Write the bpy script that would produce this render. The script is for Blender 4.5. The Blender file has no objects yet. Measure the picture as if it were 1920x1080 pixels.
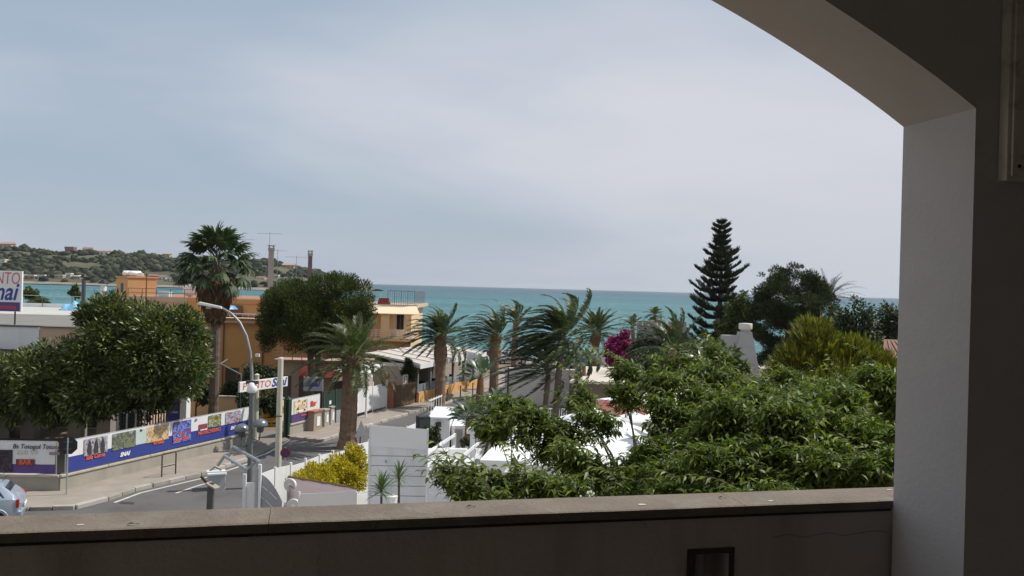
import bpy, math, random
import numpy as np
from mathutils import Vector, Matrix

random.seed(7)
RNG = np.random.default_rng(11)
R = math.radians
SC = bpy.context.scene
COL = SC.collection

# ------------------------------------------------------------------ camera
F = 1600.0                      # focal length in pixels of a 1920 wide frame
ROLL = R(1.56)                  # the photograph's horizon falls to one side
CX, CY, H = 960.0, 538.5, 8.7   # horizon centre, eye height above the street
cam_d = bpy.data.cameras.new('camera')
cam_d.sensor_width = 36.0
cam_d.lens = 36.0 * F / 1920.0
cam_d.clip_start = 0.05
cam_d.clip_end = 120000.0
cam_d.shift_y = -1.5 / 1920.0
cam = bpy.data.objects.new('camera', cam_d)
COL.objects.link(cam)
cam.matrix_world = Matrix.Translation((0, 0, H)) @ Matrix.Rotation(R(90), 4, 'X') @ Matrix.Rotation(ROLL, 4, 'Z')
SC.camera = cam

# ------------------------------------------------------------------ world, sun
SUN_EL = R(52)
SUN_H = Vector((0.955, 0.295, 0)).normalized()       # horizontal direction towards the sun
SUN_STRENGTH = 4.4
w = bpy.data.worlds.new('World')
SC.world = w
w.use_nodes = True
nt = w.node_tree
nt.nodes.clear()
def wn(t, **k):
    n = nt.nodes.new(t)
    for a, b in k.items():
        setattr(n, a, b)
    return n
wl = nt.links.new
out = wn('ShaderNodeOutputWorld')
bg = wn('ShaderNodeBackground')
sky = wn('ShaderNodeTexSky', sky_type='NISHITA', sun_disc=False)
sky.sun_elevation = SUN_EL
sky.sun_rotation = math.atan2(SUN_H.x, SUN_H.y)
sky.altitude = 10
sky.dust_density = 2.0
sky.ozone_density = 1.5
tc = wn('ShaderNodeTexCoord')
sep = wn('ShaderNodeSeparateXYZ')
wl(tc.outputs['Generated'], sep.inputs[0])
zc = wn('ShaderNodeMath', operation='MAXIMUM'); wl(sep.outputs['Z'], zc.inputs[0]); zc.inputs[1].default_value = 0.0
za = wn('ShaderNodeMath', operation='ADD'); wl(zc.outputs[0], za.inputs[0]); za.inputs[1].default_value = 0.31
dx = wn('ShaderNodeMath', operation='DIVIDE'); wl(sep.outputs['X'], dx.inputs[0]); wl(za.outputs[0], dx.inputs[1])
dy = wn('ShaderNodeMath', operation='DIVIDE'); wl(sep.outputs['Y'], dy.inputs[0]); wl(za.outputs[0], dy.inputs[1])
cmb = wn('ShaderNodeCombineXYZ'); wl(dx.outputs[0], cmb.inputs[0]); wl(dy.outputs[0], cmb.inputs[1])
mp = wn('ShaderNodeMapping'); wl(cmb.outputs[0], mp.inputs[0])
mp.inputs['Location'].default_value = (-19.475, -11.331, 0)
mp.inputs['Rotation'].default_value = (0, 0, R(-28))
mp.inputs['Scale'].default_value = (0.62, 1.0, 1)
n1 = wn('ShaderNodeTexNoise'); wl(mp.outputs[0], n1.inputs['Vector'])
n1.inputs['Scale'].default_value = 0.5; n1.inputs['Detail'].default_value = 9; n1.inputs['Roughness'].default_value = 0.5
n1.inputs['Distortion'].default_value = 0.35
rmp = wn('ShaderNodeValToRGB'); wl(n1.outputs['Fac'], rmp.inputs[0])
rmp.color_ramp.interpolation = 'EASE'
rmp.color_ramp.elements[0].position = 0.39; rmp.color_ramp.elements[0].color = (0, 0, 0, 1)
rmp.color_ramp.elements[1].position = 0.585; rmp.color_ramp.elements[1].color = (1, 1, 1, 1)
n2 = wn('ShaderNodeTexNoise'); wl(mp.outputs[0], n2.inputs['Vector'])
n2.inputs['Scale'].default_value = 1.5; n2.inputs['Detail'].default_value = 8; n2.inputs['Roughness'].default_value = 0.6
cl = wn('ShaderNodeMix', data_type='RGBA'); wl(n2.outputs['Fac'], cl.inputs[0])
cl.inputs[6].default_value = (6.2, 6.4, 7.05, 1); cl.inputs[7].default_value = (7.1, 7.25, 7.85, 1)
veil = wn('ShaderNodeMix', data_type='RGBA'); veil.inputs[0].default_value = 0.80       # thin high haze over the blue
wl(sky.outputs[0], veil.inputs[6]); veil.inputs[7].default_value = (4.05, 5.05, 6.25, 1)
mx = wn('ShaderNodeMix', data_type='RGBA'); wl(rmp.outputs[0], mx.inputs[0])
wl(veil.outputs[2], mx.inputs[6]); wl(cl.outputs[2], mx.inputs[7])
hzr = wn('ShaderNodeMapRange'); wl(zc.outputs[0], hzr.inputs[0]); hzr.interpolation_type = 'SMOOTHSTEP'
hzr.inputs[1].default_value = 0.0; hzr.inputs[2].default_value = 0.16; hzr.inputs[3].default_value = 0.55; hzr.inputs[4].default_value = 0.0
hz = wn('ShaderNodeMix', data_type='RGBA'); wl(hzr.outputs[0], hz.inputs[0]); wl(mx.outputs[2], hz.inputs[6]); hz.inputs[7].default_value = (5.2, 5.6, 6.3, 1)   # sea haze low down
wl(hz.outputs[2], bg.inputs[0])
bg.inputs[1].default_value = 0.098
wl(bg.outputs[0], out.inputs[0])

sun_d = bpy.data.lights.new('sun', 'SUN')
sun_d.energy = SUN_STRENGTH
sun_d.angle = R(0.5)
sun_d.color = (1.0, 0.955, 0.88)
sun = bpy.data.objects.new('sun', sun_d)
COL.objects.link(sun)
sd = Vector((SUN_H.x * math.cos(SUN_EL), SUN_H.y * math.cos(SUN_EL), math.sin(SUN_EL)))
sun.rotation_euler = sd.to_track_quat('Z', 'Y').to_euler()
sun.location = (40, 10, 60)

vs = SC.view_settings
vs.view_transform = 'Standard'; vs.look = 'None'; vs.exposure = 0.0; vs.gamma = 1.0; vs.use_curve_mapping = False
SC.cycles.max_bounces = 8
SC.cycles.diffuse_bounces = 4
SC.cycles.transparent_max_bounces = 12
SC.cycles.use_denoising = True
SC.cycles.sample_clamp_indirect = 6.0

# ------------------------------------------------------------------ pixel -> place
_c, _s = math.cos(ROLL), math.sin(ROLL)
def ray(x, y):
    dx, dy = x - CX, y - CY
    return Vector(((dx * _c + dy * _s) / F, 1.0, -(-dx * _s + dy * _c) / F))
def G(x, y, z=0.0):
    """where the sight line through a pixel meets the level z"""
    r = ray(x, y)
    t = (z - H) / r.z
    return Vector((0, 0, H)) + r * t
def P(x, y, Y):
    """the point at distance Y along a pixel's sight line"""
    return Vector((0, 0, H)) + ray(x, y) * Y

# ------------------------------------------------------------------ helpers
def link(o):
    COL.objects.link(o)
    return o
def tag(o, label=None, cat=None, group=None, kind=None):
    if label: o['label'] = label
    if cat: o['category'] = cat
    if group: o['group'] = group
    if kind: o['kind'] = kind
    return o
def thing(name, label, cat, loc=(0, 0, 0), rz=0.0, group=None):
    o = link(bpy.data.objects.new(name, None))
    o.empty_display_size = 0.2
    o.location = loc
    o.rotation_euler = (0, 0, rz)
    return tag(o, label, cat, group)
def nest(root, part, subs):
    """move named children of a thing under its nearest child called part"""
    def base(o): return o.name.split('.')[0]
    def mid(o):
        return sum((Vector(c) for c in o.bound_box), Vector())/8 + Vector(o.location)
    ps = [c for c in root.children if base(c) == part]
    if not ps: return
    for c in list(root.children):
        if base(c) in subs:
            m_ = mid(c); c.parent = min(ps, key=lambda p: (mid(p)-m_).length)
def copy_tree(o, parent=None):
    c = link(o.copy())
    c.parent = parent
    for ch in list(o.children):
        copy_tree(ch, c)
    return c
def arr_mesh(name, V, faces_list):
    """mesh from a vertex array and a list of equal-width index arrays"""
    me = bpy.data.meshes.new(name)
    V = np.asarray(V, np.float32)
    me.vertices.add(len(V)); me.vertices.foreach_set('co', V.ravel())
    idx = np.concatenate([np.asarray(f, np.int32).ravel() for f in faces_list])
    tot = np.concatenate([np.full(len(f), np.asarray(f).shape[1], np.int32) for f in faces_list])
    st = np.concatenate([[0], np.cumsum(tot)[:-1]]).astype(np.int32)
    me.loops.add(len(idx)); me.loops.foreach_set('vertex_index', idx)
    me.polygons.add(len(tot)); me.polygons.foreach_set('loop_start', st)
    try: me.polygons.foreach_set('loop_total', tot)
    except Exception: pass
    me.update(calc_edges=True)
    me.validate()
    return me
def put(name, me, mat, parent=None, smooth=False):
    o = link(bpy.data.objects.new(name, me))
    if mat is not None:
        me.materials.clear(); me.materials.append(mat)
    if smooth:
        me.polygons.foreach_set('use_smooth', np.ones(len(me.polygons), bool))
    o.parent = parent
    return o

class MB:
    """collects boxes, tubes and lathes; build() links them as one mesh object"""
    def __init__(s): s.v = []; s.f = []
    def add(s, vs, fs):
        b = len(s.v)
        s.v += [tuple(p) for p in vs]
        s.f += [tuple(b + i for i in f) for f in fs]
        return s
    def box(s, x0, x1, y0, y1, z0, z1):
        return s.add([(x0,y0,z0),(x1,y0,z0),(x1,y1,z0),(x0,y1,z0),(x0,y0,z1),(x1,y0,z1),(x1,y1,z1),(x0,y1,z1)],
                     [(0,3,2,1),(4,5,6,7),(0,1,5,4),(1,2,6,5),(2,3,7,6),(3,0,4,7)])
    def bbox(s, x0, x1, y0, y1, z0, z1, b=0.01):
        """box with chamfered upper and upright edges"""
        def ring(i, z): return [(x0+i,y0,z),(x1-i,y0,z),(x1,y0+i,z),(x1,y1-i,z),(x1-i,y1,z),(x0+i,y1,z),(x0,y1-i,z),(x0,y0+i,z)]
        def ins(i, z): return [(x0+i,y0+i*.5,z),(x1-i,y0+i*.5,z),(x1-i*.5,y0+i,z),(x1-i*.5,y1-i,z),(x1-i,y1-i*.5,z),(x0+i,y1-i*.5,z),(x0+i*.5,y1-i,z),(x0+i*.5,y0+i,z)]
        vs = ring(b, z0) + ring(b, z1-b) + ins(b, z1)
        fs = [tuple(range(7, -1, -1)), tuple(range(16, 24))]
        for k in (0, 8):
            for i in range(8):
                j = (i+1) % 8
                fs.append((k+i, k+j, k+8+j, k+8+i))
        return s.add(vs, fs)
    def beam(s, a, b, wd, ht, up=(0,0,1)):
        """square bar from a to b"""
        a, b = Vector(a), Vector(b)
        d = (b-a).normalized(); u = Vector(up)
        if abs(d.dot(u)) > .98: u = Vector((0,1,0))
        x = d.cross(u).normalized() * wd/2; y = x.cross(d).normalized() * ht/2
        vs = [a-x-y, a+x-y, a+x+y, a-x+y, b-x-y, b+x-y, b+x+y, b-x+y]
        return s.add(vs, [(0,3,2,1),(4,5,6,7),(0,1,5,4),(1,2,6,5),(2,3,7,6),(3,0,4,7)])
    def tube(s, pts, rad, n=8, cap=True):
        pts = [Vector(p) for p in pts]
        if not hasattr(rad, '__len__'): rad = [rad]*len(pts)
        b = len(s.v); prev = None
        for i, p in enumerate(pts):
            d = (pts[min(i+1, len(pts)-1)] - pts[max(i-1, 0)]).normalized()
            if prev is None:
                u = Vector((1,0,0)) if abs(d.x) < .9 else Vector((0,1,0))
            else: u = prev
            x = (u - d*u.dot(d)).normalized(); prev = x
            y = d.cross(x)
            for k in range(n):
                a = 2*math.pi*k/n
                q = p + (x*math.cos(a) + y*math.sin(a))*rad[i]
                s.v.append(tuple(q))
        for i in range(len(pts)-1):
            for k in range(n):
                k2 = (k+1) % n
                s.f.append((b+i*n+k, b+i*n+k2, b+(i+1)*n+k2, b+(i+1)*n+k))
        if cap:
            s.f.append(tuple(b+k for k in range(n-1, -1, -1)))
            e = b+(len(pts)-1)*n
            s.f.append(tuple(e+k for k in range(n)))
        return s
    def lathe(s, prof, n=16, c=(0,0,0), axis=None):
        """prof: (radius, height) pairs; axis: optional matrix"""
        b = len(s.v)
        for r, z in prof:
            for k in range(n):
                a = 2*math.pi*k/n
                p = Vector((r*math.cos(a), r*math.sin(a), z))
                if axis is not None: p = axis @ p
                s.v.append(tuple(p + Vector(c)))
        for i in range(len(prof)-1):
            for k in range(n):
                k2 = (k+1) % n
                s.f.append((b+i*n+k, b+i*n+k2, b+(i+1)*n+k2, b+(i+1)*n+k))
        s.f.append(tuple(b+k for k in range(n-1, -1, -1)))
        e = b+(len(prof)-1)*n
        s.f.append(tuple(e+k for k in range(n)))
        return s
    def prism(s, poly, z0, z1):
        n = len(poly)
        vs = [(p[0], p[1], z0) for p in poly] + [(p[0], p[1], z1) for p in poly]
        fs = [tuple(range(n-1, -1, -1)), tuple(range(n, 2*n))] + [(i, (i+1) % n, n+(i+1) % n, n+i) for i in range(n)]
        return s.add(vs, fs)
    def hexa(s, p):
        """eight corners: four below, four above, same order"""
        return s.add(p, [(0,3,2,1),(4,5,6,7),(0,1,5,4),(1,2,6,5),(2,3,7,6),(3,0,4,7)])
    def build(s, name, mat, parent=None, smooth=False, bevel=0.0):
        me = bpy.data.meshes.new(name)
        me.from_pydata(s.v, [], s.f)
        me.update()
        o = put(name, me, mat, parent, smooth)
        if bevel:
            m = o.modifiers.new('edge', 'BEVEL'); m.width = bevel; m.segments = 2; m.limit_method = 'ANGLE'
        return o
def box(name, mat, parent, *a, bevel=0.0):
    return MB().box(*a).build(name, mat, parent, bevel=bevel)

def lettering(body, size, mat, parent, loc, rx=R(90), rz=0.0, shear=0.0, depth=0.004, align='CENTER', sx=1.0, bold=0.0):
    c = bpy.data.curves.new('lettering', 'FONT')
    c.body = body; c.size = size; c.shear = shear; c.extrude = depth; c.align_x = align; c.align_y = 'CENTER'
    c.offset = bold; c.resolution_u = 3
    tmp = link(bpy.data.objects.new('lettering_outline', c))
    me = bpy.data.meshes.new_from_object(tmp)
    bpy.data.objects.remove(tmp)
    me.name = 'lettering'
    o = put('lettering', me, mat, parent)
    o.location = loc; o.rotation_euler = (rx, 0, rz); o.scale = (sx, 1, 1)
    return o

# ------------------------------------------------------------------ materials
def lin(h):
    h = h.lstrip('#')
    v = [int(h[i:i+2], 16)/255 for i in (0, 2, 4)]
    return tuple((x/12.92 if x <= .04045 else ((x+.055)/1.055)**2.4) for x in v)
_M = {}
def mat(name, col, rough=.7, var=.12, scale=3.0, bump=0.0, bscale=40.0, metal=0.0, spec=.4, stain=None, sfac=.0, sscale=1.2, coat=0.0, streak=False, emit=None):
    """painted / mineral surface: colour with mottling, optional stains and fine relief, in world metres"""
    if name in _M: return _M[name]
    if isinstance(col, str): col = lin(col)
    m = bpy.data.materials.new(name); m.use_nodes = True
    t = m.node_tree; b = t.nodes['Principled BSDF']
    b.inputs['Roughness'].default_value = rough
    b.inputs['Metallic'].default_value = metal
    b.inputs['Specular IOR Level'].default_value = spec
    b.inputs['Coat Weight'].default_value = coat
    geo = t.nodes.new('ShaderNodeNewGeometry')
    vec = geo.outputs['Position']
    n = t.nodes.new('ShaderNodeTexNoise'); n.inputs['Scale'].default_value = scale; n.inputs['Detail'].default_value = 7; n.inputs['Roughness'].default_value = .62
    t.links.new(vec, n.inputs['Vector'])
    r = t.nodes.new('ShaderNodeMapRange'); r.inputs[1].default_value = .28; r.inputs[2].default_value = .72
    r.inputs[3].default_value = 1-var; r.inputs[4].default_value = 1+var
    t.links.new(n.outputs['Fac'], r.inputs[0])
    mul = t.nodes.new('ShaderNodeMix'); mul.data_type = 'RGBA'; mul.blend_type = 'MULTIPLY'; mul.inputs[0].default_value = 1
    mul.inputs[6].default_value = (*col, 1)
    t.links.new(r.outputs[0], mul.inputs[7])
    last = mul.outputs[2]
    if stain is not None:
        if isinstance(stain, str): stain = lin(stain)
        n2 = t.nodes.new('ShaderNodeTexNoise'); n2.inputs['Scale'].default_value = sscale; n2.inputs['Detail'].default_value = 9; n2.inputs['Roughness'].default_value = .68
        if streak:
            mpg = t.nodes.new('ShaderNodeMapping'); mpg.inputs['Scale'].default_value = (1, 1, .12)
            t.links.new(vec, mpg.inputs[0]); t.links.new(mpg.outputs[0], n2.inputs['Vector'])
        else: t.links.new(vec, n2.inputs['Vector'])
        r2 = t.nodes.new('ShaderNodeMapRange'); r2.inputs[1].default_value = .50; r2.inputs[2].default_value = .68; r2.inputs[3].default_value = 0; r2.inputs[4].default_value = sfac
        t.links.new(n2.outputs['Fac'], r2.inputs[0])
        mx = t.nodes.new('ShaderNodeMix'); mx.data_type = 'RGBA'
        t.links.new(r2.outputs[0], mx.inputs[0]); t.links.new(last, mx.inputs[6]); mx.inputs[7].default_value = (*stain, 1)
        last = mx.outputs[2]
    t.links.new(last, b.inputs['Base Color'])
    if bump:
        n3 = t.nodes.new('ShaderNodeTexNoise'); n3.inputs['Scale'].default_value = bscale; n3.inputs['Detail'].default_value = 5
        t.links.new(vec, n3.inputs['Vector'])
        bp = t.nodes.new('ShaderNodeBump'); bp.inputs['Strength'].default_value = bump; bp.inputs['Distance'].default_value = .02
        t.links.new(n3.outputs['Fac'], bp.inputs['Height']); t.links.new(bp.outputs[0], b.inputs['Normal'])
    _M[name] = m
    return m
def leafmat(name, col, col2, rough=.45, spec=.5, trans=.25, tcol=None, vh=.35):
    """leaf: colour differs leaf by leaf, some light passes through"""
    if name in _M: return _M[name]
    if isinstance(col, str): col = lin(col)
    if isinstance(col2, str): col2 = lin(col2)
    m = bpy.data.materials.new(name); m.use_nodes = True
    t = m.node_tree; b = t.nodes['Principled BSDF']; o = t.nodes['Material Output']
    b.inputs['Roughness'].default_value = rough; b.inputs['Specular IOR Level'].default_value = spec
    geo = t.nodes.new('ShaderNodeNewGeometry')
    rp = t.nodes.new('ShaderNodeValToRGB')
    rp.color_ramp.elements[0].color = (*[c*(1-vh) for c in col], 1)
    rp.color_ramp.elements[1].color = (*col2, 1)
    e = rp.color_ramp.elements.new(.55); e.color = (*col, 1)
    t.links.new(geo.outputs['Random Per Island'], rp.inputs[0])
    t.links.new(rp.outputs[0], b.inputs['Base Color'])
    tr = t.nodes.new('ShaderNodeBsdfTranslucent')
    g = t.nodes.new('ShaderNodeMix'); g.data_type = 'RGBA'; g.blend_type = 'MULTIPLY'; g.inputs[0].default_value = 1
    t.links.new(rp.outputs[0], g.inputs[6]); g.inputs[7].default_value = (1.6, 1.9, .7, 1) if tcol is None else (*tcol, 1)
    t.links.new(g.outputs[2], tr.inputs[0])
    ms = t.nodes.new('ShaderNodeMixShader'); ms.inputs[0].default_value = trans
    t.links.new(b.outputs[0], ms.inputs[1]); t.links.new(tr.outputs[0], ms.inputs[2]); t.links.new(ms.outputs[0], o.inputs[0])
    _M[name] = m
    return m
def glassmat(name, col=(.03, .04, .045), rough=.05, alpha=1.0):
    if name in _M: return _M[name]
    m = bpy.data.materials.new(name); m.use_nodes = True
    b = m.node_tree.nodes['Principled BSDF']
    b.inputs['Base Color'].default_value = (*col, 1); b.inputs['Roughness'].default_value = rough; b.inputs['Specular IOR Level'].default_value = .6
    b.inputs['Alpha'].default_value = alpha
    _M[name] = m
    return m
def picmat(name, cols, scale=3.0, seed=0.0, rough=.5):
    """printed picture: loose patches of the print's colours, no design of its own"""
    if name in _M: return _M[name]
    m = bpy.data.materials.new(name); m.use_nodes = True
    t = m.node_tree; b = t.nodes['Principled BSDF']; b.inputs['Roughness'].default_value = rough
    tcn = t.nodes.new('ShaderNodeTexCoord')
    mpn = t.nodes.new('ShaderNodeMapping'); mpn.inputs['Location'].default_value = (seed, seed*1.7, seed*.3)
    t.links.new(tcn.outputs['Object'], mpn.inputs[0])
    n = t.nodes.new('ShaderNodeTexNoise'); n.inputs['Scale'].default_value = scale; n.inputs['Detail'].default_value = 3; n.inputs['Distortion'].default_value = .6
    t.links.new(mpn.outputs[0], n.inputs['Vector'])
    rp = t.nodes.new('ShaderNodeValToRGB'); rp.color_ramp.interpolation = 'EASE'
    k = len(cols)
    for i, c in enumerate(cols):
        p = .30 + .42*i/k if i else 0
        if i < 2:
            el = rp.color_ramp.elements[i]; el.position = p
        else: el = rp.color_ramp.elements.new(p)
        el.color = (*lin(c), 1)
    t.links.new(n.outputs['Fac'], rp.inputs[0]); t.links.new(rp.outputs[0], b.inputs['Base Color'])
    _M[name] = m
    return m

# ------------------------------------------------------------------ foliage
LEAF_T = np.array([(0,0,0),(.45,.22,.05),(.45,-.22,.05),(.5,0,-.02),(1,0,-.16)], np.float32)     # folded lance leaf
LEAF_F = np.array([(0,3,1),(0,2,3),(3,4,1),(3,2,4)], np.int32)
OVAL_T = np.array([(0,0,0),(.35,.26,.04),(.35,-.26,.04),(.75,.2,.03),(.75,-.2,.03),(1,0,-.06)], np.float32)
OVAL_F = np.array([(0,2,1),(1,2,4),(1,4,3),(3,4,5)], np.int32)
NEED_T = np.array([(0,0,0),(.4,.16,0),(.4,-.16,0),(1,0,0)], np.float32)
NEED_F = np.array([(0,2,1),(1,2,3)], np.int32)
def unit(a): return a/np.maximum(np.linalg.norm(a, axis=-1, keepdims=True), 1e-6)
def scatter(T, Fc, pos, d, nrm, L, Wd=None):
    """template T on points: d = leaf axis, nrm = rough normal, L = length, Wd = width factor"""
    n = len(pos)
    d = unit(d); sd_ = unit(np.cross(nrm, d)); up = np.cross(d, sd_)
    L = np.broadcast_to(np.asarray(L, np.float32), (n,))
    Wf = L if Wd is None else L*np.broadcast_to(np.asarray(Wd, np.float32), (n,))
    V = pos[:, None, :] + (T[None, :, 0:1]*L[:, None, None])*d[:, None, :] + (T[None, :, 1:2]*Wf[:, None, None])*sd_[:, None, :] + (T[None, :, 2:3]*L[:, None, None])*up[:, None, :]
    k = len(T)
    Fo = (Fc[None] + (np.arange(n)*k)[:, None, None]).reshape(-1, Fc.shape[1])
    return V.reshape(-1, 3), Fo
def joinVF(parts):
    Vs, Fs, b = [], [], 0
    for V, Fo in parts:
        Vs.append(V); Fs.append(Fo+b); b += len(V)
    return np.concatenate(Vs), np.concatenate(Fs)
def sph(n): return unit(RNG.normal(size=(n, 3)))
def clumps(ells, per, rr=(.22, .42), shell=.55):
    """sub-clump centres and radii spread through big ellipsoids [(centre, (rx,ry,rz)), ...]"""
    cs, rs, outs = [], [], []
    vol = np.array([e[1][0]*e[1][1]*e[1][2] for e in ells])**(2/3)
    cnt = np.maximum(4, (per*vol/vol.sum()).astype(int))
    for (c, r), k in zip(ells, cnt):
        u = sph(k); q = (RNG.random(k)*(1-shell**3)+shell**3)**(1/3)
        r = np.array(r)
        cs.append(np.array(c) + u*q[:, None]*r*.88); rs.append(RNG.uniform(*rr, k)*r.mean()); outs.append(u)
    return np.concatenate(cs), np.concatenate(rs), np.concatenate(outs)
def leaf_cloud(cs, rs, outs, total, L, T=LEAF_T, Fc=LEAF_F, droop=.3, out=.6, flat=1.0, rnd=.7, wd=None, wind=(0,0,0), up=.6):
    p = rs**2; p = p/p.sum()
    i = RNG.choice(len(cs), total, p=p)
    u = sph(total); q = RNG.random(total)**(1/2.2)
    off = u*q[:, None]*rs[i][:, None]; off[:, 2] *= flat
    pos = cs[i] + off
    d = u*out + outs[i]*.35 + RNG.normal(size=(total, 3))*rnd*.5 + np.array(wind)
    d[:, 2] -= droop
    nrm = u*.7 + np.array((0, 0, up)) + RNG.normal(size=(total, 3))*.35
    ln = L*RNG.uniform(.65, 1.25, total)
    return scatter(T, Fc, pos, d, nrm, ln, wd)
def crown(name, ells, nclump, nleaf, L, m, parent, **k):
    ck = {a: k.pop(a) for a in ('rr', 'shell') if a in k}
    cs, rs, outs = clumps(ells, nclump, **ck)
    V, Fo = leaf_cloud(cs, rs, outs, nleaf, L, **k)
    loc = np.array(parent.location, np.float32)
    o = put(name, arr_mesh(name, V-loc, [Fo]), m, parent)
    return o, cs
def limbs(parent, base, fork, targets, r0, m, rt=.35, n=8, bend=.15, name='trunk'):
    """tapered trunk from base to fork with limbs to target points (all in world metres)"""
    L0 = Vector(parent.location); b = MB()
    base, fork = Vector(base)-L0, Vector(fork)-L0
    mid = base.lerp(fork, .5) + Vector((random.uniform(-1,1), random.uniform(-1,1), 0))*bend
    b.tube([base + Vector((0,0,-.1)), base.lerp(mid, .4), mid, fork], [r0*1.25, r0*1.02, r0*.92, r0*.8], n)
    for t_ in targets:
        t_ = Vector(t_)-L0
        m1 = fork.lerp(t_, .5) + Vector((random.uniform(-1,1), random.uniform(-1,1), random.uniform(.1,1)))*bend*1.2
        r1 = r0*rt*random.uniform(.7, 1.2)
        b.tube([fork - Vector((0,0,.1)), fork.lerp(m1, .55), m1, t_], [r1*1.3, r1, r1*.7, r1*.25], 6)
    return b.build(name, m, parent, smooth=True)
# ------------------------------------------------------------------ materials in use
PLASTER_IN = mat('plaster_inside', '#bbb1a8', .9, .10, 1.6, .25, 55, stain='#8f7e6d', sfac=.5, sscale=4.0, streak=True)
PLASTER_JAMB = mat('plaster_jamb', '#c2beba', .9, .07, 1.7, .14, 60, stain='#b3ada8', sfac=.4, sscale=1.6)
PLASTER_OUT = mat('plaster_outside', '#d8cdbb', .9, .08, 1.5, .3, 50)
COPING = mat('coping_stone', (.165,.135,.104), .8, .22, 5, .25, 70, stain=(.24,.215,.18), sfac=.6, sscale=5.5)
ASPHALT = mat('asphalt', (.118,.113,.111), .9, .14, .9, .35, 60, stain=(.066,.063,.061), sfac=.7, sscale=.45)
PAVE = mat('pavement_concrete', (.30,.26,.22), .9, .13, 1.3, .3, 40, stain=(.22,.19,.165), sfac=.5, sscale=.6)
KERB = mat('kerb_stone', (.40,.37,.33), .85, .15, 3, .2, 40)
KERB2 = mat('kerb_stone_worn', (.32,.285,.25), .88, .2, 3, .2, 40)
PAINT_W = mat('road_paint', (.50,.48,.45), .8, .25, 6)
WALLC = mat('wall_render', (.34,.315,.265), .9, .10, 1.0, .3, 35, stain=(.24,.225,.19), sfac=.5, sscale=.9, streak=True)
COPC = mat('wall_coping', (.42,.385,.325), .85, .14, 2.5, .2, 40)
EARTH = mat('earth', (.20,.16,.115), .95, .2, .5, .4, 10, stain=(.10,.115,.055), sfac=.6, sscale=.25)
SAND = mat('sand', (.42,.37,.30), .95, .12, .6, .2, 20)
WHITE = mat('white_paint', (.76,.77,.775), .6, .05, 1.3, .08, 30, stain=(.52,.515,.48), sfac=.45, sscale=1.1, streak=True)
WHITE2 = mat('white_plastic', (.80,.80,.79), .45, .04, 2)
CLOTH = mat('white_canvas', (.82,.81,.785), .85, .05, 1.2, .08, 200, stain=(.70,.68,.64), sfac=.35, sscale=1.2)
ORANGE = mat('mustard_render', (.50,.305,.125), .9, .08, .8, .2, 25, stain=(.38,.225,.095), sfac=.4, sscale=.5, streak=True)
ORANGE2 = mat('orange_render', (.50,.275,.125), .9, .07, .8, .2, 25)
CREAM = mat('cream_render', (.66,.49,.30), .9, .06, .8, .15, 25)
CREAM2 = mat('cream_canvas', (.80,.66,.46), .85, .05, 1.0)
PEACH = mat('peach_render', (.58,.41,.29), .9, .09, .8, .2, 25, stain=(.42,.33,.26), sfac=.4, sscale=.7, streak=True)
BEIGE = mat('beige_render', (.48,.43,.37), .9, .06, .8, .15, 25)
GREYW = mat('pale_grey_render', (.60,.575,.54), .9, .06, .7, .15, 25, stain=(.50,.48,.45), sfac=.4, sscale=.5, streak=True)
CONC = mat('concrete', (.36,.34,.31), .9, .12, 1.5, .3, 30, stain=(.25,.24,.22), sfac=.4, sscale=1.2, streak=True)
BRICK = mat('brick', (.34,.145,.075), .9, .2, 6, .4, 25)
DARK = mat('dark_interior', (.02,.018,.016), .9, .1, 1)
BROWN = mat('brown_metal', (.13,.085,.05), .6, .12, 3)
REDR = mat('dark_red_sheet', (.23,.05,.042), .7, .1, 1)
TERRA = mat('terracotta', (.36,.17,.11), .9, .15, 3)
STEEL = mat('grey_steel', (.30,.31,.32), .45, .08, 3, metal=.6)
STEELD = mat('dark_grey_metal', (.085,.09,.095), .5, .1, 3, metal=.3)
GALV = mat('galvanised', (.42,.44,.45), .45, .1, 4, metal=.5)
POLEC = mat('cream_pole_paint', (.56,.53,.42), .7, .08, 2)
GREENM = mat('dark_green_metal', (.018,.045,.03), .55, .1, 3)
BLACKM = mat('black_metal', (.02,.02,.021), .5, .1, 3)
RUST = mat('rusty_bar', (.075,.05,.035), .85, .2, 8)
BLUEP = mat('banner_blue', (.035,.055,.26), .55, .05, 1)
PURP = mat('banner_purple', (.10,.06,.21), .55, .06, 1)
BWHITE = mat('banner_white', (.72,.72,.72), .6, .06, 1.6, stain=(.56,.58,.58), sfac=.4, sscale=1.5)
BGREY = mat('banner_pale_blue', (.50,.58,.57), .6, .06, 1.6)
REDL = mat('letter_red', (.60,.07,.04), .5, .03, 1)
ORL = mat('letter_orange', (.72,.13,.04), .5, .03, 1)
BLUEL = mat('letter_blue', (.03,.06,.30), .5, .03, 1)
WHL = mat('letter_white', (.78,.78,.78), .5, .03, 1)
BLKL = mat('letter_black', (.05,.05,.06), .5, .03, 1)
YELL = mat('yellow_plastic', (.62,.36,.03), .5, .06, 2)
TARPP = mat('mauve_tarpaulin', (.18,.145,.155), .8, .10, 2, .1, 60, stain=(.17,.13,.14), sfac=.4, sscale=1.0)
BLUET = mat('blue_plastic', (.06,.27,.62), .5, .06, 2)
TRUNK = mat('bark', (.11,.085,.062), .95, .25, 4, .8, 14)
PALMT = mat('palm_bark', (.235,.155,.10), .95, .28, 5, .8, 12, stain=(.10,.065,.045), sfac=.6, sscale=3)
PALMT2 = mat('palm_bark_grey', (.13,.10,.08), .95, .22, 5, .8, 12)
BOOT = mat('palm_boot', (.20,.11,.055), .95, .3, 7, .8, 14)
GLASS = glassmat('dark_glass')
PANE = glassmat('clear_panel', (.35,.40,.42), .08, .35)

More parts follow.
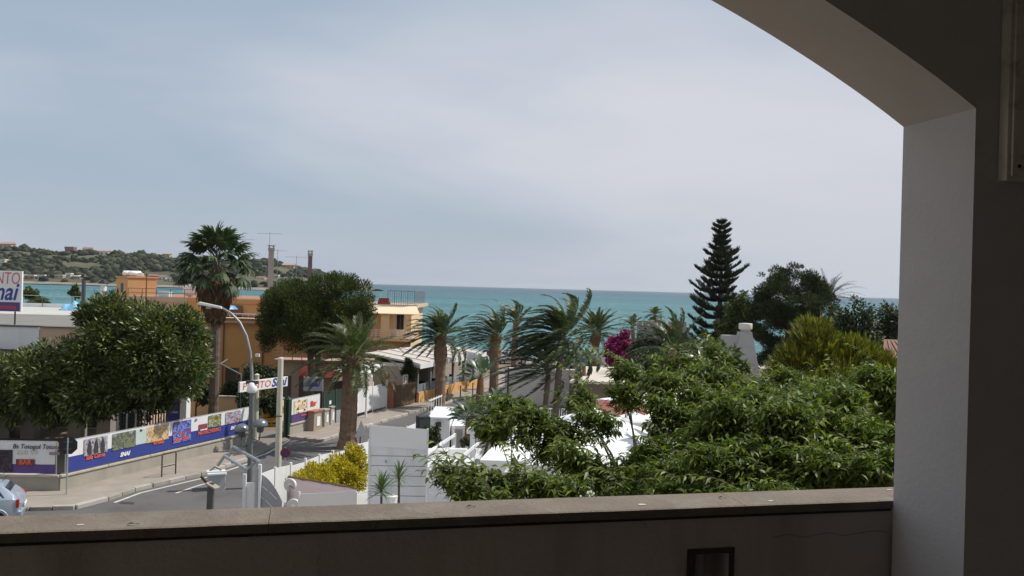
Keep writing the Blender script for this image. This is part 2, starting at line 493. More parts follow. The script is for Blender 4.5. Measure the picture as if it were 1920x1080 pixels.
# ------------------------------------------------------------------ ground, beach, sea
def grid_sheet(name, xs, ys, zf, m, kind='structure'):
    X, Y = np.meshgrid(xs, ys); Z = zf(X, Y)
    V = np.stack([X, Y, Z], -1).reshape(-1, 3); nx, ny = len(xs), len(ys)
    i = np.arange(nx-1)[None] + (np.arange(ny-1)*nx)[:, None]
    Fq = np.stack([i, i+1, i+1+nx, i+nx], -1).reshape(-1, 4)
    o = put(name, arr_mesh(name, V, [Fq]), m, None, True)
    tag(o, kind=kind)
    return o
def gz(X, Y):
    t = np.clip((Y-104)/30, 0, 1)
    return -3.2*t*t*(3-2*t)
ys = np.concatenate([np.linspace(-80, 100, 30), np.linspace(102, 150, 30)])
grid_sheet('ground', np.linspace(-320, 320, 81), ys, gz, EARTH)
grid_sheet('beach', np.linspace(-320, 320, 81), np.linspace(99, 142, 30), lambda X, Y: gz(X, Y)+.03, SAND)

sm = bpy.data.materials.new('sea_water'); sm.use_nodes = True
t = sm.node_tree; b = t.nodes['Principled BSDF']
geo = t.nodes.new('ShaderNodeNewGeometry'); sp = t.nodes.new('ShaderNodeSeparateXYZ'); t.links.new(geo.outputs['Position'], sp.inputs[0])
def node(tt, **k):
    n = t.nodes.new(tt)
    for a, v in k.items(): setattr(n, a, v)
    return n
dist = node('ShaderNodeMapRange'); dist.inputs[1].default_value = 2.05; dist.inputs[2].default_value = 4.1
lg = node('ShaderNodeMath', operation='LOGARITHM'); lg.inputs[1].default_value = 10
t.links.new(sp.outputs['Y'], lg.inputs[0]); t.links.new(lg.outputs[0], dist.inputs[0])
dr = node('ShaderNodeValToRGB'); t.links.new(dist.outputs[0], dr.inputs[0])
dr.color_ramp.elements[0].color = (.055,.178,.185,1)                    # shallow over sand
dr.color_ramp.elements[1].color = (.012,.050,.090,1)                      # deep water offshore
for p_, c_ in ((.25, (.048,.168,.180)), (.45, (.030,.124,.150)), (.62, (.021,.086,.120)), (.8, (.015,.060,.098))):
    e = dr.color_ramp.elements.new(p_); e.color = (*c_, 1)
pn = node('ShaderNodeTexNoise'); pn.inputs['Scale'].default_value = .012; pn.inputs['Detail'].default_value = 6
mps = node('ShaderNodeMapping'); mps.inputs['Scale'].default_value = (.35, 1, 1); t.links.new(geo.outputs['Position'], mps.inputs[0]); t.links.new(mps.outputs[0], pn.inputs['Vector'])
pr = node('ShaderNodeMapRange'); pr.inputs[1].default_value = .3; pr.inputs[2].default_value = .7; pr.inputs[3].default_value = .68; pr.inputs[4].default_value = 1.3
t.links.new(pn.outputs['Fac'], pr.inputs[0])
mm = node('ShaderNodeMix', data_type='RGBA', blend_type='MULTIPLY'); mm.inputs[0].default_value = 1; t.links.new(dr.outputs[0], mm.inputs[6]); t.links.new(pr.outputs[0], mm.inputs[7])
# whitecaps: short streaks of foam where two noises peak together
mpf = node('ShaderNodeMapping'); mpf.inputs['Scale'].default_value = (.16, .34, 1); mpf.inputs['Rotation'].default_value = (0, 0, R(12)); t.links.new(geo.outputs['Position'], mpf.inputs[0])
fn = node('ShaderNodeTexNoise'); fn.inputs['Scale'].default_value = 2.2; fn.inputs['Detail'].default_value = 5; fn.inputs['Roughness'].default_value = .65; t.links.new(mpf.outputs[0], fn.inputs['Vector'])
fr = node('ShaderNodeMapRange'); fr.inputs[1].default_value = .60; fr.inputs[2].default_value = .655; t.links.new(fn.outputs['Fac'], fr.inputs[0])
fm = node('ShaderNodeMix', data_type='RGBA'); t.links.new(fr.outputs[0], fm.inputs[0]); t.links.new(mm.outputs[2], fm.inputs[6]); fm.inputs[7].default_value = (.62,.66,.66,1)
t.links.new(fm.outputs[2], b.inputs['Base Color'])
b.inputs['Roughness'].default_value = .45; b.inputs['Specular IOR Level'].default_value = .22
wv = node('ShaderNodeTexNoise'); wv.inputs['Scale'].default_value = .35; wv.inputs['Detail'].default_value = 8; wv.inputs['Roughness'].default_value = .7
mpw = node('ShaderNodeMapping'); mpw.inputs['Scale'].default_value = (.5, 1.3, 1); t.links.new(geo.outputs['Position'], mpw.inputs[0]); t.links.new(mpw.outputs[0], wv.inputs['Vector'])
bp = node('ShaderNodeBump'); bp.inputs['Strength'].default_value = .9; bp.inputs['Distance'].default_value = 1.0
t.links.new(wv.outputs['Fac'], bp.inputs['Height']); t.links.new(bp.outputs[0], b.inputs['Normal'])
grid_sheet('sea', np.linspace(-15000, 15000, 41), np.concatenate([np.linspace(112, 1000, 20), np.geomspace(1200, 15000, 18)]), lambda X, Y: X*0-2.0, sm)

# ------------------------------------------------------------------ road, pavements, kerbs
KL = [Vector((-60, 30.2, 0)), Vector((-24, 31.4, 0)), G(57, 957), G(140, 955), G(200, 939), G(250, 921), G(375, 892), G(462, 864)]
K2 = [G(545, 823), G(600, 829), Vector((-8.0, 53.2, 0)), Vector((-6.1, 58.6, 0)), Vector((-4.5, 63.0, 0)), Vector((-1.2, 73, 0)), Vector((1.5, 82, 0))]
for v in KL + K2: v.z = 0
def ribbon(name, left, right, z, m, kind='structure'):
    V = [(p.x, p.y, z) for p in left] + [(p.x, p.y, z) for p in right]
    n = len(left)
    o = MB().add(V, [(i+1, i, n+i, n+i+1) for i in range(n-1)]).build(name, m)
    tag(o, kind=kind); return o
ROADL = KL[:8] + [G(500, 850), K2[0]] + K2[1:]
roadR = [Vector((-60, 8, 0)), Vector((-24, 12, 0)), Vector((-14, 17, 0)), Vector((-12.4, 20, 0)), Vector((-11.2, 23.5, 0)), Vector((-10.4, 26, 0)), Vector((-9.4, 28.5, 0)), Vector((-8.7, 30.5, 0)), Vector((-8.0, 33.0, 0)), Vector((-6.9, 36.5, 0)), Vector((-6.2, 39, 0)), Vector((-4.2, 45.5, 0)), Vector((-2.3, 51.5, 0)), Vector((-.9, 56, 0)), Vector((1.2, 64, 0)), Vector((4, 74, 0))]
ribbon('road', [Vector((p.x-.6, p.y+.2, 0)) for p in ROADL], roadR[:len(ROADL)], .004, ASPHALT)
apron = MB().prism([(p.x, p.y) for p in (KL[7], G(545, 823), Vector((-12.6, 49, 0)), Vector((-17.5, 50, 0)), Vector((-14.3, 44.9, 0)))], .0, .012).build('entrance_apron', mat('apron_concrete', (.20,.18,.16), .9, .15, 1, .3, 40)); tag(apron, kind='structure')
def pavement(name, edge, inner, z=.13):
    V = [(p.x, p.y, z) for p in edge] + [(p.x, p.y, z) for p in inner]; n = len(edge)
    o = MB().add(V, [(i, i+1, n+i+1, n+i) for i in range(n-1)]).build(name, PAVE); tag(o, kind='structure'); return o
A_ = G(112.6, 926); B_ = G(470, 836); A_.z = B_.z = 0
W2a, W2b = G(543, 820), G(646, 792); W2a.z = W2b.z = 0
pavement('pavement', KL, [Vector((-60, 33.6, 0)), Vector((-24, 34.0, 0)), Vector((-20, 34.2, 0)), A_, A_.lerp(B_, .1), A_.lerp(B_, .25), A_.lerp(B_, .6), B_ + Vector((-.3,0,0))])
pavement('pavement', K2, [W2a + Vector((-.2,0,0)), W2a.lerp(W2b, .3), W2b, Vector((-8.0, 60.0, 0)), Vector((-6.6, 63, 0)), Vector((-3.0, 74, 0)), Vector((-1, 84, 0))])
# kerb stones one by one along the two kerb lines
def kerb(name, line):
    root = link(bpy.data.objects.new(name, None)); tag(root, kind='structure')
    ms = [MB().bbox(-.48, .48, -.11, .11, 0, .155, .02).build('kerb_stone', m_) for m_ in (KERB, KERB2)]
    used = [False, False]
    seg = []
    for a, c in zip(line[:-1], line[1:]):
        n = max(1, round((c-a).length/.98))
        for k in range(n): seg.append((a.lerp(c, (k+.5)/n), math.atan2(c.y-a.y, c.x-a.x), (c-a).length/n/.98))
    for p, a, sx in seg:
        if p.y > 78 or p.x < -34: continue
        i = random.random() < .35
        if not used[i]: o = ms[i]; used[i] = True
        else: o = link(bpy.data.objects.new('kerb_stone', ms[i].data))
        o.parent = root; o.location = (p.x+random.uniform(-.012,.012), p.y+random.uniform(-.012,.012), random.uniform(-.012, .008)); o.rotation_euler = (0, 0, a+random.uniform(-.012,.012)); o.scale = (sx*.985, 1, 1)
    for i in (0, 1):
        if not used[i]: bpy.data.objects.remove(ms[i])
kerb('kerb', KL); kerb('kerb', K2)
# worn edge line along the carriageway
def line_mark(pts, wdt, z=.010):
    n = len(pts); V = []
    for i, p in enumerate(pts):
        d = (pts[min(i+1, n-1)] - pts[max(i-1, 0)]).normalized(); q = Vector((-d.y, d.x, 0))*wdt/2
        V += [(p.x+q.x, p.y+q.y, z), (p.x-q.x, p.y-q.y, z)]
    o = MB().add(V, [(2*i, 2*i+1, 2*i+3, 2*i+2) for i in range(n-1)]).build('road_marking', PAINT_W); tag(o, kind='structure')
line_mark([Vector((p.x+.42, p.y-.25, 0)) for p in KL[4:]], .13)
line_mark([G(455, 866), G(500, 851), G(545, 825)], .14, .016)
line_mark([G(330, 925), G(365, 913), G(385, 907)], .12)
o = MB().add([(p.x, p.y, .011) for p in (G(222, 945), G(252, 946), G(250, 942), G(228, 941))], [(0,1,2,3)]).build('road_patch', mat('road_tar', (.045,.043,.042), .8, .2, 4)); tag(o, kind='structure')

# ------------------------------------------------------------------ far hill with woodland and houses
def hill_h(X, Y):
    t = np.clip((Y-905)/190, 0, 1); up = np.sin(t*np.pi/2)**1.1
    back = np.clip((Y-1120)/260, 0, 1)
    xs_ = [-1500, -900, -620, -480, -400, -330, -290, -255, -228, -205]
    top = np.interp(X, xs_, [38, 47, 39, 33, 33, 30, 26, 19, 9, -1])
    und = 2.2*np.sin(X*.031+1.3)*np.sin(Y*.027) + 1.4*np.sin(X*.083+Y*.02)
    return -3 + (top+2.5+und*np.clip(t*2, 0, 1))*up*(1-.6*back)
HILLM = mat('hill_scrub', (.085,.085,.045), .95, .3, .03, stain=(.14,.115,.07), sfac=.7, sscale=.02)
grid_sheet('hill', np.linspace(-1500, -190, 140), np.linspace(893, 1400, 60), hill_h, HILLM)
o = MB()
sx = np.linspace(-1200, -212, 90)
shore = [(float(x), 897+4*math.sin(x*.05), -1.2) for x in sx]; shore2 = [(float(x), 914+4*math.sin(x*.05), .9) for x in sx]
o.add(shore+shore2, [(i, i+1, 91+i-1+0, 90+i) if False else (i, i+1, 90+i+1, 90+i) for i in range(89)])
tag(o.build('far_beach', mat('far_sand', (.22,.20,.165), .95, .25, .08)), kind='structure')

def ico(sub=1):
    import bmesh
    bm = bmesh.new(); bmesh.ops.create_icosphere(bm, subdivisions=sub, radius=1)
    V = np.array([v.co[:] for v in bm.verts], np.float32); Fo = np.array([[v.index for v in f.verts] for f in bm.faces], np.int32); bm.free()
    return V, Fo
IV, IF = ico(1)
def woodland():
    parts = []
    n = 5600
    X = RNG.uniform(-900, -200, n); Y = 915 + 215*RNG.random(n)**.9
    Z = hill_h(X, Y)
    for x, y, z in zip(X, Y, Z):
        if z < 1.5: continue
        if math.sin(x*.021+y*.05) + math.sin(x*.05-y*.03) > 1.25: continue
        if any(abs(x-hx_) < hw_ and y < hy_+4 and y > hy_-(60 if hz_ > 12 else 30) and z+4.5 > hz_-(y < hy_-25)*4 for hx_, hy_, hz_, hw_ in HOUSES): continue
        s = random.uniform(1.7, 4.0)*(1.45 if random.random() < .12 else 1)
        nz = 1 + .28*np.sin(IV[:, 0]*random.uniform(3,6)+random.random()*6) * np.cos(IV[:, 1]*random.uniform(3,6)+random.random()*6) + RNG.uniform(-.26, .26, len(IV))
        V = IV*nz[:, None]*np.array([s*random.uniform(.9,1.4), s, s*random.uniform(.65,1.1)]) + np.array([x, y, z+s*.45])
        parts.append((V.astype(np.float32), IF))
    V, Fo = joinVF(parts)
    m = leafmat('far_foliage', (.040,.050,.030), (.085,.092,.050), .95, .05, 0.0, vh=.45)
    o = put('woodland', arr_mesh('woodland', V, [Fo]), m)
    tag(o, 'grey green trees and scrub covering the far hillside across the bay', 'trees', kind='stuff')
HOUSES = []
def hill_house(px, py, wdt, hgt, wallm, roofm, label, roof='gable', y0=None, floors=1):
    """house on the far hill: distance from the slope below it"""
    r = ray(px, py)
    Y = 905.0
    while Y < 1130:
        p = P(px, py, Y)
        if p.z <= float(hill_h(np.array(p.x), np.array(Y))) + 1.0: break
        Y += 3
    Y = min(Y, 1095); p = P(px, py, Y); k = Y/F
    W_, Hh = wdt*k, hgt*k
    base = p.z - Hh + .5
    HOUSES.append((p.x, Y-12, base, W_*.62+2.5))
    t = thing('hillside_house', label, 'house', (p.x, Y-12, base), group='houses across the bay')
    D = max(W_*.7, 6)
    MB().box(-W_/2, W_/2, 0, D, -6, Hh*.72).build('wall', wallm, t)
    if roof == 'gable':
        b = MB(); e = Hh*.72; ov = W_*.06
        b.add([(-W_/2-ov,-ov,e),(W_/2+ov,-ov,e),(W_/2+ov,D+ov,e),(-W_/2-ov,D+ov,e),(-W_/2-ov,D/2,Hh),(W_/2+ov,D/2,Hh)], [(0,1,5,4),(2,3,4,5),(1,2,5),(3,0,4),(0,3,2,1)])
        b.build('roof', roofm, t)
    else: MB().box(-W_/2-.4, W_/2+.4, -.4, D+.4, Hh*.72, Hh).build('roof', roofm, t)
    nw = max(2, int(W_/4))
    for fl in range(floors):
        zb = Hh*.72*(fl+.28)/floors
        for i in range(nw):
            x = -W_/2 + W_*(i+.5)/nw
            MB().box(x-.7, x+.7, -.06, .04, zb, zb+Hh*.3/floors).build('window', GLASS, t)
FW = mat('far_white', (.62,.59,.54), .9, .06, .2); FR = mat('far_red', (.26,.15,.115), .9, .12, .2); FP = mat('far_pink', (.36,.25,.21), .9, .1, .2); FT = mat('far_tan', (.44,.33,.23), .9, .1, .2)
HS = [
 (139, 464, 16, 15, FR, FR, 'red brick villa with upper storey on the far ridge', 'flat', 2),
 (171, 465, 15, 14, FT, FR, 'tan house with red roof beside the red brick ridge villa', 'gable', 2),
 (203, 470, 17, 10, FW, FP, 'pale villa under the umbrella pine of the far ridge', 'gable', 1),
 (20, 455, 22, 14, FT, FP, 'tan farmhouse on the highest part of the far ridge', 'gable', 1),
 (14, 487, 13, 7, FW, FW, 'small white house alone halfway up the far slope', 'flat', 1),
 (49, 515, 12, 12, FW, FW, 'small white beach house at the end of the far shore row', 'flat', 1),
 (66, 516, 18, 9, FR, FW, 'low red walled beach house with white roof on far shore', 'flat', 1),
 (88, 516, 12, 7, FW, FW, 'white flat roofed cabin next to the red walled beach house', 'flat', 1),
 (121, 516, 15, 6, FT, FW, 'low tan beach cabin with long white roof across the bay', 'flat', 1),
 (138, 513, 9, 10, FW, FW, 'narrow white two storey house on the far shore', 'flat', 2),
 (154, 517, 12, 7, FP, FW, 'pink walled cabin with pale roof on the far shore', 'gable', 1),
 (294, 515, 16, 12, FR, FR, 'brick red house group end on shore behind the roof hut', 'gable', 1),
 (312, 517, 14, 10, FW, FR, 'white house with red roof on shore past the roof hut', 'gable', 1),
 (327, 520, 12, 9, FW, FW, 'white cube house on shore beside the tall fan palm', 'flat', 1),
 (318, 476, 14, 6, FT, FP, 'tan house half hidden in trees near the tall fan palm', 'gable', 1),
 (476, 508, 20, 8, FW, FW, 'white house by the shore seen past the tall fan palm', 'flat', 1),
 (494, 519, 16, 8, FW, FR, 'white shore house with red roof beside the concrete chimney', 'gable', 1),
 (520, 516, 14, 8, FT, FW, 'pale tan shore house just past the concrete chimney', 'flat', 1),
 (545, 495, 22, 12, FT, FP, 'tan villa on the end of the far headland', 'gable', 2),
 (548, 520, 20, 8, FW, FW, 'long white shore building below the headland villa', 'flat', 1),
]
for px, py, wd_, hg_, wm_, rm_, lb_, rf_, fl_ in HS: hill_house(px, py, wd_, hg_, wm_, rm_, lb_, rf_, floors=fl_)
woodland()
# ------------------------------------------------------------------ the building we stand in: balcony behind an arch
ZC = H - .65
_pL, _pR = G(0, 1000, ZC), G(1675, 938, ZC)
BAZ = math.atan2(_pR.y-_pL.y, _pR.x-_pL.x)
apt = thing('apartment_building', 'plastered apartment building with arched balcony opening and solid parapet', 'building', (_pR.x, _pR.y, 0), BAZ)
# local axes: x along the facade, y outwards; the outer face of the arch is y = 0, the parapet stands just outside it
SC_, ZCc = -2.3212, 5.3754
RA = math.hypot(SC_, 9.248-ZCc)
S0, S1 = 2*SC_, 0.0
aw = MB()
NA = 64
a0 = math.acos((0-SC_)/RA); a1 = math.pi-a0
arch = []
for i in range(NA+1):
    a = a0 + (a1-a0)*i/NA
    wob = .0006*math.sin(i*.61+1)
    r_ = RA + (wob if 0 < i < NA else 0)
    arch.append((SC_+r_*math.cos(a), ZCc+r_*math.sin(a)))
ZT = 10.35
TH_ = .305
for (xa, za_), (xb, zb_) in zip(arch[:-1], arch[1:]):
    aw.hexa([(xb,-TH_,zb_),(xa,-TH_,za_),(xa,0,za_),(xb,0,zb_),(xb,-TH_,ZT),(xa,-TH_,ZT),(xa,0,ZT),(xb,0,ZT)])
aw.build('arch_spandrel', PLASTER_JAMB, apt)
box('pier', PLASTER_JAMB, apt, 0, 1.5, -TH_, 0, 6.9, ZT)
box('pier', PLASTER_JAMB, apt, S0-.45, S0, -TH_, 0, 6.9, ZT)
hx0, hx1, hz0, hz1 = -.690, -.567, 7.66, 7.905
pw = MB()
pw.box(S0-1.6, hx0, .014, .152, 6.9, ZC-.03); pw.box(hx1, 1.5, .014, .152, 6.9, ZC-.03)
pw.box(hx0, hx1, .014, .152, hz1, ZC-.03); pw.box(hx0, hx1, .014, .152, 6.9, hz0); pw.box(hx0, hx1, .12, .152, hz0, hz1)
pw.build('parapet', PLASTER_IN, apt)
fr_ = MB(); fw = .016
fr_.box(hx0-fw, hx1+fw, -.0+.007, .0135, hz1, hz1+fw); fr_.box(hx0-fw, hx0, .007, .0135, hz0, hz1); fr_.box(hx1, hx1+fw, .007, .0135, hz0, hz1)
fr_.build('niche_frame', mat('niche_frame_paint', (.05,.042,.036), .7, .2, 9), apt)
MB().tube([(hx0+.05, .07, hz0), (hx0+.05, .07, hz1)], .02, 10).build('niche_pipe', mat('grey_pipe', (.30,.30,.30), .5, .1, 6), apt)
# coping slabs with a joint
cop = [S0-1.6, -3.3, -1.93, -.52, 1.5]
for xa, xb in zip(cop[:-1], cop[1:]):
    nseg = max(2, int((xb-xa)/.06)); v = []; 
    for i in range(nseg+1):
        x = xa+.0008 + (xb-xa-.0016)*i/nseg
        j = .003+.0014*math.sin(x*9.1)+.001*math.sin(x*31+2)
        v += [(x, .001+j, ZC-.027), (x, .001+j, ZC-.003), (x, .006+j, ZC), (x, .167, ZC), (x, .171, ZC-.004), (x, .171, ZC-.027)]
    f_ = []
    for i in range(nseg):
        for k in range(6): f_.append((6*i+k, 6*i+(k+1) % 6, 6*i+6+(k+1) % 6, 6*i+6+k)[::-1])
    f_ += [tuple(range(6)), tuple(6*nseg+k for k in range(5, -1, -1))]
    MB().add(v, f_).build('coping_slab', COPING, apt)
MB().box(S0, 0, .008, .018, ZC-.036, ZC-.0275).build('coping_shade_strip', mat('coping_shade', (.035,.03,.026), .95, .3, 20), apt)  # near-black strip: shadow line below the coping's edge, put in as colour
# small chips and droppings of lime on the coping
LIME = mat('lime_spot', (.55,.50,.43), .9, .1, 30)
for px, py, sz in ((1203, 946, .011), (1445, 939, .008), (1668, 918, .009), (150, 984, .008)):
    p = G(px, py, ZC+.001); q = Vector((p.x-_pR.x, p.y-_pR.y, 0)); q.rotate(Matrix.Rotation(-BAZ, 3, 'Z'))
    k = MB(); n_ = 9
    k.add([(q.x+math.cos(a*2*math.pi/n_)*sz*random.uniform(.8,1.6), q.y+math.sin(a*2*math.pi/n_)*sz*random.uniform(.5,.9), ZC+.0015) for a in range(n_)], [tuple(range(n_))]).build('lime_spot', LIME, apt)
for px, py in ((880, 951), (245, 984), (1352, 934)):
    p = G(px, py, ZC+.002); q = Vector((p.x-_pR.x, p.y-_pR.y, 0)); q.rotate(Matrix.Rotation(-BAZ, 3, 'Z'))
    tw = thing('dry_leaf', 'small dark dry leaf lying on the balcony coping', 'leaf', (p.x, p.y, ZC+.002), BAZ, 'dry leaves on the coping')
    MB().add([(-.012,0,.001),(0,.004,.006),(.013,.001,.002),(.002,-.004,.004)], [(0,3,1),(1,3,2)]).build('blade', mat('dry_leaf', (.03,.022,.015), .9), tw)
    MB().tube([(.012,0,.002),(.02,.004,.001)], .0008, 5).build('stalk', _M['dry_leaf'], tw)
ck = MB()
cpts = [(-.42,7.945),(-.36,7.952),(-.31,7.940),(-.27,7.947),(-.22,7.951),(-.17,7.940),(-.12,7.945),(-.06,7.951),(-.01,7.944)]
for (xa_, za2), (xb_, zb2) in zip(cpts[:-1], cpts[1:]): ck.add([(xa_,.0135,za2-.0007),(xb_,.0135,zb2-.0007),(xb_,.0135,zb2+.0007),(xa_,.0135,za2+.0007)], [(0,1,2,3)])
ck.build('crack', mat('crack_dark', (.05,.045,.04), .95), apt)
INNER = mat('inner_wall_paint', '#bdb3a9', .9, .08, 1.2, .25, 30)
box('floor', mat('floor_tile', (.45,.37,.30), .6, .12, 2), apt, S0-1.6, 1.5, -3.5, .012, 6.82, 6.92)
box('back_wall', INNER, apt, S0-1.6, 1.5, -3.65, -3.5, 6.82, ZT)
box('side_wall', INNER, apt, 1.35, 1.5, -3.5, -TH_, 6.92, ZT-.005)
box('ceiling', INNER, apt, S0-1.6, 1.5, -3.65, -.002, ZT, ZT+.25)
box('lower_facade', PLASTER_OUT, apt, S0-6, 6, -9, -.014, -.2, 6.9)
box('upper_facade', PLASTER_OUT, apt, S0-6, 6, -9, -.004, ZT+.25, ZT+3.4)
box('roof_cornice', PLASTER_OUT, apt, S0-6.2, 6.2, -9.2, .25, ZT+3.4, ZT+3.6)
box('inner_block', PLASTER_OUT, apt, 1.5, 6, -9, -.004, 6.9, ZT+.25)
box('inner_block', PLASTER_OUT, apt, S0-6, S0-1.6, -9, -3.66, 6.9, ZT+.25)
# painted steel cabinet on the inner wall, rusting at its foot
CAB = mat('cabinet_paint', (.62,.58,.48), .5, .10, 6, .1, 90, stain=(.17,.08,.035), sfac=.75, sscale=7)
cab = thing('meter_cabinet', 'rusty pale metal meter cabinet fixed to the wall beside the arch', 'cabinet', (_pR.x, _pR.y, 0), BAZ)
cx0, cz0 = .078, 9.042
MB().box(cx0, .62, -TH_-.034, -TH_-.001, cz0, 9.75).build('body', CAB, cab, bevel=.003)
MB().box(cx0+.012, .60, -TH_-.042, -TH_-.0345, cz0+.012, 9.74).build('door', CAB, cab, bevel=.003)
MB().lathe([(.017,0),(.017,.004)], 16, (cx0+.067, -TH_-.0425, 9.283), Matrix.Rotation(R(90), 3, 'X')).build('keyhole_plate', BLACKM, cab)
MB().box(cx0+.06, cx0+.072, -TH_-.046, -TH_-.0422, 9.245, 9.27).build('keyhole_slot', BLACKM, cab)
MB().lathe([(.0055,0),(.0055,.003)], 10, (cx0+.034, -TH_-.0425, 9.083), Matrix.Rotation(R(90), 3, 'X')).build('rivet', RUST, cab)
MB().box(cx0+.036, cx0+.10, -TH_-.0445, -TH_-.0422, 9.52, 9.56).build('vent_slot', RUST, cab)
# ------------------------------------------------------------------ street walls and banner fences
def inv_root(o):
    return (Matrix.Translation(o.location) @ o.rotation_euler.to_matrix().to_4x4()).inverted()
def bw(mb, name, m, root, **k):
    """build with world coordinates under a root"""
    I = inv_root(root); mb.v = [tuple(I @ Vector(p)) for p in mb.v]
    return mb.build(name, m, root, **k)
def along(px, py, A, B):
    """distance from A where the sight line of a pixel crosses the upright plane through A and B"""
    r = ray(px, py); d = Vector((B.x-A.x, B.y-A.y)).normalized(); n = Vector((-d.y, d.x))
    t_ = (A.x*n.x + A.y*n.y)/(r.x*n.x + r.y*n.y)
    p = Vector((r.x*t_, r.y*t_)); return (p-Vector((A.x, A.y))).dot(d), H+r.z*t_
def low_wall(label, A, B, h, back=.25):
    a = math.atan2(B.y-A.y, B.x-A.x); L = (B-A).length
    w_ = thing('low_wall', label, 'wall', (A.x, A.y, 0), a, 'low walls along the pavement')
    MB().box(0, L, 0, back, -.1, h).build('wall_body', WALLC, w_)
    n = max(1, round(L/2.4))
    for i in range(n):
        MB().bbox(L*i/n+.006, L*(i+1)/n-.006, -.05, back+.04, h+.001, h+.085, .02).build('coping_stone', COPC, w_)
    return w_, a, L
C_ = Vector((-32.0, 33.1, 0))
wA, aA, LA = low_wall('low rendered wall carrying the long blue banner beside the pavement', A_, B_, .66)
wC, aC, LC = low_wall('low shaded wall meeting the corner by the silver car', C_, A_ - (A_-C_).normalized()*.06, .66)
wD, aD, LD = low_wall('low rendered wall under the short coffee banner past the entrance', W2a, W2a.lerp(W2b, .62), .66)

PICS = {
 'a': picmat('print_riders', ['#3c3b40','#8f8d94','#b9b8bd','#5a5960','#a5a3a8'], 5, 1.0),
 'b': picmat('print_field', ['#3d4238','#57604a','#7d8467','#4a4c48','#92968c'], 3.5, 3.0),
 'c': picmat('print_crowd', ['#4a4a58','#c9a878','#e3c79a','#8e7c66','#d8bc90'], 7, 5.0),
 'd': picmat('print_machines', ['#1d2a72','#2c3f9c','#7f9ad4','#34408c','#8a4a80'], 6, 7.0),
 'e': picmat('print_match', ['#3c5a24','#55702f','#b9b49c','#47662a','#8a5a38'], 6, 9.0),
 'f': picmat('print_stand', ['#3b3a55','#8a8798','#c3c0c8','#5b5672','#b8743f'], 7, 11.0),
 'g': picmat('print_coffee', ['#2c211c','#4a3728','#d9c49a','#efe6d2','#8a6640'], 4, 13.0),
 'h': picmat('print_dark', ['#141218','#262030','#4a3c44','#1c1820','#332a38'], 3, 15.0),
 'i': picmat('print_logo', ['#8d9690','#b8bdb4','#d6d4cc','#a9ada6','#c8c8c0'], 9, 17.0),
}
def banner(label, A, a, L, z0, z1, zb, bottom=BLUEP, group='banners on the street walls'):
    b = thing('banner_fence', label, 'banner', (A.x, A.y, .745), a, group)
    b_z = lambda z: z-.745
    n = max(2, round(L/1.9))
    for i in range(n+1):
        MB().tube([(L*i/n, .05, 0), (L*i/n, .05, b_z(z1)+.02)], .022, 8).build('post', GALV, b)
    MB().tube([(0, .05, b_z(z1)), (L, .05, b_z(z1))], .018, 8).build('rail', GALV, b)
    # the sheet, gently sagging between posts
    def sheet(name, za, zb_, m, y):
        k = 28; V = []; 
        for i in range(k+1):
            x = .03+(L-.06)*i/k; yy = y + .010*math.sin(i*1.9)+.005*math.sin(i*4.3)
            V += [(x, yy, za), (x, yy, (za+zb_)/2), (x, yy, zb_)]
        f = []
        for i in range(k): f += [(3*i, 3*i+3, 3*i+4, 3*i+1), (3*i+1, 3*i+4, 3*i+5, 3*i+2)]
        o = MB().add(V, f).build(name, m, b)
        m_ = o.modifiers.new('cloth', 'SOLIDIFY'); m_.thickness = .004
        return o
    sheet('banner_cloth', b_z(zb)+.002, b_z(z1)-.01, BWHITE, .0)
    sheet('banner_cloth', b_z(z0), b_z(zb), bottom, -.002)
    return b
def plate(b, m, x0, x1, z0, z1, y=-.03, name='printed_panel'):
    return MB().box(x0, x1, y, y+.008, z0-.745, z1-.745).build(name, m, b)
def txt(b, s, size, m, x, z, y=-.036, shear=.0, sx=1.0, bold=0.0):
    return lettering(s, size, m, b, (x, y, z-.745), shear=shear, sx=sx, bold=bold)
Z0, Z1, ZB = .80, 2.06, 1.40
bA = banner('long blue and white banner printed with sports pictures above the low wall', A_ + (B_-A_).normalized()*.25, aA, LA-.45, Z0, Z1, ZB)
Ab = A_ + (B_-A_).normalized()*.25
def xa(px, py=830): return along(px, py, Ab, B_)[0]
for k, p0, p1, z0_, z1_ in (('a',157,201,1.30,1.99),('b',210,253,1.28,1.99),('c',274,315,1.30,2.0),('d',323,357,1.02,2.0),('e',389,413,1.42,2.0),('f',421,449,1.40,2.0)):
    plate(bA, PICS[k], xa(p0, 830), xa(p1, 820), z0_, z1_)
plate(bA, BGREY, xa(254, 820), xa(275, 815), 1.32, 1.98, -.022)
plate(bA, mat('print_red', (.25,.06,.07), .5, .3, 8), xa(371), xa(387), 1.42, 1.66)
plate(bA, BWHITE, xa(374), xa(387), 1.36, 1.41, -.034)
txt(bA, 'Sala Corse', .26, ORL, xa(178, 850), 1.22, shear=.15, sx=.85, bold=.006)
txt(bA, 'SNAI', .24, WHL, xa(233, 845), 1.03, shear=.3, bold=.012)
txt(bA, 'Virtuali', .25, ORL, xa(296, 825), 1.24, shear=.1, sx=.9, bold=.006)
txt(bA, 'VLT', .19, ORL, xa(340, 818), 1.38, shear=.1, bold=.005)
txt(bA, 'New Slot', .27, ORL, xa(339, 822), 1.17, shear=.1, sx=.9, bold=.006)
txt(bA, 'MAXISCHERMO', .24, ORL, xa(392, 810), 1.24, shear=.05, sx=.95, bold=.006)
txt(bA, 'SNAI', .22, WHL, xa(437, 805), 1.16, shear=.3, bold=.012)
txt(bA, 'Bs', .14, BLKL, xa(264, 800), 1.93, bold=.004); txt(bA, 'Bs', .14, BLKL, xa(367, 790), 1.93, bold=.004)
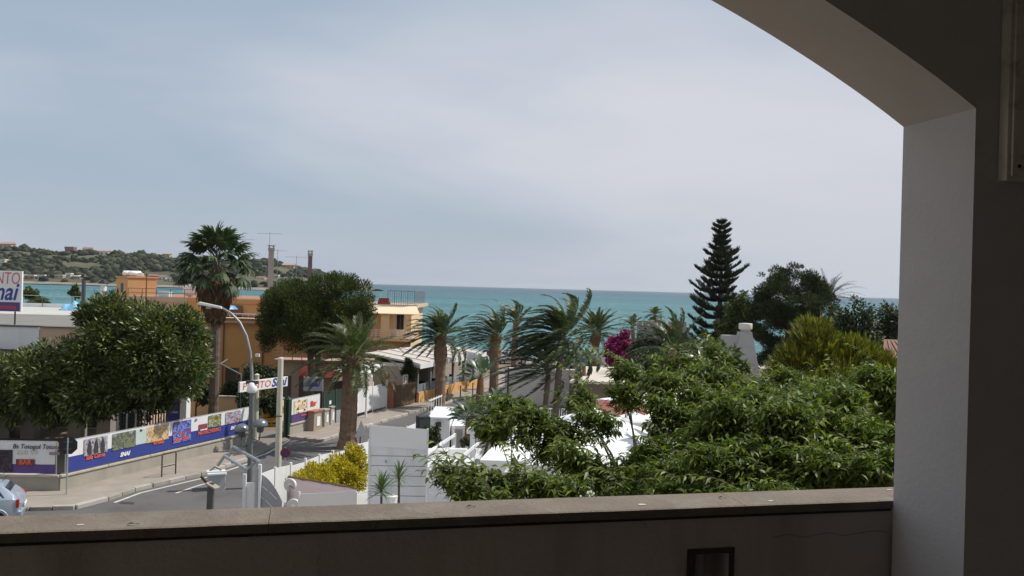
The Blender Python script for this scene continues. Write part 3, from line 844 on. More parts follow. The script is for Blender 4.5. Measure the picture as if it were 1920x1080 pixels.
# three dark riders in the first picture
for q in (.22, .5, .78):
    x_ = xa(157)+(xa(201)-xa(157))*q
    MB().add([(x_-.09,-.0385,.58),(x_+.09,-.0385,.58),(x_+.12,-.0385,.85),(x_+.05,-.0385,1.12),(x_,-.0385,1.2),(x_-.06,-.0385,1.1),(x_-.12,-.0385,.8)], [(0,1,2,3,4,5,6)]).build('printed_figure', BLKL, bA)
# short banner of the corner wall
A2 = A_ - (A_-C_).normalized()*6.2
bC = banner('white and purple shaded banner with bar lettering on the corner wall', A2, aC, 6.0, Z0, Z1, 1.16, PURP)
def xc(px, py=850): return along(px, py, A2, A_)[0]
txt(bC, 'Bs Totogol Totosei', .25, BLKL, xc(70, 834), 1.86, shear=.2, sx=.95, bold=.003)
plate(bC, PICS['i'], xc(33), xc(52), 1.55, 1.70); plate(bC, PICS['i'], xc(58), xc(70), 1.58, 1.70); plate(bC, mat('print_grey', (.25,.23,.22), .5, .2, 8), xc(93), xc(112), 1.55, 1.66)
plate(bC, mat('print_maroon', (.16,.05,.05), .5, .2, 8), xc(31), xc(66), 1.12, 1.36)
txt(bC, 'BAR', .26, ORL, xc(48, 870), 1.24, y=-.042, bold=.01)
plate(bC, PICS['h'], xc(-60), xc(24), .84, 1.72)
# coffee banner past the entrance
W2d = (W2b-W2a).normalized(); Lb2 = along(600, 770, W2a, W2b)[0]
bD = banner('short white and purple banner with a coffee cup picture past the entrance', W2a+W2d*.1, aD, Lb2-.1, Z0, Z1+.03, 1.22, PURP)
def xd(px, py=770): return along(px, py, W2a+W2d*.1, W2b)[0]
plate(bD, PICS['g'], xd(551), xd(575), 1.24, 1.98)
cupx = (xd(551)+xd(575))/2
MB().add([(cupx+.30*math.cos(a*.5236), -.0385, .63+.09*math.sin(a*.5236)) for a in range(12)], [tuple(range(12))]).build('printed_saucer', WHL, bD)
MB().add([(cupx-.2,-.040,.68),(cupx+.2,-.040,.68),(cupx+.27,-.040,.98),(cupx-.27,-.040,.98)], [(0,1,2,3)]).build('printed_cup', mat('print_cup', (.62,.48,.28), .5, .1, 5), bD)
txt(bD, 'Bar', .40, REDL, xd(587, 765), 1.62, bold=.02)
txt(bD, 'Caffetteria Gelateria', .15, ORL, (xd(551)+xd(597))/2, 1.08, shear=.15, bold=.003)

# picket railing behind the banners
pk = thing('picket_railing', 'black iron picket railing with pale tips behind the long banner', 'railing', (A_.x-1.2, A_.y+.9, 0), aA)
I_ = inv_root(pk)
k0, k1 = xa(262), xa(352)
for i in range(18):
    x = k0 + (k1-k0)*i/17
    MB().box(x-.035, x+.035, .0, .03, .5, 2.42+.06*(i % 2)).build('picket', BLACKM if i % 3 else GALV, pk)
    MB().add([(x-.035,.0,2.49+.06*(i%2)-.001),(x+.035,.0,2.49+.06*(i%2)-.001),(x+.035,.03,2.49+.06*(i%2)-.001),(x-.035,.03,2.49+.06*(i%2)-.001),(x,.015,2.58)], [(0,1,4),(1,2,4),(2,3,4),(3,0,4),(0,3,2,1)]).build('picket_tip', GALV, pk)
for z_ in (.8, 2.2): MB().box(k0-.1, k1+.1, .031, .06, z_, z_+.05).build('rail', BLACKM, pk)
box('foot', CONC, pk, k0-.2, k1+.2, -.05, .14, 0, .5)

# white pillar with hanging blue banner
pp = P(348, 740, 46.0)
wp = thing('white_pillar', 'square white pillar with a hanging blue banner behind the picket railing', 'pillar', (pp.x, 46.0, 0), R(-14))
zt = P(348, 690, 46).z
MB().bbox(-.20, .20, -.2, .2, 0, zt, .02).build('shaft', WHITE, wp); MB().bbox(-.27, .27, -.27, .27, zt+.001, zt+.14, .02).build('cap', WHITE, wp)
MB().box(-1.15, -.215, -.05, -.02, .9, 2.75).build('hanging_banner', BLUEP, wp)
lettering('Sala', .26, ORL, wp, (-.68, -.056, 2.35), shear=.1); lettering('SNAI', .2, WHL, wp, (-.62, -.056, 1.45), shear=.3)

# ------------------------------------------------------------------ betting shop on the corner, behind the big tree
sh = thing('shop_building', 'single storey shop with pale fascia and deep dark porch behind the big tree', 'building', (-34, 48, 0))
def shp(name, m, *a): return bw(MB().box(*a), name, m, sh)
zf1, zf0 = P(60, 611, 46).z, P(30, 652, 46).z
xw = P(92, 630, 46).x; xe = P(225, 630, 46).x
shp('fascia', WHITE, -46, xw, 45.0, 58, zf0, zf1); shp('fascia', PEACH, xw+.002, xe, 45.05, 58, zf0+.02, zf1+.05)
shp('fascia_trim', STEELD, -46.1, xe+.05, 44.93, 45.0-.002, zf1, zf1+.06)
shp('back_wall', PEACH, -46, xe-.1, 48.5, 57.9, -.1, zf0)
for px in (-40, 12, 58, 146, 200):
    x = P(px, 760, 45.4).x
    shp('porch_column', mat('porch_grey', (.24,.22,.19), .9, .1, 1), x-.36, x+.36, 45.1, 45.75, 0, zf0-.001)
for px in (36, 100, 176):
    x = P(px, 760, 48.4).x
    shp('shop_door', GLASS, x-1.0, x+1.0, 48.44, 48.49, .1, 2.6)
shp('roof_felt', mat('shop_felt', (.20,.19,.175), .95, .12, .6), -45.8, xe-.2, 45.3, 57.8, zf1+.051, zf1+.07)
# billboard on the shop's roof
bb_ = P(42, 545, 45.6)
zb0, zb1 = P(20, 584, 45.6).z, P(20, 508, 45.6).z
W_b = 2.75
bl = thing('roof_billboard', 'white and purple betting shop billboard standing on the shop roof edge', 'sign', (bb_.x-W_b/2, 45.6, zf1), R(0))
MB().box(-W_b/2, W_b/2, -.06, .06, zb0-zf1, zb1-zf1).build('panel', WHITE2, bl, bevel=.01)
MB().box(-W_b/2+.04, W_b/2-.08, -.075, -.0605, zb0-zf1+.02, zb0-zf1+.50).build('purple_band', PURP, bl)
zz = zb1-zf1
lettering('PUNTO', .92, REDL, bl, (W_b/2-.10, -.07, zz-.42), shear=.1, sx=.66, bold=-.012, align='RIGHT')
lettering('Snai', 1.32, BLUEL, bl, (W_b/2-.26, -.07, zz-1.14), shear=.28, sx=.80, bold=.02, align='RIGHT')
lettering('Scommesse', .38, REDL, bl, (W_b/2-.28, -.08, zb0-zf1+.24), shear=.3, sx=.85, bold=.006, align='RIGHT')
for x in (-1.1, 0, 1.0): MB().tube([(x, .03, -.02), (x, .03, zb0-zf1+.02)], .04, 8).build('leg', BLACKM, bl)

# white flat roofed building further back
wh = thing('flat_roof_building', 'long white flat roofed building between the shop and the bay', 'building', (-36, 74, 0))
xr_ = P(262, 570, 66).x
bw(MB().box(-60, xr_, 66, 84, -.1, 5.40), 'wall', WHITE, wh)
bw(MB().box(-60, xr_, 66-.1, 84.1, 5.401, 5.50), 'roof_slab', mat('roof_felt', (.47,.46,.43), .9, .1, .6, stain=(.36,.35,.32), sfac=.5, sscale=.3), wh)
bw(MB().box(-60, xr_, 83.8, 84.08, 5.501, 5.85), 'parapet', WHITE, wh)
for i in range(9):
    x = -46+i*2.9
    bw(MB().tube([(x, 83.7, 5.5), (x, 83.7, 6.62)], .03, 6), 'rail_post', STEELD, wh)
bw(MB().tube([(-50, 83.7, 6.62), (-22, 83.7, 6.62)], .028, 6), 'rail', mat('pale_green_rail', (.35,.42,.30), .6), wh)
def vent(px, ytop, ybot, Y, rad, m, label, capm=BLACKM):
    b_ = P(px, ybot, Y); z1_ = P(px, ytop, Y).z
    v = thing('vent_pipe', label, 'chimney', (b_.x, Y, b_.z))
    MB().tube([(0,0,-.6), (0,0,z1_-b_.z)], rad, 12).build('pipe', m, v, smooth=False)
    zz_ = z1_-b_.z
    MB().lathe([(rad*1.7, zz_+.12), (rad*1.9, zz_+.18), (rad*.6, zz_+.42)], 12).build('cowl', capm, v)
    MB().tube([(rad*.9,0,zz_-.05), (rad*1.4,0,zz_+.14)], .02, 5).build('cowl_strut', capm, v)
vent(156, 524, 575, 62, .14, STEELD, 'dark metal vent pipe with flat cowl on the white roof')
vent(193, 535, 585, 60, .20, WHITE, 'pale round chimney with dark cowl beside the orange hut')
bt = P(136, 560, 78)
tp = thing('roof_tarp', 'crumpled light blue plastic sheet on the white flat roof', 'tarp', (bt.x, 78, 5.5))
nx = 14; V = []
for i in range(nx):
    for j in range(8):
        V.append((-1.0+2.0*i/(nx-1), -.6+1.2*j/7, max(0.02, .95*(1-abs(i/(nx-1)*2-1)**2)*(1-abs(j/7*2-1)**2)+.1*math.sin(i*2.1+j*1.3))*(.75+.25*math.sin(i*.9))))
MB().add(V, [(i*8+j, (i+1)*8+j, (i+1)*8+j+1, i*8+j+1) for i in range(nx-1) for j in range(7)]).build('sheet', mat('pale_blue_plastic', (.22,.52,.78), .4, .1, 3), tp, smooth=True)
MB().box(-.95, .95, -.55, .55, 0, .06).build('pallet', BROWN, tp)

# ------------------------------------------------------------------ mustard building with roof terrace
ob = thing('mustard_building', 'mustard yellow two storey building with roof terrace behind the fan palm', 'building', (-24, 66, 0))
xl, xr = P(165, 600, 62).x, P(640, 640, 62).x
def obx(name, m, *a): return bw(MB().box(*a), name, m, ob)
zled = P(450, 605, 62).z
obx('wall', ORANGE, xl, xr, 62, 78, -.1, zled)
obx('ledge', mat('ledge_cream', (.52,.38,.24), .9, .06, 1), xl-.2, xr+.1, 61.5, 62.9, zled+.001, zled+.34)
zup = P(450, 561, 65).z
DULLP = mat('dull_peach', (.43,.345,.265), .9, .08, .8, .2, 25, stain=(.34,.28,.22), sfac=.4, sscale=.6, streak=True)
xmid = P(350, 570, 64.9).x
obx('upper_wall', DULLP, xl+.5, xmid, 65, 78, zled+.341, zup-.35); obx('upper_wall', ORANGE, xmid+.002, xr-.3, 65.01, 78, zled+.341, zup-.351)
xmid = P(350, 570, 64.9).x
obx('terrace_parapet', DULLP, xl+.5, xmid, 64.9, 78.1, zup-.349, zup); obx('terrace_parapet', ORANGE2, xmid+.002, xr-.3, 64.92, 78.08, zup-.349, zup-.001)
obx('terrace_floor', TERRA, xl+.8, xr-.6, 65.3, 77.8, zup+.001, zup+.02)
obx('shutter', mat('brown_shutter', (.16,.09,.05), .7, .1, 3), P(430, 580, 65).x, P(455, 580, 65).x, 64.86, 64.98, zled+.4, zup-.5)
obx('balcony_rail', WHITE2, P(412, 588, 61.7).x, P(500, 588, 61.7).x, 61.58, 61.64, zled+.62, zled+.70)
for i in range(9):
    x = P(412, 588, 61.7).x + i*.42
    bw(MB().tube([(x, 61.6, zled+.34), (x, 61.6, zled+.63)], .014, 6), 'baluster', WHITE2, ob)
# ground floor openings
for px in (436, 470, 520):
    x = P(px, 690, 62).x
    obx('window', GLASS, x-.5, x+.5, 61.95, 61.999, 1.0, 2.3); obx('window_frame', CREAM, x-.62, x+.62, 61.90, 61.949, .9, 1.0-.002)
for px in (418, 492):
    x = P(px, 690, 62).x; bw(MB().tube([(x, 61.93, 0), (x, 61.93, zled-.02)], .05, 8), 'drainpipe', mat('drain_brown', (.17,.11,.08), .6), ob)
obx('gutter', _M['drain_brown'], xl-.25, xr+.15, 61.38, 61.498, zled+.22, zled+.33)
# stair hut on the terrace, turned
hc = P(247, 540, 70); zh0, zh1 = zup-.2, P(247, 518, 70).z
ht = thing('roof_hut', 'orange rendered stair hut with small window on the roof terrace', 'hut', (hc.x, 71, zh0), R(48))
MB().box(-1.25, 1.15, -1.05, 1.05, 0, zh1-zh0-.12).build('wall', ORANGE2, ht)
MB().box(-1.33, 1.23, -1.13, 1.13, zh1-zh0-.119, zh1-zh0).build('roof_slab', mat('hut_slab', (.50,.27,.12), .9, .1, 2), ht)
MB().box(-1.27, -1.249, -.25, .2, .35, 1.15).build('window', GLASS, ht)
for dx in (-.7, -.2):
    w_ = thing('water_tank', 'short white plastic water tank lying on the orange roof hut', 'tank', (hc.x+dx, 71, zh1), R(34), 'water tanks on the hut')
    MB().tube([(-.5,0,.24),(-.42,0,.24),(.42,0,.24),(.5,0,.24)], [.12,.22,.22,.12], 12).build('barrel', WHITE2, w_, smooth=True)
    MB().box(-.4, .4, -.16, .16, 0, .06).build('cradle', STEEL, w_)
def dish(px, py, Y, rad, z0, label, az=R(200), el=R(25)):
    c = P(px, py, Y)
    t = thing('satellite_dish', label, 'dish', (c.x, Y, z0), 0, 'satellite dishes')
    zc_ = c.z-z0
    Rm = Matrix.Rotation(az, 3, 'Z') @ Matrix.Rotation(R(90)-el, 3, 'X')
    prof = [(rad*q, -.22*rad*(1-q*q)) for q in (.02, .3, .55, .8, 1.0)] + [(rad*1.02, .01), (rad*.98, .02)] + [(rad*q, -.20*rad*(1-q*q)+.015) for q in (.8, .55, .3, .02)]
    MB().lathe(prof, 22, (0, -.12, zc_), Rm).build('reflector', WHITE2, t, smooth=True)
    tip = Rm @ Vector((0, 0, rad*.8)) + Vector((0, -.12, zc_))
    low = Rm @ Vector((0, rad*.95, 0)) + Vector((0, -.12, zc_))
    MB().tube([low, tip], .015, 6).build('feed_arm', STEELD, t)
    MB().tube([tip, tip + (Rm @ Vector((0,0,-.1)))], [.04,.03], 8).build('receiver', STEELD, t)
    MB().tube([(0,0,0), (0,0,zc_+.05)], .035, 8).build('mast', STEEL, t)
dish(357, 545, 66, .52, zup, 'large white satellite dish on the terrace beside the fan palm')
dish(264, 517, 71, .30, zh1, 'small white satellite dish on top of the orange hut')
# terrace railing, cable post
rl = thing('terrace_railing', 'dark horizontal pipe railing along the roof terrace edge', 'railing', (P(240, 557, 65).x, 65, zup))
x1_ = P(372, 560, 65).x - rl.location.x
for i in range(6): MB().tube([(x1_*i/5,0,0),(x1_*i/5,0,.62)], .025, 6).build('post', STEELD, rl)
for z_ in (.3, .62): MB().tube([(0,0,z_),(x1_,0,z_)], .022, 6).build('rail', STEELD, rl)
q_ = P(276, 560, 64.6); pr_ = thing('cable_post', 'thin brown wooden cable post in front of the orange hut', 'post', (q_.x, 64.4, zled+.34))
MB().tube([(0,0,0), (0,0,P(276,512,64.6).z-zled-.34)], [.06,.045], 8).build('shaft', BROWN, pr_); MB().box(-.12,.12,-.03,.03,P(276,512,64.6).z-zled-.5,P(276,512,64.6).z-zled-.44).build('crossbar', BROWN, pr_)
# lidded boxes seen on the terrace
q_ = P(302, 568, 64.9); cb = thing('roof_box', 'pale blue plastic box on the terrace wall near the hut', 'box', (q_.x, 65.6, zup))
MB().box(-.4,.4,-.25,.25,0,.34).build('body', mat('pale_plastic', (.55,.66,.66), .5, .05, 2), cb); MB().box(-.43,.43,-.28,.28,.341,.39).build('lid', WHITE2, cb)
# tall chimneys
def chimney(px, ytop, Y, wd, m, label, h0):
    p = P(px, ytop, Y); t = thing('chimney', label, 'chimney', (p.x, Y, h0), R(20))
    z = p.z-h0
    MB().box(-wd/2, wd/2, -wd/2, wd/2, 0, z-.35).build('stack', m, t); MB().box(-wd*.62, wd*.62, -wd*.62, wd*.62, z-.349, z-.12).build('collar', CONC, t)
    for a_ in (-1, 1): MB().box(a_*wd*.4-.04, a_*wd*.4+.04, -wd*.4, wd*.4, z-.119, z+.02).build('cowl_leg', CONC, t)
    MB().box(-wd*.7, wd*.7, -wd*.7, wd*.7, z+.021, z+.09).build('cap', CONC, t)
    return t, z
c1, z1_ = chimney(509, 462, 68, .40, CONC, 'tall square concrete chimney carrying an antenna above the terrace', zup)
c2, z2_ = chimney(582, 472, 68, .30, mat('dark_chimney', (.15,.12,.12), .9, .15, 2), 'tall narrow dark chimney behind the round pine', zup)
def antenna(px, py, Y, z0, half, label, ang=0.1, n=7):
    p = P(px, py, Y); t = thing('tv_antenna', label, 'antenna', (p.x, Y, z0), ang, 'television antennas')
    z = p.z-z0
    MB().tube([(0,0,0),(0,0,z+.1)], .018, 6).build('mast', STEEL, t)
    MB().tube([(-half,0,z),(half,0,z)], .012, 5).build('boom', STEEL, t)
    for i in range(n): 
        x = -half*.95+1.9*half*i/(n-1); MB().tube([(x,-.25,z),(x,.25,z)], .007, 4).build('element', STEEL, t)
antenna(506, 438, 68, zup+z1_+.09, .95, 'long yagi antenna on top of the concrete chimney')
antenna(556, 482, 68.5, zup, .9, 'low yagi antenna reaching towards the dark chimney', .05)
antenna(455, 449, 66.5, zup, .9, 'yagi antenna half hidden by the crown of the fan palm', .02)
antenna(521, 470, 69, zup, .7, 'short yagi antenna just beside the concrete chimney', .3, 5)
# blue and white parasol on the ledge balcony
q_ = P(431, 582, 63.6)
um = thing('balcony_parasol', 'blue and white parasol on the balcony behind the fan palm trunk', 'parasol', (q_.x, 63.6, zled+.341))
zz = P(431, 572, 63.6).z-zled-.341
MB().tube([(0,0,0),(0,0,zz)], .025, 8).build('pole', WHITE2, um)
for i in range(8):
    a, b_ = i*math.pi/4, (i+1)*math.pi/4; r_ = .62
    MB().add([(0,0,zz+.05),(r_*.6*math.cos(a),r_*.6*math.sin(a),zz-.06),(r_*.6*math.cos(b_),r_*.6*math.sin(b_),zz-.06),(r_*math.cos(a),r_*math.sin(a),zz-.3),(r_*math.cos(b_),r_*math.sin(b_),zz-.3)], [(0,1,2),(1,3,4,2)]).build('canopy_panel', BLUET if i % 3 else mat('pale_blue_cloth', (.45,.62,.75), .8), um)

# ------------------------------------------------------------------ cream house with awning
ch = thing('cream_house', 'cream two storey house with canvas awning and roof railing by the sea', 'house', (-11, 76, 0))
Yc = 72.0
xl2, xr2 = P(640, 600, Yc).x, P(771, 610, Yc).x
def cbx(name, m, *a, p=None): return bw(MB().box(*a), name, m, ch)
zr = P(740, 571, Yc).z; zb2 = P(740, 652, Yc).z
cbx('wall', CREAM, xl2, xr2, Yc, Yc+9, -.1, zr-.25)
cbx('roof_slab', mat('house_slab', (.50,.39,.29), .9, .06, 1), xl2-.2, xr2+.5, Yc-.3, Yc+9.2, zr-.249, zr)
# awning
za_, zbw = P(740, 573, Yc).z, P(740, 589, Yc-1.4).z
xs0, xs1 = P(692, 580, Yc).x, P(782, 575, Yc).x
bw(MB().hexa([(xs0,Yc-1.4,zbw),(P(787,589,Yc-1.4).x,Yc-1.4,zbw),(xs1,Yc-.31,za_-.03),(xs0,Yc-.31,za_-.03),(xs0,Yc-1.4,zbw+.04),(P(787,589,Yc-1.4).x,Yc-1.4,zbw+.04),(xs1,Yc-.31,za_),(xs0,Yc-.31,za_)]), 'awning', CREAM2, ch)
for px in (700, 760): bw(MB().tube([(P(px,589,Yc-1.4).x, Yc-1.38, zbw), (P(px,589,Yc-1.4).x, Yc-.02, zbw-.35)], .025, 6), 'awning_arm', WHITE2, ch)
xw0, xw1 = P(744, 605, Yc).x, P(757, 605, Yc).x
wz0, wz1 = P(750, 618, Yc).z, P(750, 590, Yc).z
cbx('window', GLASS, xw0, xw1, Yc-.04, Yc-.001, wz0, wz1)
cbx('window_frame', mat('dark_frame', (.09,.07,.05), .6), (xw0+xw1)/2-.03, (xw0+xw1)/2+.03, Yc-.07, Yc-.041, wz0, wz1)
cbx('balcony_slab', CREAM, P(690,640,Yc-1).x, P(778,640,Yc-1).x, Yc-1.1, Yc-.002, P(740,640,Yc-1).z, P(740,634,Yc-1).z)
zs = P(740, 634, Yc-1).z
for px0, px1 in ((697, 713), (730, 762)):
    xa_, xb_ = P(px0,625,Yc-1).x, P(px1,625,Yc-1).x
    for z_ in (.2, .36, .52, .68): bw(MB().tube([(xa_,Yc-1.05,zs+z_),(xb_,Yc-1.05,zs+z_)], .022, 6), 'balcony_rail', WHITE2, ch)
    for i in range(3): bw(MB().tube([(xa_+(xb_-xa_)*i/2,Yc-1.05,zs),(xa_+(xb_-xa_)*i/2,Yc-1.05,zs+.7)], .028, 6), 'balcony_post', WHITE2, ch)
cbx('balcony_pier', CREAM, P(714,620,Yc-1).x, P(729,620,Yc-1).x, Yc-1.12, Yc-.75, zs+.001, P(720,588,Yc-1).z)
cbx('planter', WHITE2, P(768,625,Yc-1).x, P(774,625,Yc-1).x, Yc-1.0, Yc-.8, zs+.001, zs+.5)
# roof railing
zt_ = P(740, 545, Yc).z
xk0, xk1 = P(728, 550, Yc).x, P(778, 550, Yc).x
for i in range(13):
    x = xk0+(xk1-xk0)*i/12
    bw(MB().box(x-.018, x+.018, Yc-.2, Yc-.16, zr+.001, zt_), 'railing_bar', STEEL if i % 3 else STEELD, ch)
for z_ in (zr+.12, zt_-.04): bw(MB().box(xk0, xk1, Yc-.155, Yc-.12, z_, z_+.05), 'railing_rail', STEEL, ch)
for i in range(10):
    y = Yc+.3+i*.8; bw(MB().box(xk1+.02, xk1+.06, y, y+.035, zr+.001, zt_), 'railing_bar', STEEL, ch)
bw(MB().box(xk1+.02, xk1+.06, Yc-.1, Yc+8, zt_-.04+.06, zt_+.06), 'railing_rail', STEEL, ch)
q_ = P(720, 560, Yc+.5); tb = thing('roof_hood', 'dark red brick barbecue hood on the cream house roof', 'chimney', (q_.x, Yc+.6, zr))
MB().hexa([(-.55,-.3,0),(.55,-.3,0),(.55,.3,0),(-.55,.3,0),(-.38,-.25,.5),(.38,-.25,.5),(.38,.25,.5),(-.38,.25,.5)]).build('hood', REDR, tb); MB().box(-.5,.5,-.35,.35,.501,.56).build('slab', CONC, tb)

# ------------------------------------------------------------------ beach restaurant with slatted canopy
Rc = G(779, 759); Rd = G(891, 727); Rc.z = Rd.z = 0
rdir = (Rd-Rc).normalized(); ra = math.atan2(rdir.y, rdir.x); RL = 13.5
rs_ = thing('beach_restaurant', 'low beach restaurant with striped canopy roof and open dark dining room', 'restaurant', (Rc.x, Rc.y, 0), ra)
# local x along the street, y to the building's inside
RWd = 4.2
npan = 7
for i in range(npan):
    xa_, xb_ = RL*i/npan+.06, RL*(i+1)/npan-.06
    MB().hexa([(xa_,-.25,2.90),(xb_,-.25,2.90),(xb_,RWd,3.5),(xa_,RWd,3.5),(xa_,-.25,2.95),(xb_,-.25,2.95),(xb_,RWd,3.55),(xa_,RWd,3.55)]).build('roof_panel', mat('canopy_cloth', (.50,.455,.41), .9, .07, 1.2, stain=(.42,.38,.34), sfac=.4), rs_)
for i in range(npan+1):
    x = RL*i/npan
    MB().hexa([(x-.06,-.3,2.88),(x+.06,-.3,2.88),(x+.06,RWd,3.48),(x-.06,RWd,3.48),(x-.06,-.3,3.02),(x+.06,-.3,3.02),(x+.06,RWd,3.62),(x-.06,RWd,3.62)]).build('roof_beam', WHITE, rs_)
MB().box(-.1, RL+.1, -.36, -.301, 2.62, 2.98).build('eaves_fascia', WHITE, rs_)
MB().box(-.16, -.062, -.3, RWd, 2.70, 2.95).build('gable_fascia', WHITE, rs_)
MB().box(-.12, 0, .35, RWd+2, 0, 2.69).build('end_wall', BEIGE, rs_)
MB().box(-.10, RL, RWd, RWd+.2, 0, 3.45).build('back_wall', mat('restaurant_back', (.10,.085,.075), .9, .1, 1), rs_)
MB().box(0, RL, 0, RWd, .0, .05).build('floor', mat('restaurant_floor', (.10,.09,.085), .8, .1, 1), rs_)
MB().box(0.3, RL, -.12, .08, 0, .86).build('plinth_wall', mat('ochre_render', (.60,.34,.13), .9, .07, 1), rs_)
for i in range(7):
    x = .9+i*1.75
    MB().add([(x-.10,-.126,.35),(x+.04,-.126,.3),(x+.12,-.126,.62),(x+.05,-.126,.6),(x-.02,-.126,.45)], [(0,1,2,3,4)]).build('wall_motif', mat('motif_brown', (.28,.13,.05), .8), rs_)
for i in range(6):
    x = .15+i*RL/6
    MB().box(x+.15, x+RL/6-.15, -.03, -.01, .861, 1.45).build('glass_screen', PANE, rs_)
    MB().box(x-.09, x+.09, -.1, .08, .862, 2.86).build('post', mat('grey_post', (.20,.20,.20), .7, .1, 2), rs_)
# orange round emblem on the end wall
ey = along(727, 697, Rc, Rc+Vector((-rdir.y, rdir.x, 0)))[0]
EM = mat('emblem_orange', (.42,.19,.06), .8, .1, 3)
MB().lathe([(.24,0),(.24,.02)], 18, (-.121, ey, 1.98), Matrix.Rotation(R(-90), 3, 'Y')).build('emblem_disc', EM, rs_)
MB().lathe([(.10,0),(.10,.03)], 12, (-.13, ey, 2.0), Matrix.Rotation(R(-90), 3, 'Y')).build('emblem_hub', BEIGE, rs_)
MB().hexa([(-.13,ey+.1,1.78),(-.122,ey+.1,1.78),(-.122,ey+.28,1.42),(-.13,ey+.28,1.42),(-.13,ey+.0,1.78),(-.122,ey+.0,1.78),(-.122,ey+.22,1.40),(-.13,ey+.22,1.40)]).build('emblem_tail', EM, rs_)
# tables and chairs in the dining room
def chair(loc, rz, label='black dining chair under the restaurant canopy', m=BLACKM):
    t = thing('dining_chair', label, 'chair', loc, rz, 'chairs under the canopy')
    MB().box(-.22,.22,-.22,.22,.44,.48).build('seat', m, t); MB().box(-.22,.22,.19,.22,.5,.9).build('backrest', m, t)
    for a in (-.2, .2):
        for c in (-.2, .2): MB().box(a-.018,a+.018,c-.018,c+.018,0,.44).build('leg', m, t)
    return t
def dtable(loc, rz):
    t = thing('dining_table', 'small pale topped dining table under the restaurant canopy', 'table', loc, rz, 'tables under the canopy')
    MB().box(-.4,.4,-.4,.4,.72,.75).build('tabletop', mat('table_top', (.42,.42,.42), .4, .05, 2), t); MB().tube([(0,0,.03),(0,0,.72)], .035, 8).build('column', BLACKM, t); MB().lathe([(.25,0),(.22,.03)], 12).build('base', BLACKM, t)
    return t
T0, CH0 = dtable((0,0,-50), ra), chair((0,0,-50), ra)
first = True
Rm_ = Matrix.Rotation(ra, 3, 'Z')
for i in range(6):
    for j, yy in enumerate((.95, 2.5)):
        c = Rc + Rm_ @ Vector((1.1+i*2.15, yy, .05))
        tt = T0 if (i, j) == (0, 0) else copy_tree(T0)
        tt.location = c
        for k, (dx, dy, rz) in enumerate(((-.62, 0, 90), (.62, 0, -90))):
            cc = CH0 if (i, j, k) == (0, 0, 0) else copy_tree(CH0)
            cc.location = c + Rm_ @ Vector((dx, dy, 0)); cc.rotation_euler = (0, 0, ra+R(rz))

# ------------------------------------------------------------------ terrace building with dark red awning band
rb = thing('terrace_building', 'low building with dark red fascia band and railed terrace behind the pine', 'building', (-14, 60, 0))
Yr = 59.0
x0_, x1_ = P(512, 690, Yr).x, P(690, 690, Yr).x
ztp, zbt = P(600, 676, Yr).z, P(600, 707, Yr).z
bw(MB().box(x0_, x1_, Yr, Yr+2.9, ztp-.12, ztp), 'terrace_slab', mat('slab_pink', (.44,.30,.24), .9, .08, 1), rb)
bw(MB().hexa([(x0_+2,Yr-.8,zbt),(x1_,Yr-.8,zbt),(x1_,Yr-.01,ztp-.16),(x0_+2,Yr-.01,ztp-.16),(x0_+2,Yr-.8,zbt+.06),(x1_,Yr-.8,zbt+.06),(x1_,Yr-.01,ztp-.13),(x0_+2,Yr-.01,ztp-.13)]), 'red_awning', REDR, rb)
bw(MB().box(x0_+.2, x1_-.1, Yr+.6, Yr+2.8, -.1, ztp-.121), 'wall', BEIGE, rb)
for px in (528, 548, 566, 585, 604, 622, 640):
    x = P(px, 668, Yr).x
    bw(MB().box(x-.03, x+.03, Yr+.02, Yr+.07, ztp+.001, ztp+.75), 'terrace_post', mat('pink_paint', (.55,.36,.29), .7), rb)
for z_ in (.25, .5, .74): bw(MB().box(x0_, x1_, Yr+.071, Yr+.10, ztp+z_, ztp+z_+.035), 'terrace_rail', mat('pink_paint', (.55,.36,.29), .7), rb)
for px in (530, 575, 640):
    x = P(px, 740, Yr+.6).x
    bw(MB().box(x-.55, x+.55, Yr+.55, Yr+.598, .1, 2.1), 'door', mat('dull_door', (.13,.11,.10), .6, .1, 2), rb)
# white tent awning and its bracket post at the gate
tn = thing('white_awning', 'white flat awning on a bracket post above the white gate', 'awning', (P(690, 780, 55).x, 55, 0))
xa_ = P(621, 700, 56.0); xb_ = P(697, 702, 54.6)
bw(MB().beam((xa_.x, 56.6, P(621,712,56.6).z), (xb_.x, 54.6, P(697,703,54.6).z), .12, .26), 'front_edge', CLOTH, tn)
bw(MB().hexa([(xa_.x,56.6,2.75),(xb_.x,54.6,2.95),(xb_.x+.4,57.5,3.25),(xa_.x+.2,58.2,3.1),(xa_.x,56.6,2.78),(xb_.x,54.6,2.98),(xb_.x+.4,57.5,3.28),(xa_.x+.2,58.2,3.13)]), 'canopy', CLOTH, tn)
pb_ = P(687, 740, 54.6)
bw(MB().tube([(pb_.x,54.62,0),(pb_.x,54.62,2.9)], .07, 8), 'post', WHITE2, tn); bw(MB().tube([(pb_.x,54.62,2.1),(xb_.x,54.62,2.9)], .045, 6), 'bracket', WHITE2, tn)

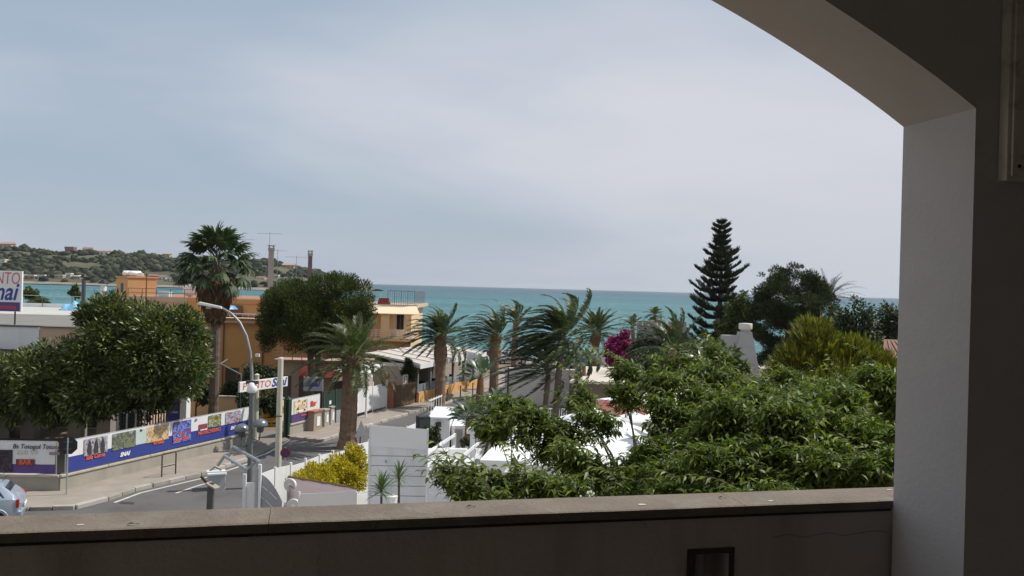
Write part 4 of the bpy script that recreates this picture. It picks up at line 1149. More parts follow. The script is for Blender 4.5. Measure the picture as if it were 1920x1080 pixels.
# ------------------------------------------------------------------ gates
def ga(name, px0, py0, px1, py1):
    a, b_ = G(px0, py0), G(px1, py1); a.z = b_.z = 0.13
    return a, b_, math.atan2(b_.y-a.y, b_.x-a.x), (b_-a).length
a, b_, an, L = ga('g', 668, 783, 724, 769)
wg = thing('white_gate', 'white boarded double gate beside the brick gatepost', 'gate', a, an)
nb = 22
for i in range(nb):
    x = L*i/nb; MB().box(x+.004, x+L/nb-.004, 0, .03, .12, 1.72+.03*math.sin(i*.9)).build('board', WHITE, wg)
for z_ in (.2, .75, 1.5): MB().box(0, L, .031, .07, z_, z_+.09).build('rail', WHITE, wg)
for x in (0, L*.52, L): MB().box(x-.05, x+.05, -.03, .0-.002, 0, 2.0).build('stile', WHITE, wg)
q_ = G(733, 769); 
bp_ = thing('brick_gatepost', 'red brick gatepost with rounded top between the two gates', 'gatepost', (q_.x, q_.y+.2, .13), an)
for i in range(20):
    z_ = i*.085; s_ = .225+random.uniform(-.006,.006)
    MB().box(-s_, s_, -s_, s_, z_, z_+.077).build('brick_course', BRICK, bp_)
MB().box(-.212, .212, -.212, .212, 0, 1.70).build('mortar_core', mat('mortar', (.33,.27,.22), .95), bp_)
MB().lathe([(.24,1.701),(.23,1.78),(.16,1.84),(.05,1.87)], 12).build('rounded_cap', BRICK, bp_)
a, b_, an, L = ga('g', 740, 769, 778, 760)
bg_ = thing('brown_gate', 'brown metal gate next to the ochre restaurant wall', 'gate', a, an)
nb = 12
for i in range(nb): MB().box(L*i/nb+.006, L*(i+1)/nb-.006, 0, .025, .08, 1.55).build('slat', BROWN, bg_)
for z_ in (.15, 1.4): MB().box(0, L, .026, .06, z_, z_+.07).build('rail', BROWN, bg_)
q_ = G(757, 765); ws = thing('menu_board', 'small white framed menu board standing behind the brown gate', 'sign', (q_.x, q_.y+.5, .13), an)
for x in (-.32, .32): MB().box(x-.03, x+.03, -.02, .02, 0, 2.1).build('leg', WHITE2, ws)
MB().box(-.30, .30, -.022, .022, 2.101, 2.16).build('top_bar', WHITE2, ws); MB().box(-.28, .28, -.01, .01, 1.0, 2.06).build('board', picmat('menu_print', ['#5a4a3c','#8a7a68','#d8cdb8','#3c3430'], 9, 2.0), ws)
# dark green fence panel by the pale palm, with grey plinth
a, b_, an, L = ga('g', 606, 802, 650, 791)
dg = thing('green_gate', 'dark green sheet gate with grey lower panel behind the thick palm', 'gate', a, an)
MB().box(0, L, 0, .04, .75, 2.0).build('upper_sheet', GREENM, dg); MB().box(0, L, .002, .038, .02, .74).build('lower_sheet', mat('grey_sheet', (.30,.32,.33), .6, .1, 2), dg)
for x in (0, L*.5, L): MB().box(x-.035, x+.035, -.04, -.001, 0, 2.06).build('post', STEELD, dg)
MB().box(L*.22, L*.30, -.012, -.001, 1.2, 1.42).build('notice', WHITE2, dg)
# utility pillars on the pavement
def util(px, py, w_, h_, label, m=CONC, top=None):
    p = G(px, py); t = thing('utility_pillar', label, 'pillar', (p.x, p.y, .13), aD)
    MB().hexa([(-w_*.62,-.25,0),(w_*.62,-.25,0),(w_*.62,.25,0),(-w_*.62,.25,0),(-w_*.5,-.22,h_),(w_*.5,-.22,h_),(w_*.5,.22,h_),(-w_*.5,.22,h_)]).build('body', m, t)
    MB().box(-w_*.58, w_*.58, -.27, .27, h_+.001, h_+.09).build('cap', top or m, t); MB().box(-w_*.2, w_*.28, -.262, -.24, .25, h_*.75).build('door', WHITE2, t)
util(589, 810, .75, 1.05, 'brown capped utility pillar below the coffee banner', mat('utility_conc', (.33,.27,.21), .9, .15, 2), BRICK)
util(606, 803, .45, .95, 'pale narrow utility pillar next to the brown capped one')
util(617, 799, .38, 1.0, 'pale round shouldered utility pillar at the green gate')
# bollards
for px, py in ((838, 757), (863, 749), (886, 743)):
    p = G(px, py); t = thing('bollard', 'slim brown metal bollard on the pavement by the ochre wall', 'bollard', (p.x, p.y, .13), 0, 'bollards by the restaurant')
    MB().tube([(0,0,0),(0,0,.85)], .045, 8).build('shaft', BROWN, t); MB().lathe([(.055,.851),(.06,.9),(.02,.95)], 8).build('knob', BROWN, t)

# ------------------------------------------------------------------ entrance sign and its posts
a, b_ = P(448, 727, 44.2), P(538, 716, 47.5); a.z = b_.z = 0
an = math.atan2(b_.y-a.y, b_.x-a.x); L = (b_-a).length
es = thing('entrance_sign', 'white entrance sign with red and blue lettering over the gateway', 'sign', a, an)
MB().box(0, L, -.06, .06, 2.86, 3.40).build('panel', WHITE2, es, bevel=.01)
lettering('PUNTO', .50, REDL, es, (L*.34, -.065, 3.13), shear=.1, sx=1.25, bold=.0)
lettering('Snai', .62, BLUEL, es, (L*.80, -.065, 3.14), shear=.28, sx=1.15, bold=.02)
for x in (.1, L-.1): MB().tube([(x, 0, 0), (x, 0, 2.859)], .05, 8).build('post', GREENM, es)
q_ = G(541, 820); gp = thing('gate_post', 'dark green square gate post at the end of the coffee banner wall', 'gatepost', (q_.x-.1, q_.y+.1, 0), aD)
MB().box(-.16,.16,-.16,.16,0,2.1).build('shaft', GREENM, gp); MB().add([(-.18,-.18,2.1),(.18,-.18,2.1),(.18,.18,2.1),(-.18,.18,2.1),(0,0,2.28)], [(0,1,4),(1,2,4),(2,3,4),(3,0,4),(0,3,2,1)]).build('cap', GREENM, gp)
q_ = P(587, 720, 51.5)
s2 = thing('box_sign', 'grey double sided box sign on two posts behind the coffee banner', 'sign', (q_.x, 51.5, 0), R(12))
zz0, zz1 = P(587, 733, 51.5).z, P(587, 707, 51.5).z
MB().box(-.56, .56, -.12, .12, zz0, zz1).build('case', mat('sign_grey', (.36,.36,.38), .6, .05, 2), s2); MB().box(.561, .60, -.14, .14, zz0-.03, zz1+.02).build('edge_trim', WHITE2, s2)
lettering('Snai', .40, BLUEL, s2, (0, -.125, (zz0+zz1)/2), shear=.28, sx=1.15, bold=.015)
for x in (-.42, .42): MB().tube([(x,0,0),(x,0,zz0-.001)], .05, 8).build('post', STEELD, s2)
q_ = P(480, 770, 46.5); cpole = thing('stub_pole', 'short cream wooden pole behind the lamp at the entrance', 'pole', (q_.x, 46.5, 0))
MB().tube([(0,0,0),(0,0,P(480,703,46.5).z)], [.16,.13], 10).build('shaft', POLEC, cpole); MB().lathe([(.15,P(480,703,46.5).z+.001),(.05,P(480,703,46.5).z+.08)], 10).build('cap', POLEC, cpole)
# stack of yellow drink crates
q_ = G(514, 812)
for i in range(3):
    c = thing('drink_crate', ['yellow plastic drink crate at the bottom of the entrance stack','yellow plastic drink crate in the middle of the entrance stack','yellow plastic drink crate on top of the entrance stack'][i], 'crate', (q_.x-.9+.05*i, q_.y+2.6, .013+i*.36), R(15+9*i), 'crates at the entrance')
    MB().box(-.5,.5,-.35,.35,0,.04).build('bottom', YELL, c)
    for s_ in (-1, 1):
        MB().box(-.5,.5,s_*.35-.02,s_*.35+.02,.041,.12).build('lower_rim', YELL, c); MB().box(-.5,.5,s_*.35-.02,s_*.35+.02,.26,.35).build('upper_rim', YELL, c)
        MB().box(s_*.5-.02,s_*.5+.02,-.329,.329,.041,.35).build('end', YELL, c)
        for x in (-.4, 0, .4): MB().box(x-.04,x+.04,s_*.35-.018,s_*.35+.018,.121,.259).build('rib', YELL, c)
# garden wall and pergola pipes behind the banner end
gw = thing('garden_wall', 'long low cream garden wall in the shade behind the fan palm', 'wall', (-20, 53, 0))
bw(MB().box(-21.5, P(530, 760, 53).x, 53, 53.25, 0, 1.35), 'wall_body', CREAM, gw); bw(MB().box(-21.6, P(530, 760, 53).x+.05, 52.95, 53.3, 1.351, 1.45), 'coping', COPC, gw)
pg = thing('pipe_frame', 'bent grey pipe frame of a carport beside the fan palm trunk', 'frame', (P(452, 760, 50).x, 50, 0))
bw(MB().tube([(P(452,790,50).x,50,0),(P(452,702,50).x,50,P(452,702,50).z),(P(414,682,51).x,51,P(414,682,51).z),(P(340,708,54).x,54,P(340,708,54).z)], .045, 7), 'front_pipe', STEEL, pg)
bw(MB().tube([(P(414,682,51).x,51,P(414,682,51).z),(P(414,682,51).x-.6,54,P(414,682,51).z)], .04, 6), 'cross_pipe', STEEL, pg)
# ------------------------------------------------------------------ vegetation
PALMG = leafmat('palm_leaf', (.078,.112,.038), (.165,.195,.075), .45, .4, .16)
PALMG2 = leafmat('palm_leaf_dark', (.060,.088,.036), (.14,.165,.072), .44, .42, .14)
PALMY = leafmat('palm_leaf_inner', (.075,.10,.03), (.15,.16,.05), .45, .5, .15)
DEADP = leafmat('palm_leaf_dead', (.115,.068,.036), (.20,.13,.068), .8, .2, .08, tcol=(1.2,.9,.6))
FAN = leafmat('fan_leaf', (.045,.075,.032), (.10,.125,.055), .55, .25, .12)
FICUS = leafmat('ficus_leaf', (.060,.086,.022), (.20,.218,.062), .42, .45, .16)
FRONTL = leafmat('front_leaf', (.080,.118,.018), (.215,.250,.050), .46, .30, .30)
PINEL = leafmat('pine_needle', (.052,.074,.022), (.115,.138,.042), .6, .2, .12)
DARKL = leafmat('dark_leaf', (.032,.052,.018), (.075,.098,.034), .5, .3, .10)
MIDL = leafmat('mid_leaf', (.065,.095,.026), (.13,.155,.048), .5, .3, .16)
NORF = leafmat('norfolk_needle', (.036,.052,.030), (.075,.092,.052), .65, .2, .06)
GOLDL = leafmat('golden_thuja_leaf', (.100,.122,.018), (.30,.265,.032), .55, .25, .18, vh=.7)
YELH = leafmat('yellow_hedge_leaf', (.40,.36,.022), (.70,.58,.035), .5, .3, .3, vh=.5, tcol=(1.3,1.2,.6))
BOUG = leafmat('bougainvillea', (.24,.014,.10), (.43,.036,.21), .6, .2, .2, tcol=(1.5,.6,1.0))
DRAC = leafmat('dracaena_leaf', (.085,.13,.05), (.19,.24,.11), .4, .5, .15)
STREL = leafmat('paddle_leaf', (.05,.085,.045), (.12,.155,.085), .38, .55, .18)

def frond(root, base, az, el, L, grav=1.0, wind=(0,0,0), nl=34, ll=.42, m=PALMG, wid=.085, name='frond', rad=.022, keel=.35, twist=0.0):
    """one feather leaf: arched midrib with leaflets, bent by its weight and the wind (local metres)"""
    n = 12; p = np.array(base, float); d = np.array([math.cos(az)*math.cos(el), math.sin(az)*math.cos(el), math.sin(el)])
    wv_ = np.array(wind, float); d = unit(d + wv_*.30); pts = [p.copy()]; ds = [d.copy()]
    for i in range(n):
        t_ = (i+1)/n
        d = d + np.array([0,0,-1])*grav*.15*t_**.8 + wv_*.15*t_
        d /= np.linalg.norm(d); p = p + d*L/n
        pts.append(p.copy()); ds.append(d.copy())
    pts, ds = np.array(pts), np.array(ds)
    tt = np.repeat(np.linspace(.16, 1.0, nl), 2); side = np.tile([1., -1.], nl)
    tt = np.clip(tt + RNG.normal(0, .006, len(tt)), 0, 1)
    x = tt*n; i0 = np.minimum(x.astype(int), n-1); fq = (x-i0)[:, None]
    pos = pts[i0]*(1-fq)+pts[i0+1]*fq; dd = unit(ds[i0]*(1-fq)+ds[i0+1]*fq)
    up0 = np.array([0, 0, 1.0]); sd_ = unit(np.cross(dd, up0)+1e-4); up_ = np.cross(sd_, dd)
    ang = np.radians(68-42*tt)[:, None]
    ld = dd*np.cos(ang) + sd_*side[:, None]*np.sin(ang) + up_*keel - np.array([0,0,1])*.18*grav + wv_*.45 + RNG.normal(0, .09, pos.shape)
    prof = np.clip(np.minimum((tt-.05)*4.0, 1.0), .15, 1)*(1-.62*np.clip((tt-.45)/.55, 0, 1)**1.5)
    V, Fo = scatter(NEED_T, NEED_F, pos, ld, up_+RNG.normal(0,.2,pos.shape), ll*prof*RNG.uniform(.85,1.12,len(tt)), wid/.32/ll/np.maximum(prof,.3))
    b = MB().tube([tuple(q) for q in pts[::2]], [rad*(1-.8*k/6) for k in range(7)], 4, cap=False)
    q = np.array(b.f); Vt = np.array(b.v, np.float32); Ft = np.concatenate([q[:, :3], q[:, [0,2,3]]])
    Va, Fa = joinVF([(V, Fo), (Vt, Ft)])
    return put(name, arr_mesh(name, Va, [Fa]), m, root)
def palm_trunk(root, h, r0, r1, m=PALMT, boot=None, lean=(0,0), n=12, rough=.05):
    pts, rad = [], []
    k = max(8, int(h/.22))
    for i in range(k+1):
        t_ = i/k; z = h*t_ - .15*(i == 0)
        flare = 1+.35*max(0, 1-t_*6)**2
        if boot: flare *= 1 + boot[1]*math.exp(-((t_-boot[0])/.13)**2)
        pts.append((lean[0]*t_*t_, lean[1]*t_*t_, z)); rad.append((r0+(r1-r0)*t_)*flare*(1+rough*(.5 if i % 2 else -.5))+random.uniform(-.012,.012))
    return MB().tube(pts, rad, n).build('trunk', m, root)
def feather_palm(px, pyb, Y, crown_px, label, r0=.36, r1=.30, nfr=46, L=2.9, wind=(-.5,.05,0), m=PALMG, boot=None, group='palm trees along the street', m2=PALMY, lean_px=None, grav=1.0, trunkm=PALMT, ll=.45, elr=(-35,85), nl=52, boots=True, wid=.07):
    b_ = P(px, 600, Y)
    t = thing('palm_tree', label, 'palm tree', (b_.x, Y, 0.0), 0, group)
    c = P(crown_px[0], crown_px[1], Y)
    hh = c.z; ln = (c.x-b_.x, 0)
    palm_trunk(t, hh, r0, r1, trunkm, boot, ln)
    top = (ln[0], 0, hh)
    if boots:
        bt_ = MB()
        for i in range(60):
            a = i*2.399; z = hh-.1-.75*(i/60); rr_ = r1*(1.0+.25*random.random())
            p0 = Vector((ln[0]+rr_*.7*math.cos(a), rr_*.7*math.sin(a), z)); p1 = p0 + Vector((math.cos(a)*.2, math.sin(a)*.2, .30))
            bt_.beam(p0, p1, .09, .035)
        bt_.build('leaf_bases', BOOT, t)
    for i in range(nfr):
        q = i/nfr; az = i*2.39996+random.uniform(-.15,.15)
        el = R(elr[1]+(elr[0]-elr[1])*q**.8 + random.uniform(-7,7))
        frond(t, (top[0]+.10*math.cos(az), .10*math.sin(az), hh+.15-.45*q), az, el, L*random.uniform(.82,1.08)*(.75+.35*min(1,q*3)), grav, wind, nl=nl, ll=ll, m=(m2 if q < .16 else m), wid=wid)
    return t, top
# the palms of the street
feather_palm(658, 838, 45.0, (661, 668), 'thick trunked date palm standing in the road edge by the yellow hedge', .46, .40, 56, 2.75, (-.38,.05,0), boot=(.88,.30), elr=(-18,86), nl=60, wid=.06)
feather_palm(829, 772, 60.0, (826, 628), 'date palm with orange brown trunk in front of the striped canopy', .37, .34, 50, 2.6, (-.95,.05,0.05), boot=(.76,.40), m=PALMG2, elr=(-22,82), wid=.075)
feather_palm(929, 740, 66.0, (930, 630), 'wind swept date palm with bulging trunk near the pale wall', .36, .33, 46, 3.3, (-1.7,.1,0.10), boot=(.74,.45), m=PALMG2, elr=(-15,80), wid=.085)
feather_palm(1026, 800, 49.0, (1030, 690), 'slim palm blown sideways, lower one of the leaning pair', .19, .15, 34, 3.0, (-1.7,.1,.05), m=PALMG2, boots=False, trunkm=PALMT2, elr=(-20,70), ll=.5, grav=.9, wid=.09)
feather_palm(1046, 800, 47.5, (1056, 628), 'slim taller palm with fronds streaming sideways beside the leaning one', .21, .16, 70, 3.0, (-1.6,.1,-.05), m=PALMG2, boots=False, trunkm=PALMT2, elr=(-25,80), ll=.55, grav=1.0, wid=.10)
feather_palm(1117, 700, 95.0, (1118, 622), 'date palm with stiff full crown beside the magenta bougainvillea', .45, .42, 60, 3.3, (-.08,.0,0), boot=(.8,.35), m=PALMG2, elr=(-22,85), wid=.13, nl=34, grav=.6)
feather_palm(966, 720, 72.0, (968, 600), 'palm with ragged crown rising behind the wind swept date palm', .3, .26, 20, 2.1, (-1.2,.1,0), m=PALMG2, elr=(10,75), wid=.10, nl=30, boots=False)
feather_palm(1258, 720, 62.0, (1262, 655), 'palm with long pale ribbed arching fronds beside the stone wall', .3, .28, 30, 3.6, (-.75,.05,0), m=PALMG2, elr=(5,86), wid=.10, nl=48, group='palms in the garden', boots=False)
feather_palm(1190, 650, 100.0, (1186, 612), 'small palm just visible over the bougainvillea', .25, .22, 20, 1.9, (-.3,0,0), m=PALMG2, elr=(-20,80), wid=.12, nl=18, group='far palms by the beach', boots=False)
feather_palm(1228, 640, 108.0, (1228, 590), 'small round headed palm rising behind the stone wall', .22, .2, 26, 1.3, (-.1,0,0), m=PALMG2, elr=(-40,85), wid=.14, nl=14, group='far palms by the beach', boots=False)
feather_palm(1563, 640, 88.0, (1556, 556), 'thin dry palm with bare curling fronds behind the big pine', .26, .22, 30, 3.2, (.25,0,.12), m=leafmat('palm_leaf_grey', (.10,.105,.09), (.17,.165,.145), .7, .2, .05), elr=(0,80), wid=.045, nl=24, group='palms in the garden', boots=False, m2=leafmat('palm_leaf_grey2', (.10,.10,.09), (.16,.16,.14), .7, .2, .05))
# tall fan palm with a skirt of dead leaves
def fan_leaf(root, base, az, el, Lp, rad, m, droop=.5, wind=(0,0,0), nseg=22, name='fan_leaf'):
    d = np.array([math.cos(az)*math.cos(el), math.sin(az)*math.cos(el), math.sin(el)]) + np.array(wind)*.35
    d /= np.linalg.norm(d); p0 = np.array(base); p1 = p0 + d*Lp + np.array([0,0,-.10*Lp])
    sd_ = np.cross(d, [0,0,1.]); sd_ /= max(np.linalg.norm(sd_), 1e-3); up_ = np.cross(sd_, d)
    a = np.linspace(-2.1, 2.1, nseg)
    dirs = np.cos(a)[:, None]*d + np.sin(a)[:, None]*sd_ + RNG.normal(0,.05,(nseg,3)) + np.array(wind)*.4 - np.array([0,0,1])*droop*(.35+.25*np.abs(a))[:, None]
    T_ = np.array([(0,0,0),(.5,.11,.02),(.5,-.11,.02),(.85,.05,-.10),(.85,-.05,-.10),(1,0,-.26)], np.float32)
    F_ = np.array([(0,2,1),(1,2,4),(1,4,3),(3,4,5)])
    V, Fo = scatter(T_, F_, np.repeat(p1[None], nseg, 0), dirs, np.repeat(up_[None], nseg, 0), rad*RNG.uniform(.8,1.1,nseg)*(1-.25*np.abs(a)/2.1))
    b = MB().tube([tuple(p0), tuple((p0+p1)/2+np.array([0,0,.05*Lp])), tuple(p1)], [.03,.02,.012], 4, cap=False)
    q = np.array(b.f); Va, Fa = joinVF([(V, Fo), (np.array(b.v, np.float32), np.concatenate([q[:, :3], q[:, [0,2,3]]]))])
    return put(name, arr_mesh(name, Va, [Fa]), m, root)
Yw = 50.0; wb = P(405, 600, Yw); wc = P(407, 484, Yw)
wt = thing('fan_palm', 'tall fan palm with shaggy skirt of dead brown leaves by the mustard building', 'palm tree', (wb.x, Yw, 0))
palm_trunk(wt, wc.z, .30, .24, PALMT2, None, (wc.x-wb.x, 0))
for i in range(40):
    q = i/40; az = i*2.39996; el = R(82-112*q**.85+random.uniform(-6,6))
    fan_leaf(wt, (wc.x-wb.x+.1*math.cos(az), .1*math.sin(az), wc.z+.1-.5*q), az, el, 1.25+.45*q, 1.0, FAN, .35+.6*q, (-.35,0,0), 26, name='fan_leaf')
for i in range(120):
    q = i/120; az = i*2.39996; z = wc.z-.45-2.0*q
    fan_leaf(wt, (wc.x-wb.x+.2*math.cos(az), .2*math.sin(az), z), az, R(-40-38*q+random.uniform(-6,6)), .95-.35*q, 1.0, DEADP, 1.3, (0,0,0), 14, name='dead_leaf')

# ------------------------------------------------------------------ broad-leaved trees
def E_(px, py, Y, rx, ry, rd=None):
    """crown lobe seen at a pixel, sized in pixels at distance Y"""
    c = P(px, py, Y); k = Y/F
    return (np.array(c), (rx*k, (rd if rd else (rx+ry)/2*k), ry*k))
def tree(name, label, px, Y, lobes, nclump, nleaf, L, m, r0=.2, fork=.45, cat='tree', group=None, bark=TRUNK, nl=7, base_z=0.0, base_px=None, **k):
    b_ = P(px, 600, Y)
    t = thing(name, label, cat, (b_.x, Y, base_z), 0, group)
    ells = [E_(*l) for l in lobes]
    o, cs = crown('crown', ells, nclump, nleaf, L, m, t, **k)
    low = min(e[0][2]-e[1][2] for e in ells); top_ = max(e[0][2]+e[1][2] for e in ells)
    fz = base_z + max((low-base_z)*.9, (top_-base_z)*fork)
    idx = RNG.choice(len(cs), min(nl, len(cs)), replace=False)
    limbs(t, (b_.x, Y, base_z), (b_.x, Y, fz), [cs[i] for i in idx], r0, bark)
    return t
tree('rubber_tree', 'large dense rubber fig tree with glossy long leaves over the shop porch', 245, 41.5,
     [(300,655,41,92,86),(205,640,41.5,95,78),(110,715,41,95,72),(30,728,41.5,85,60),(325,700,40,64,66),(220,720,40.5,120,70),(-60,725,43,110,64)], 240, 78000, .285, FICUS, .34, .3, rr=(.22,.36), shell=.76, droop=-.05, out=.8, wd=.75, up=.5)
PN = dict(T=NEED_T, Fc=NEED_F)
tree('pine_tree', 'round headed dark pine with two trunks beside the mustard building', 584, 57.0,
     [(560,590,57,70,62),(625,560,57.5,62,50),(660,560,57,42,45),(530,620,57,48,48),(600,620,57,60,45),(650,610,57.5,45,45),(580,545,58,40,28)], 150, 85000, .20, PINEL, .26, .4, rr=(.26,.42), shell=.72, droop=-.5, out=.7, wd=.9, flat=.75, **PN)
pt = P(602, 600, 57.4); 
limbs([o for o in bpy.data.objects if o.name.startswith('pine_tree')][0], (pt.x, 57.4, 0), (pt.x-.2, 57.4, 4.6), [(pt.x+1.6,57,6.5),(pt.x+.4,57.6,7.2)], .25, TRUNK)
tree('big_pine', 'broad dark pine with dense crown beside the white chimney tower', 1478, 72.0,
     [(1478,560,72,62,66),(1520,565,72.5,42,50),(1440,600,72,34,60),(1490,640,72,70,62),(1450,530,72.5,30,30),(1500,525,72,42,30),(1545,590,72,32,45),(1470,690,71,60,40)], 230, 80000, .24, DARKL, .4, .35, rr=(.17,.32), shell=.70, droop=-.5, out=.8, wd=.9, flat=.8, **PN)
tree('olive_tree', 'lighter green loose tree between the tall conifer and the dark pine', 1388, 74.0, [(1392,585,74,36,32),(1370,610,74,30,28),(1405,615,74,28,28)], 70, 7000, .30, MIDL, .2, .4, rr=(.25,.4), shell=.4)
tree('garden_tree', 'dark glossy tree next to the golden conifer under the sea horizon', 1612, 58.0, [(1608,605,58,36,44),(1582,620,58,40,35),(1610,660,58,55,45)], 110, 11000, .28, DARKL, .2, .35, rr=(.22,.38), shell=.5)
tree('garden_tree', 'dark glossy tree at the pillar above the brown tiled roof', 1672, 60.0, [(1672,600,60,30,36),(1700,610,60,60,44),(1660,640,60,44,36)], 90, 9500, .28, DARKL, .2, .35, rr=(.22,.38), shell=.5)
tree('pale_shrub_tree', 'pale green tree beside the big pine and the golden conifer', 1575, 66.0, [(1573,612,66,30,24),(1560,640,66,32,28)], 50, 5000, .26, MIDL, .16, .4, rr=(.25,.4), shell=.4)
# bougainvillea and hedges on the garden wall
tree('bougainvillea', 'magenta bougainvillea in full flower on the garden wall', 1158, 86.0, [(1158,648,86,24,20),(1174,634,86,14,14),(1148,664,86,20,20),(1168,672,86,20,20),(1158,690,86,22,14)], 80, 9000, .26, BOUG, .14, .4, cat='shrub', rr=(.3,.5), shell=.3, wd=1.6)
tree('garden_hedge', 'dark green hedge mass over the stone garden wall', 1215, 80.0, [(1215,640,80,30,26),(1250,650,80,40,34),(1195,670,80,28,28),(1300,660,78,46,28),(1345,660,78,36,26),(1230,680,76,50,26)], 170, 17000, .26, DARKL, .2, .3, cat='hedge', rr=(.25,.42), shell=.3)
tree('young_tree', 'loose yellow green young tree below the white chimney tower', 1345, 34.0, [(1340,670,34,42,34),(1330,705,34,50,34),(1380,710,34,40,30)], 70, 4200, .30, MIDL, .12, .4, rr=(.25,.4), shell=.3, droop=.25)
tree('cypress_shrub', 'clipped dark cypress shrub at the corner of the restaurant end wall', 767, 61.3, [(767,700,61.3,13,16),(767,682,61.3,8,12)], 40, 4000, .16, DARKL, .08, .3, cat='shrub', rr=(.3,.5), shell=.3, droop=-.8, **PN)
for px, py, Y, rx, ry, lb in ((480, 700, 52.5, 34, 22, 'dark leafy shrub along the cream garden wall by the fan palm'), (505, 752, 51.0, 20, 16, 'dark shrub beside the drink crates at the entrance'), (440, 735, 54.5, 26, 18, 'broad dark hedge bush behind the fan palm trunk'), (372, 735, 50.5, 22, 16, 'low dark bush behind the white pillar'), (466, 752, 50, 18, 20, 'dark bush behind the top of the double lamp')):
    tree('garden_shrub', lb, px, Y, [(px,py,Y,rx,ry),(px+rx*.5,py+ry*.6,Y,rx*.7,ry*.8)], 40, 3200, .2, DARKL, .06, .3, cat='shrub', group='shrubs behind the banner wall', rr=(.3,.5), shell=.3)
for px, py, Y, rx, ry, lb in ((58, 548, 95, 14, 10, 'small dark tree top beside the roof billboard'), (70, 568, 92, 20, 10, 'low green bush below the tree by the roof billboard'), (140, 545, 96, 10, 10, 'small pale green tree top above the blue roof sheet')):
    tree('coast_tree', lb, px, Y, [(px,py,Y,rx,ry),(px+rx*.4,py+6,Y,rx*.8,ry*.7)], 26, 1800, .3, MIDL, .1, .4, group='trees at the bay shore', rr=(.3,.5), shell=.3)

# tall layered araucaria
Yn = 82.0; nb_ = P(1349, 600, Yn); ntop = P(1347, 414, Yn).z
nf = thing('norfolk_pine', 'tall layered conifer with open upswept tiers against the sky', 'conifer', (nb_.x, Yn, 0))
MB().tube([(0,0,-.1),(0,0,ntop*.3),(.02,0,ntop*.7),(-.1,0,ntop)], [.38,.3,.16,.03], 8).build('trunk', TRUNK, nf, smooth=True)
zlow = P(1349, 645, Yn).z; parts = []; br = MB()
z = zlow; lay = 0
while z < ntop-.15:
    q = (ntop-z)/(ntop-zlow); Lb = (.28+ 3.9*q**.86)*random.uniform(.72,1.06)
    nbr = 8 if q > .25 else 6
    for i in range(nbr):
        a = 2*math.pi*(i+.5*(lay % 2))/nbr + random.uniform(-.4,.4); Ll = Lb*random.uniform(.55,1.15)
        rise = .04+.30*(1-q)+random.uniform(-.07,.07)
        pts = [Vector((math.cos(a)*Ll*u, math.sin(a)*Ll*u, z + Ll*(rise*u + .16*u*u - .20*q*math.sin(u*math.pi)))) for u in (0,.25,.5,.75,1)]
        br.tube(pts, [.05*Ll*.5+.012,.035,.025,.018,.006], 4, cap=False)
        m_ = int(30+115*Ll)
        u = RNG.uniform(.12,1,m_); ii = np.minimum((u*4).astype(int),3); fq = (u*4-ii)[:,None]
        PP = np.array([p[:] for p in pts]); pos = PP[ii]*(1-fq)+PP[ii+1]*fq
        dd = unit(PP[ii+1]-PP[ii]); sdv = np.stack([-dd[:,1],dd[:,0],np.zeros(m_)],1)
        s_ = RNG.uniform(-1,1,m_)[:,None]
        pos = pos + sdv*s_*.75*(1-u[:,None]*.6)*min(1.0,Ll/2) + np.array([0,0,1])*RNG.uniform(-.03,.10,m_)[:,None]
        ld = dd*.8 + sdv*s_*.9 + np.array([0,0,.55]) + RNG.normal(0,.2,(m_,3))
        parts.append(scatter(NEED_T, NEED_F, pos, ld, RNG.normal(0,1,(m_,3))+np.array([0,0,.5]), RNG.uniform(.30,.56,m_), .60))
    z += .46+.44*q; lay += 1
br.build('branches', TRUNK, nf)
Va, Fa = joinVF(parts); put('crown', arr_mesh('crown', Va, [Fa]), NORF, nf)

# golden conifer: upright flat sprays
gt = thing('golden_conifer', 'broad golden green conifer with upright feathery sprays near the pillar', 'conifer', (P(1560, 600, 31).x, 31.0, 0))
def sprays(parent, lobes, n, L, m, lean=(-.25,0,0), sub=9, name='crown', upl=.75):
    parts = []
    ells = [E_(*l) for l in lobes]; vol = np.array([e[1][0]*e[1][2] for e in ells]); cnt = (n*vol/vol.sum()).astype(int)
    for (c, r), k in zip(ells, cnt):
        u = sph(k); u[:, 2] = np.where(u[:, 2] < -.35, -u[:, 2], u[:, 2]); q = RNG.uniform(.62, 1.0, k)
        pos = np.array(c) + u*q[:, None]*np.array(r)
        d = unit(u*.75 + np.array([0,0,upl]) + np.array(lean) + RNG.normal(0,.16,(k,3)))
        sv = unit(np.cross(d, RNG.normal(0,1,(k,3)))); 
        for j in range(sub):
            f_ = j/(sub-1); ang = (1 if j % 2 else -1)*(.62-.35*f_)
            pj = pos + d*(L*.72*f_); dj = d*math.cos(ang)+sv*math.sin(ang) if j < sub-1 else d
            parts.append(scatter(NEED_T, NEED_F, pj, dj, np.cross(d, sv), L*(.52-.2*f_)*RNG.uniform(.8,1.15,k), .55))
    V, Fo = joinVF(parts)
    return put(name, arr_mesh(name, V-np.array(parent.location, np.float32), [Fo]), m, parent)
sprays(gt, [(1528,662,31,30,52),(1505,700,31,48,42),(1590,690,31,58,42),(1640,712,31,40,38),(1560,732,30.6,98,48),(1478,735,30.6,36,28)], 2000, .68, GOLDL)
limbs(gt, (gt.location.x, 31, 0), (gt.location.x, 31, 3.5), [np.array(P(1525,650,31)), np.array(P(1590,680,31)), np.array(P(1640,705,31))], .16, TRUNK)

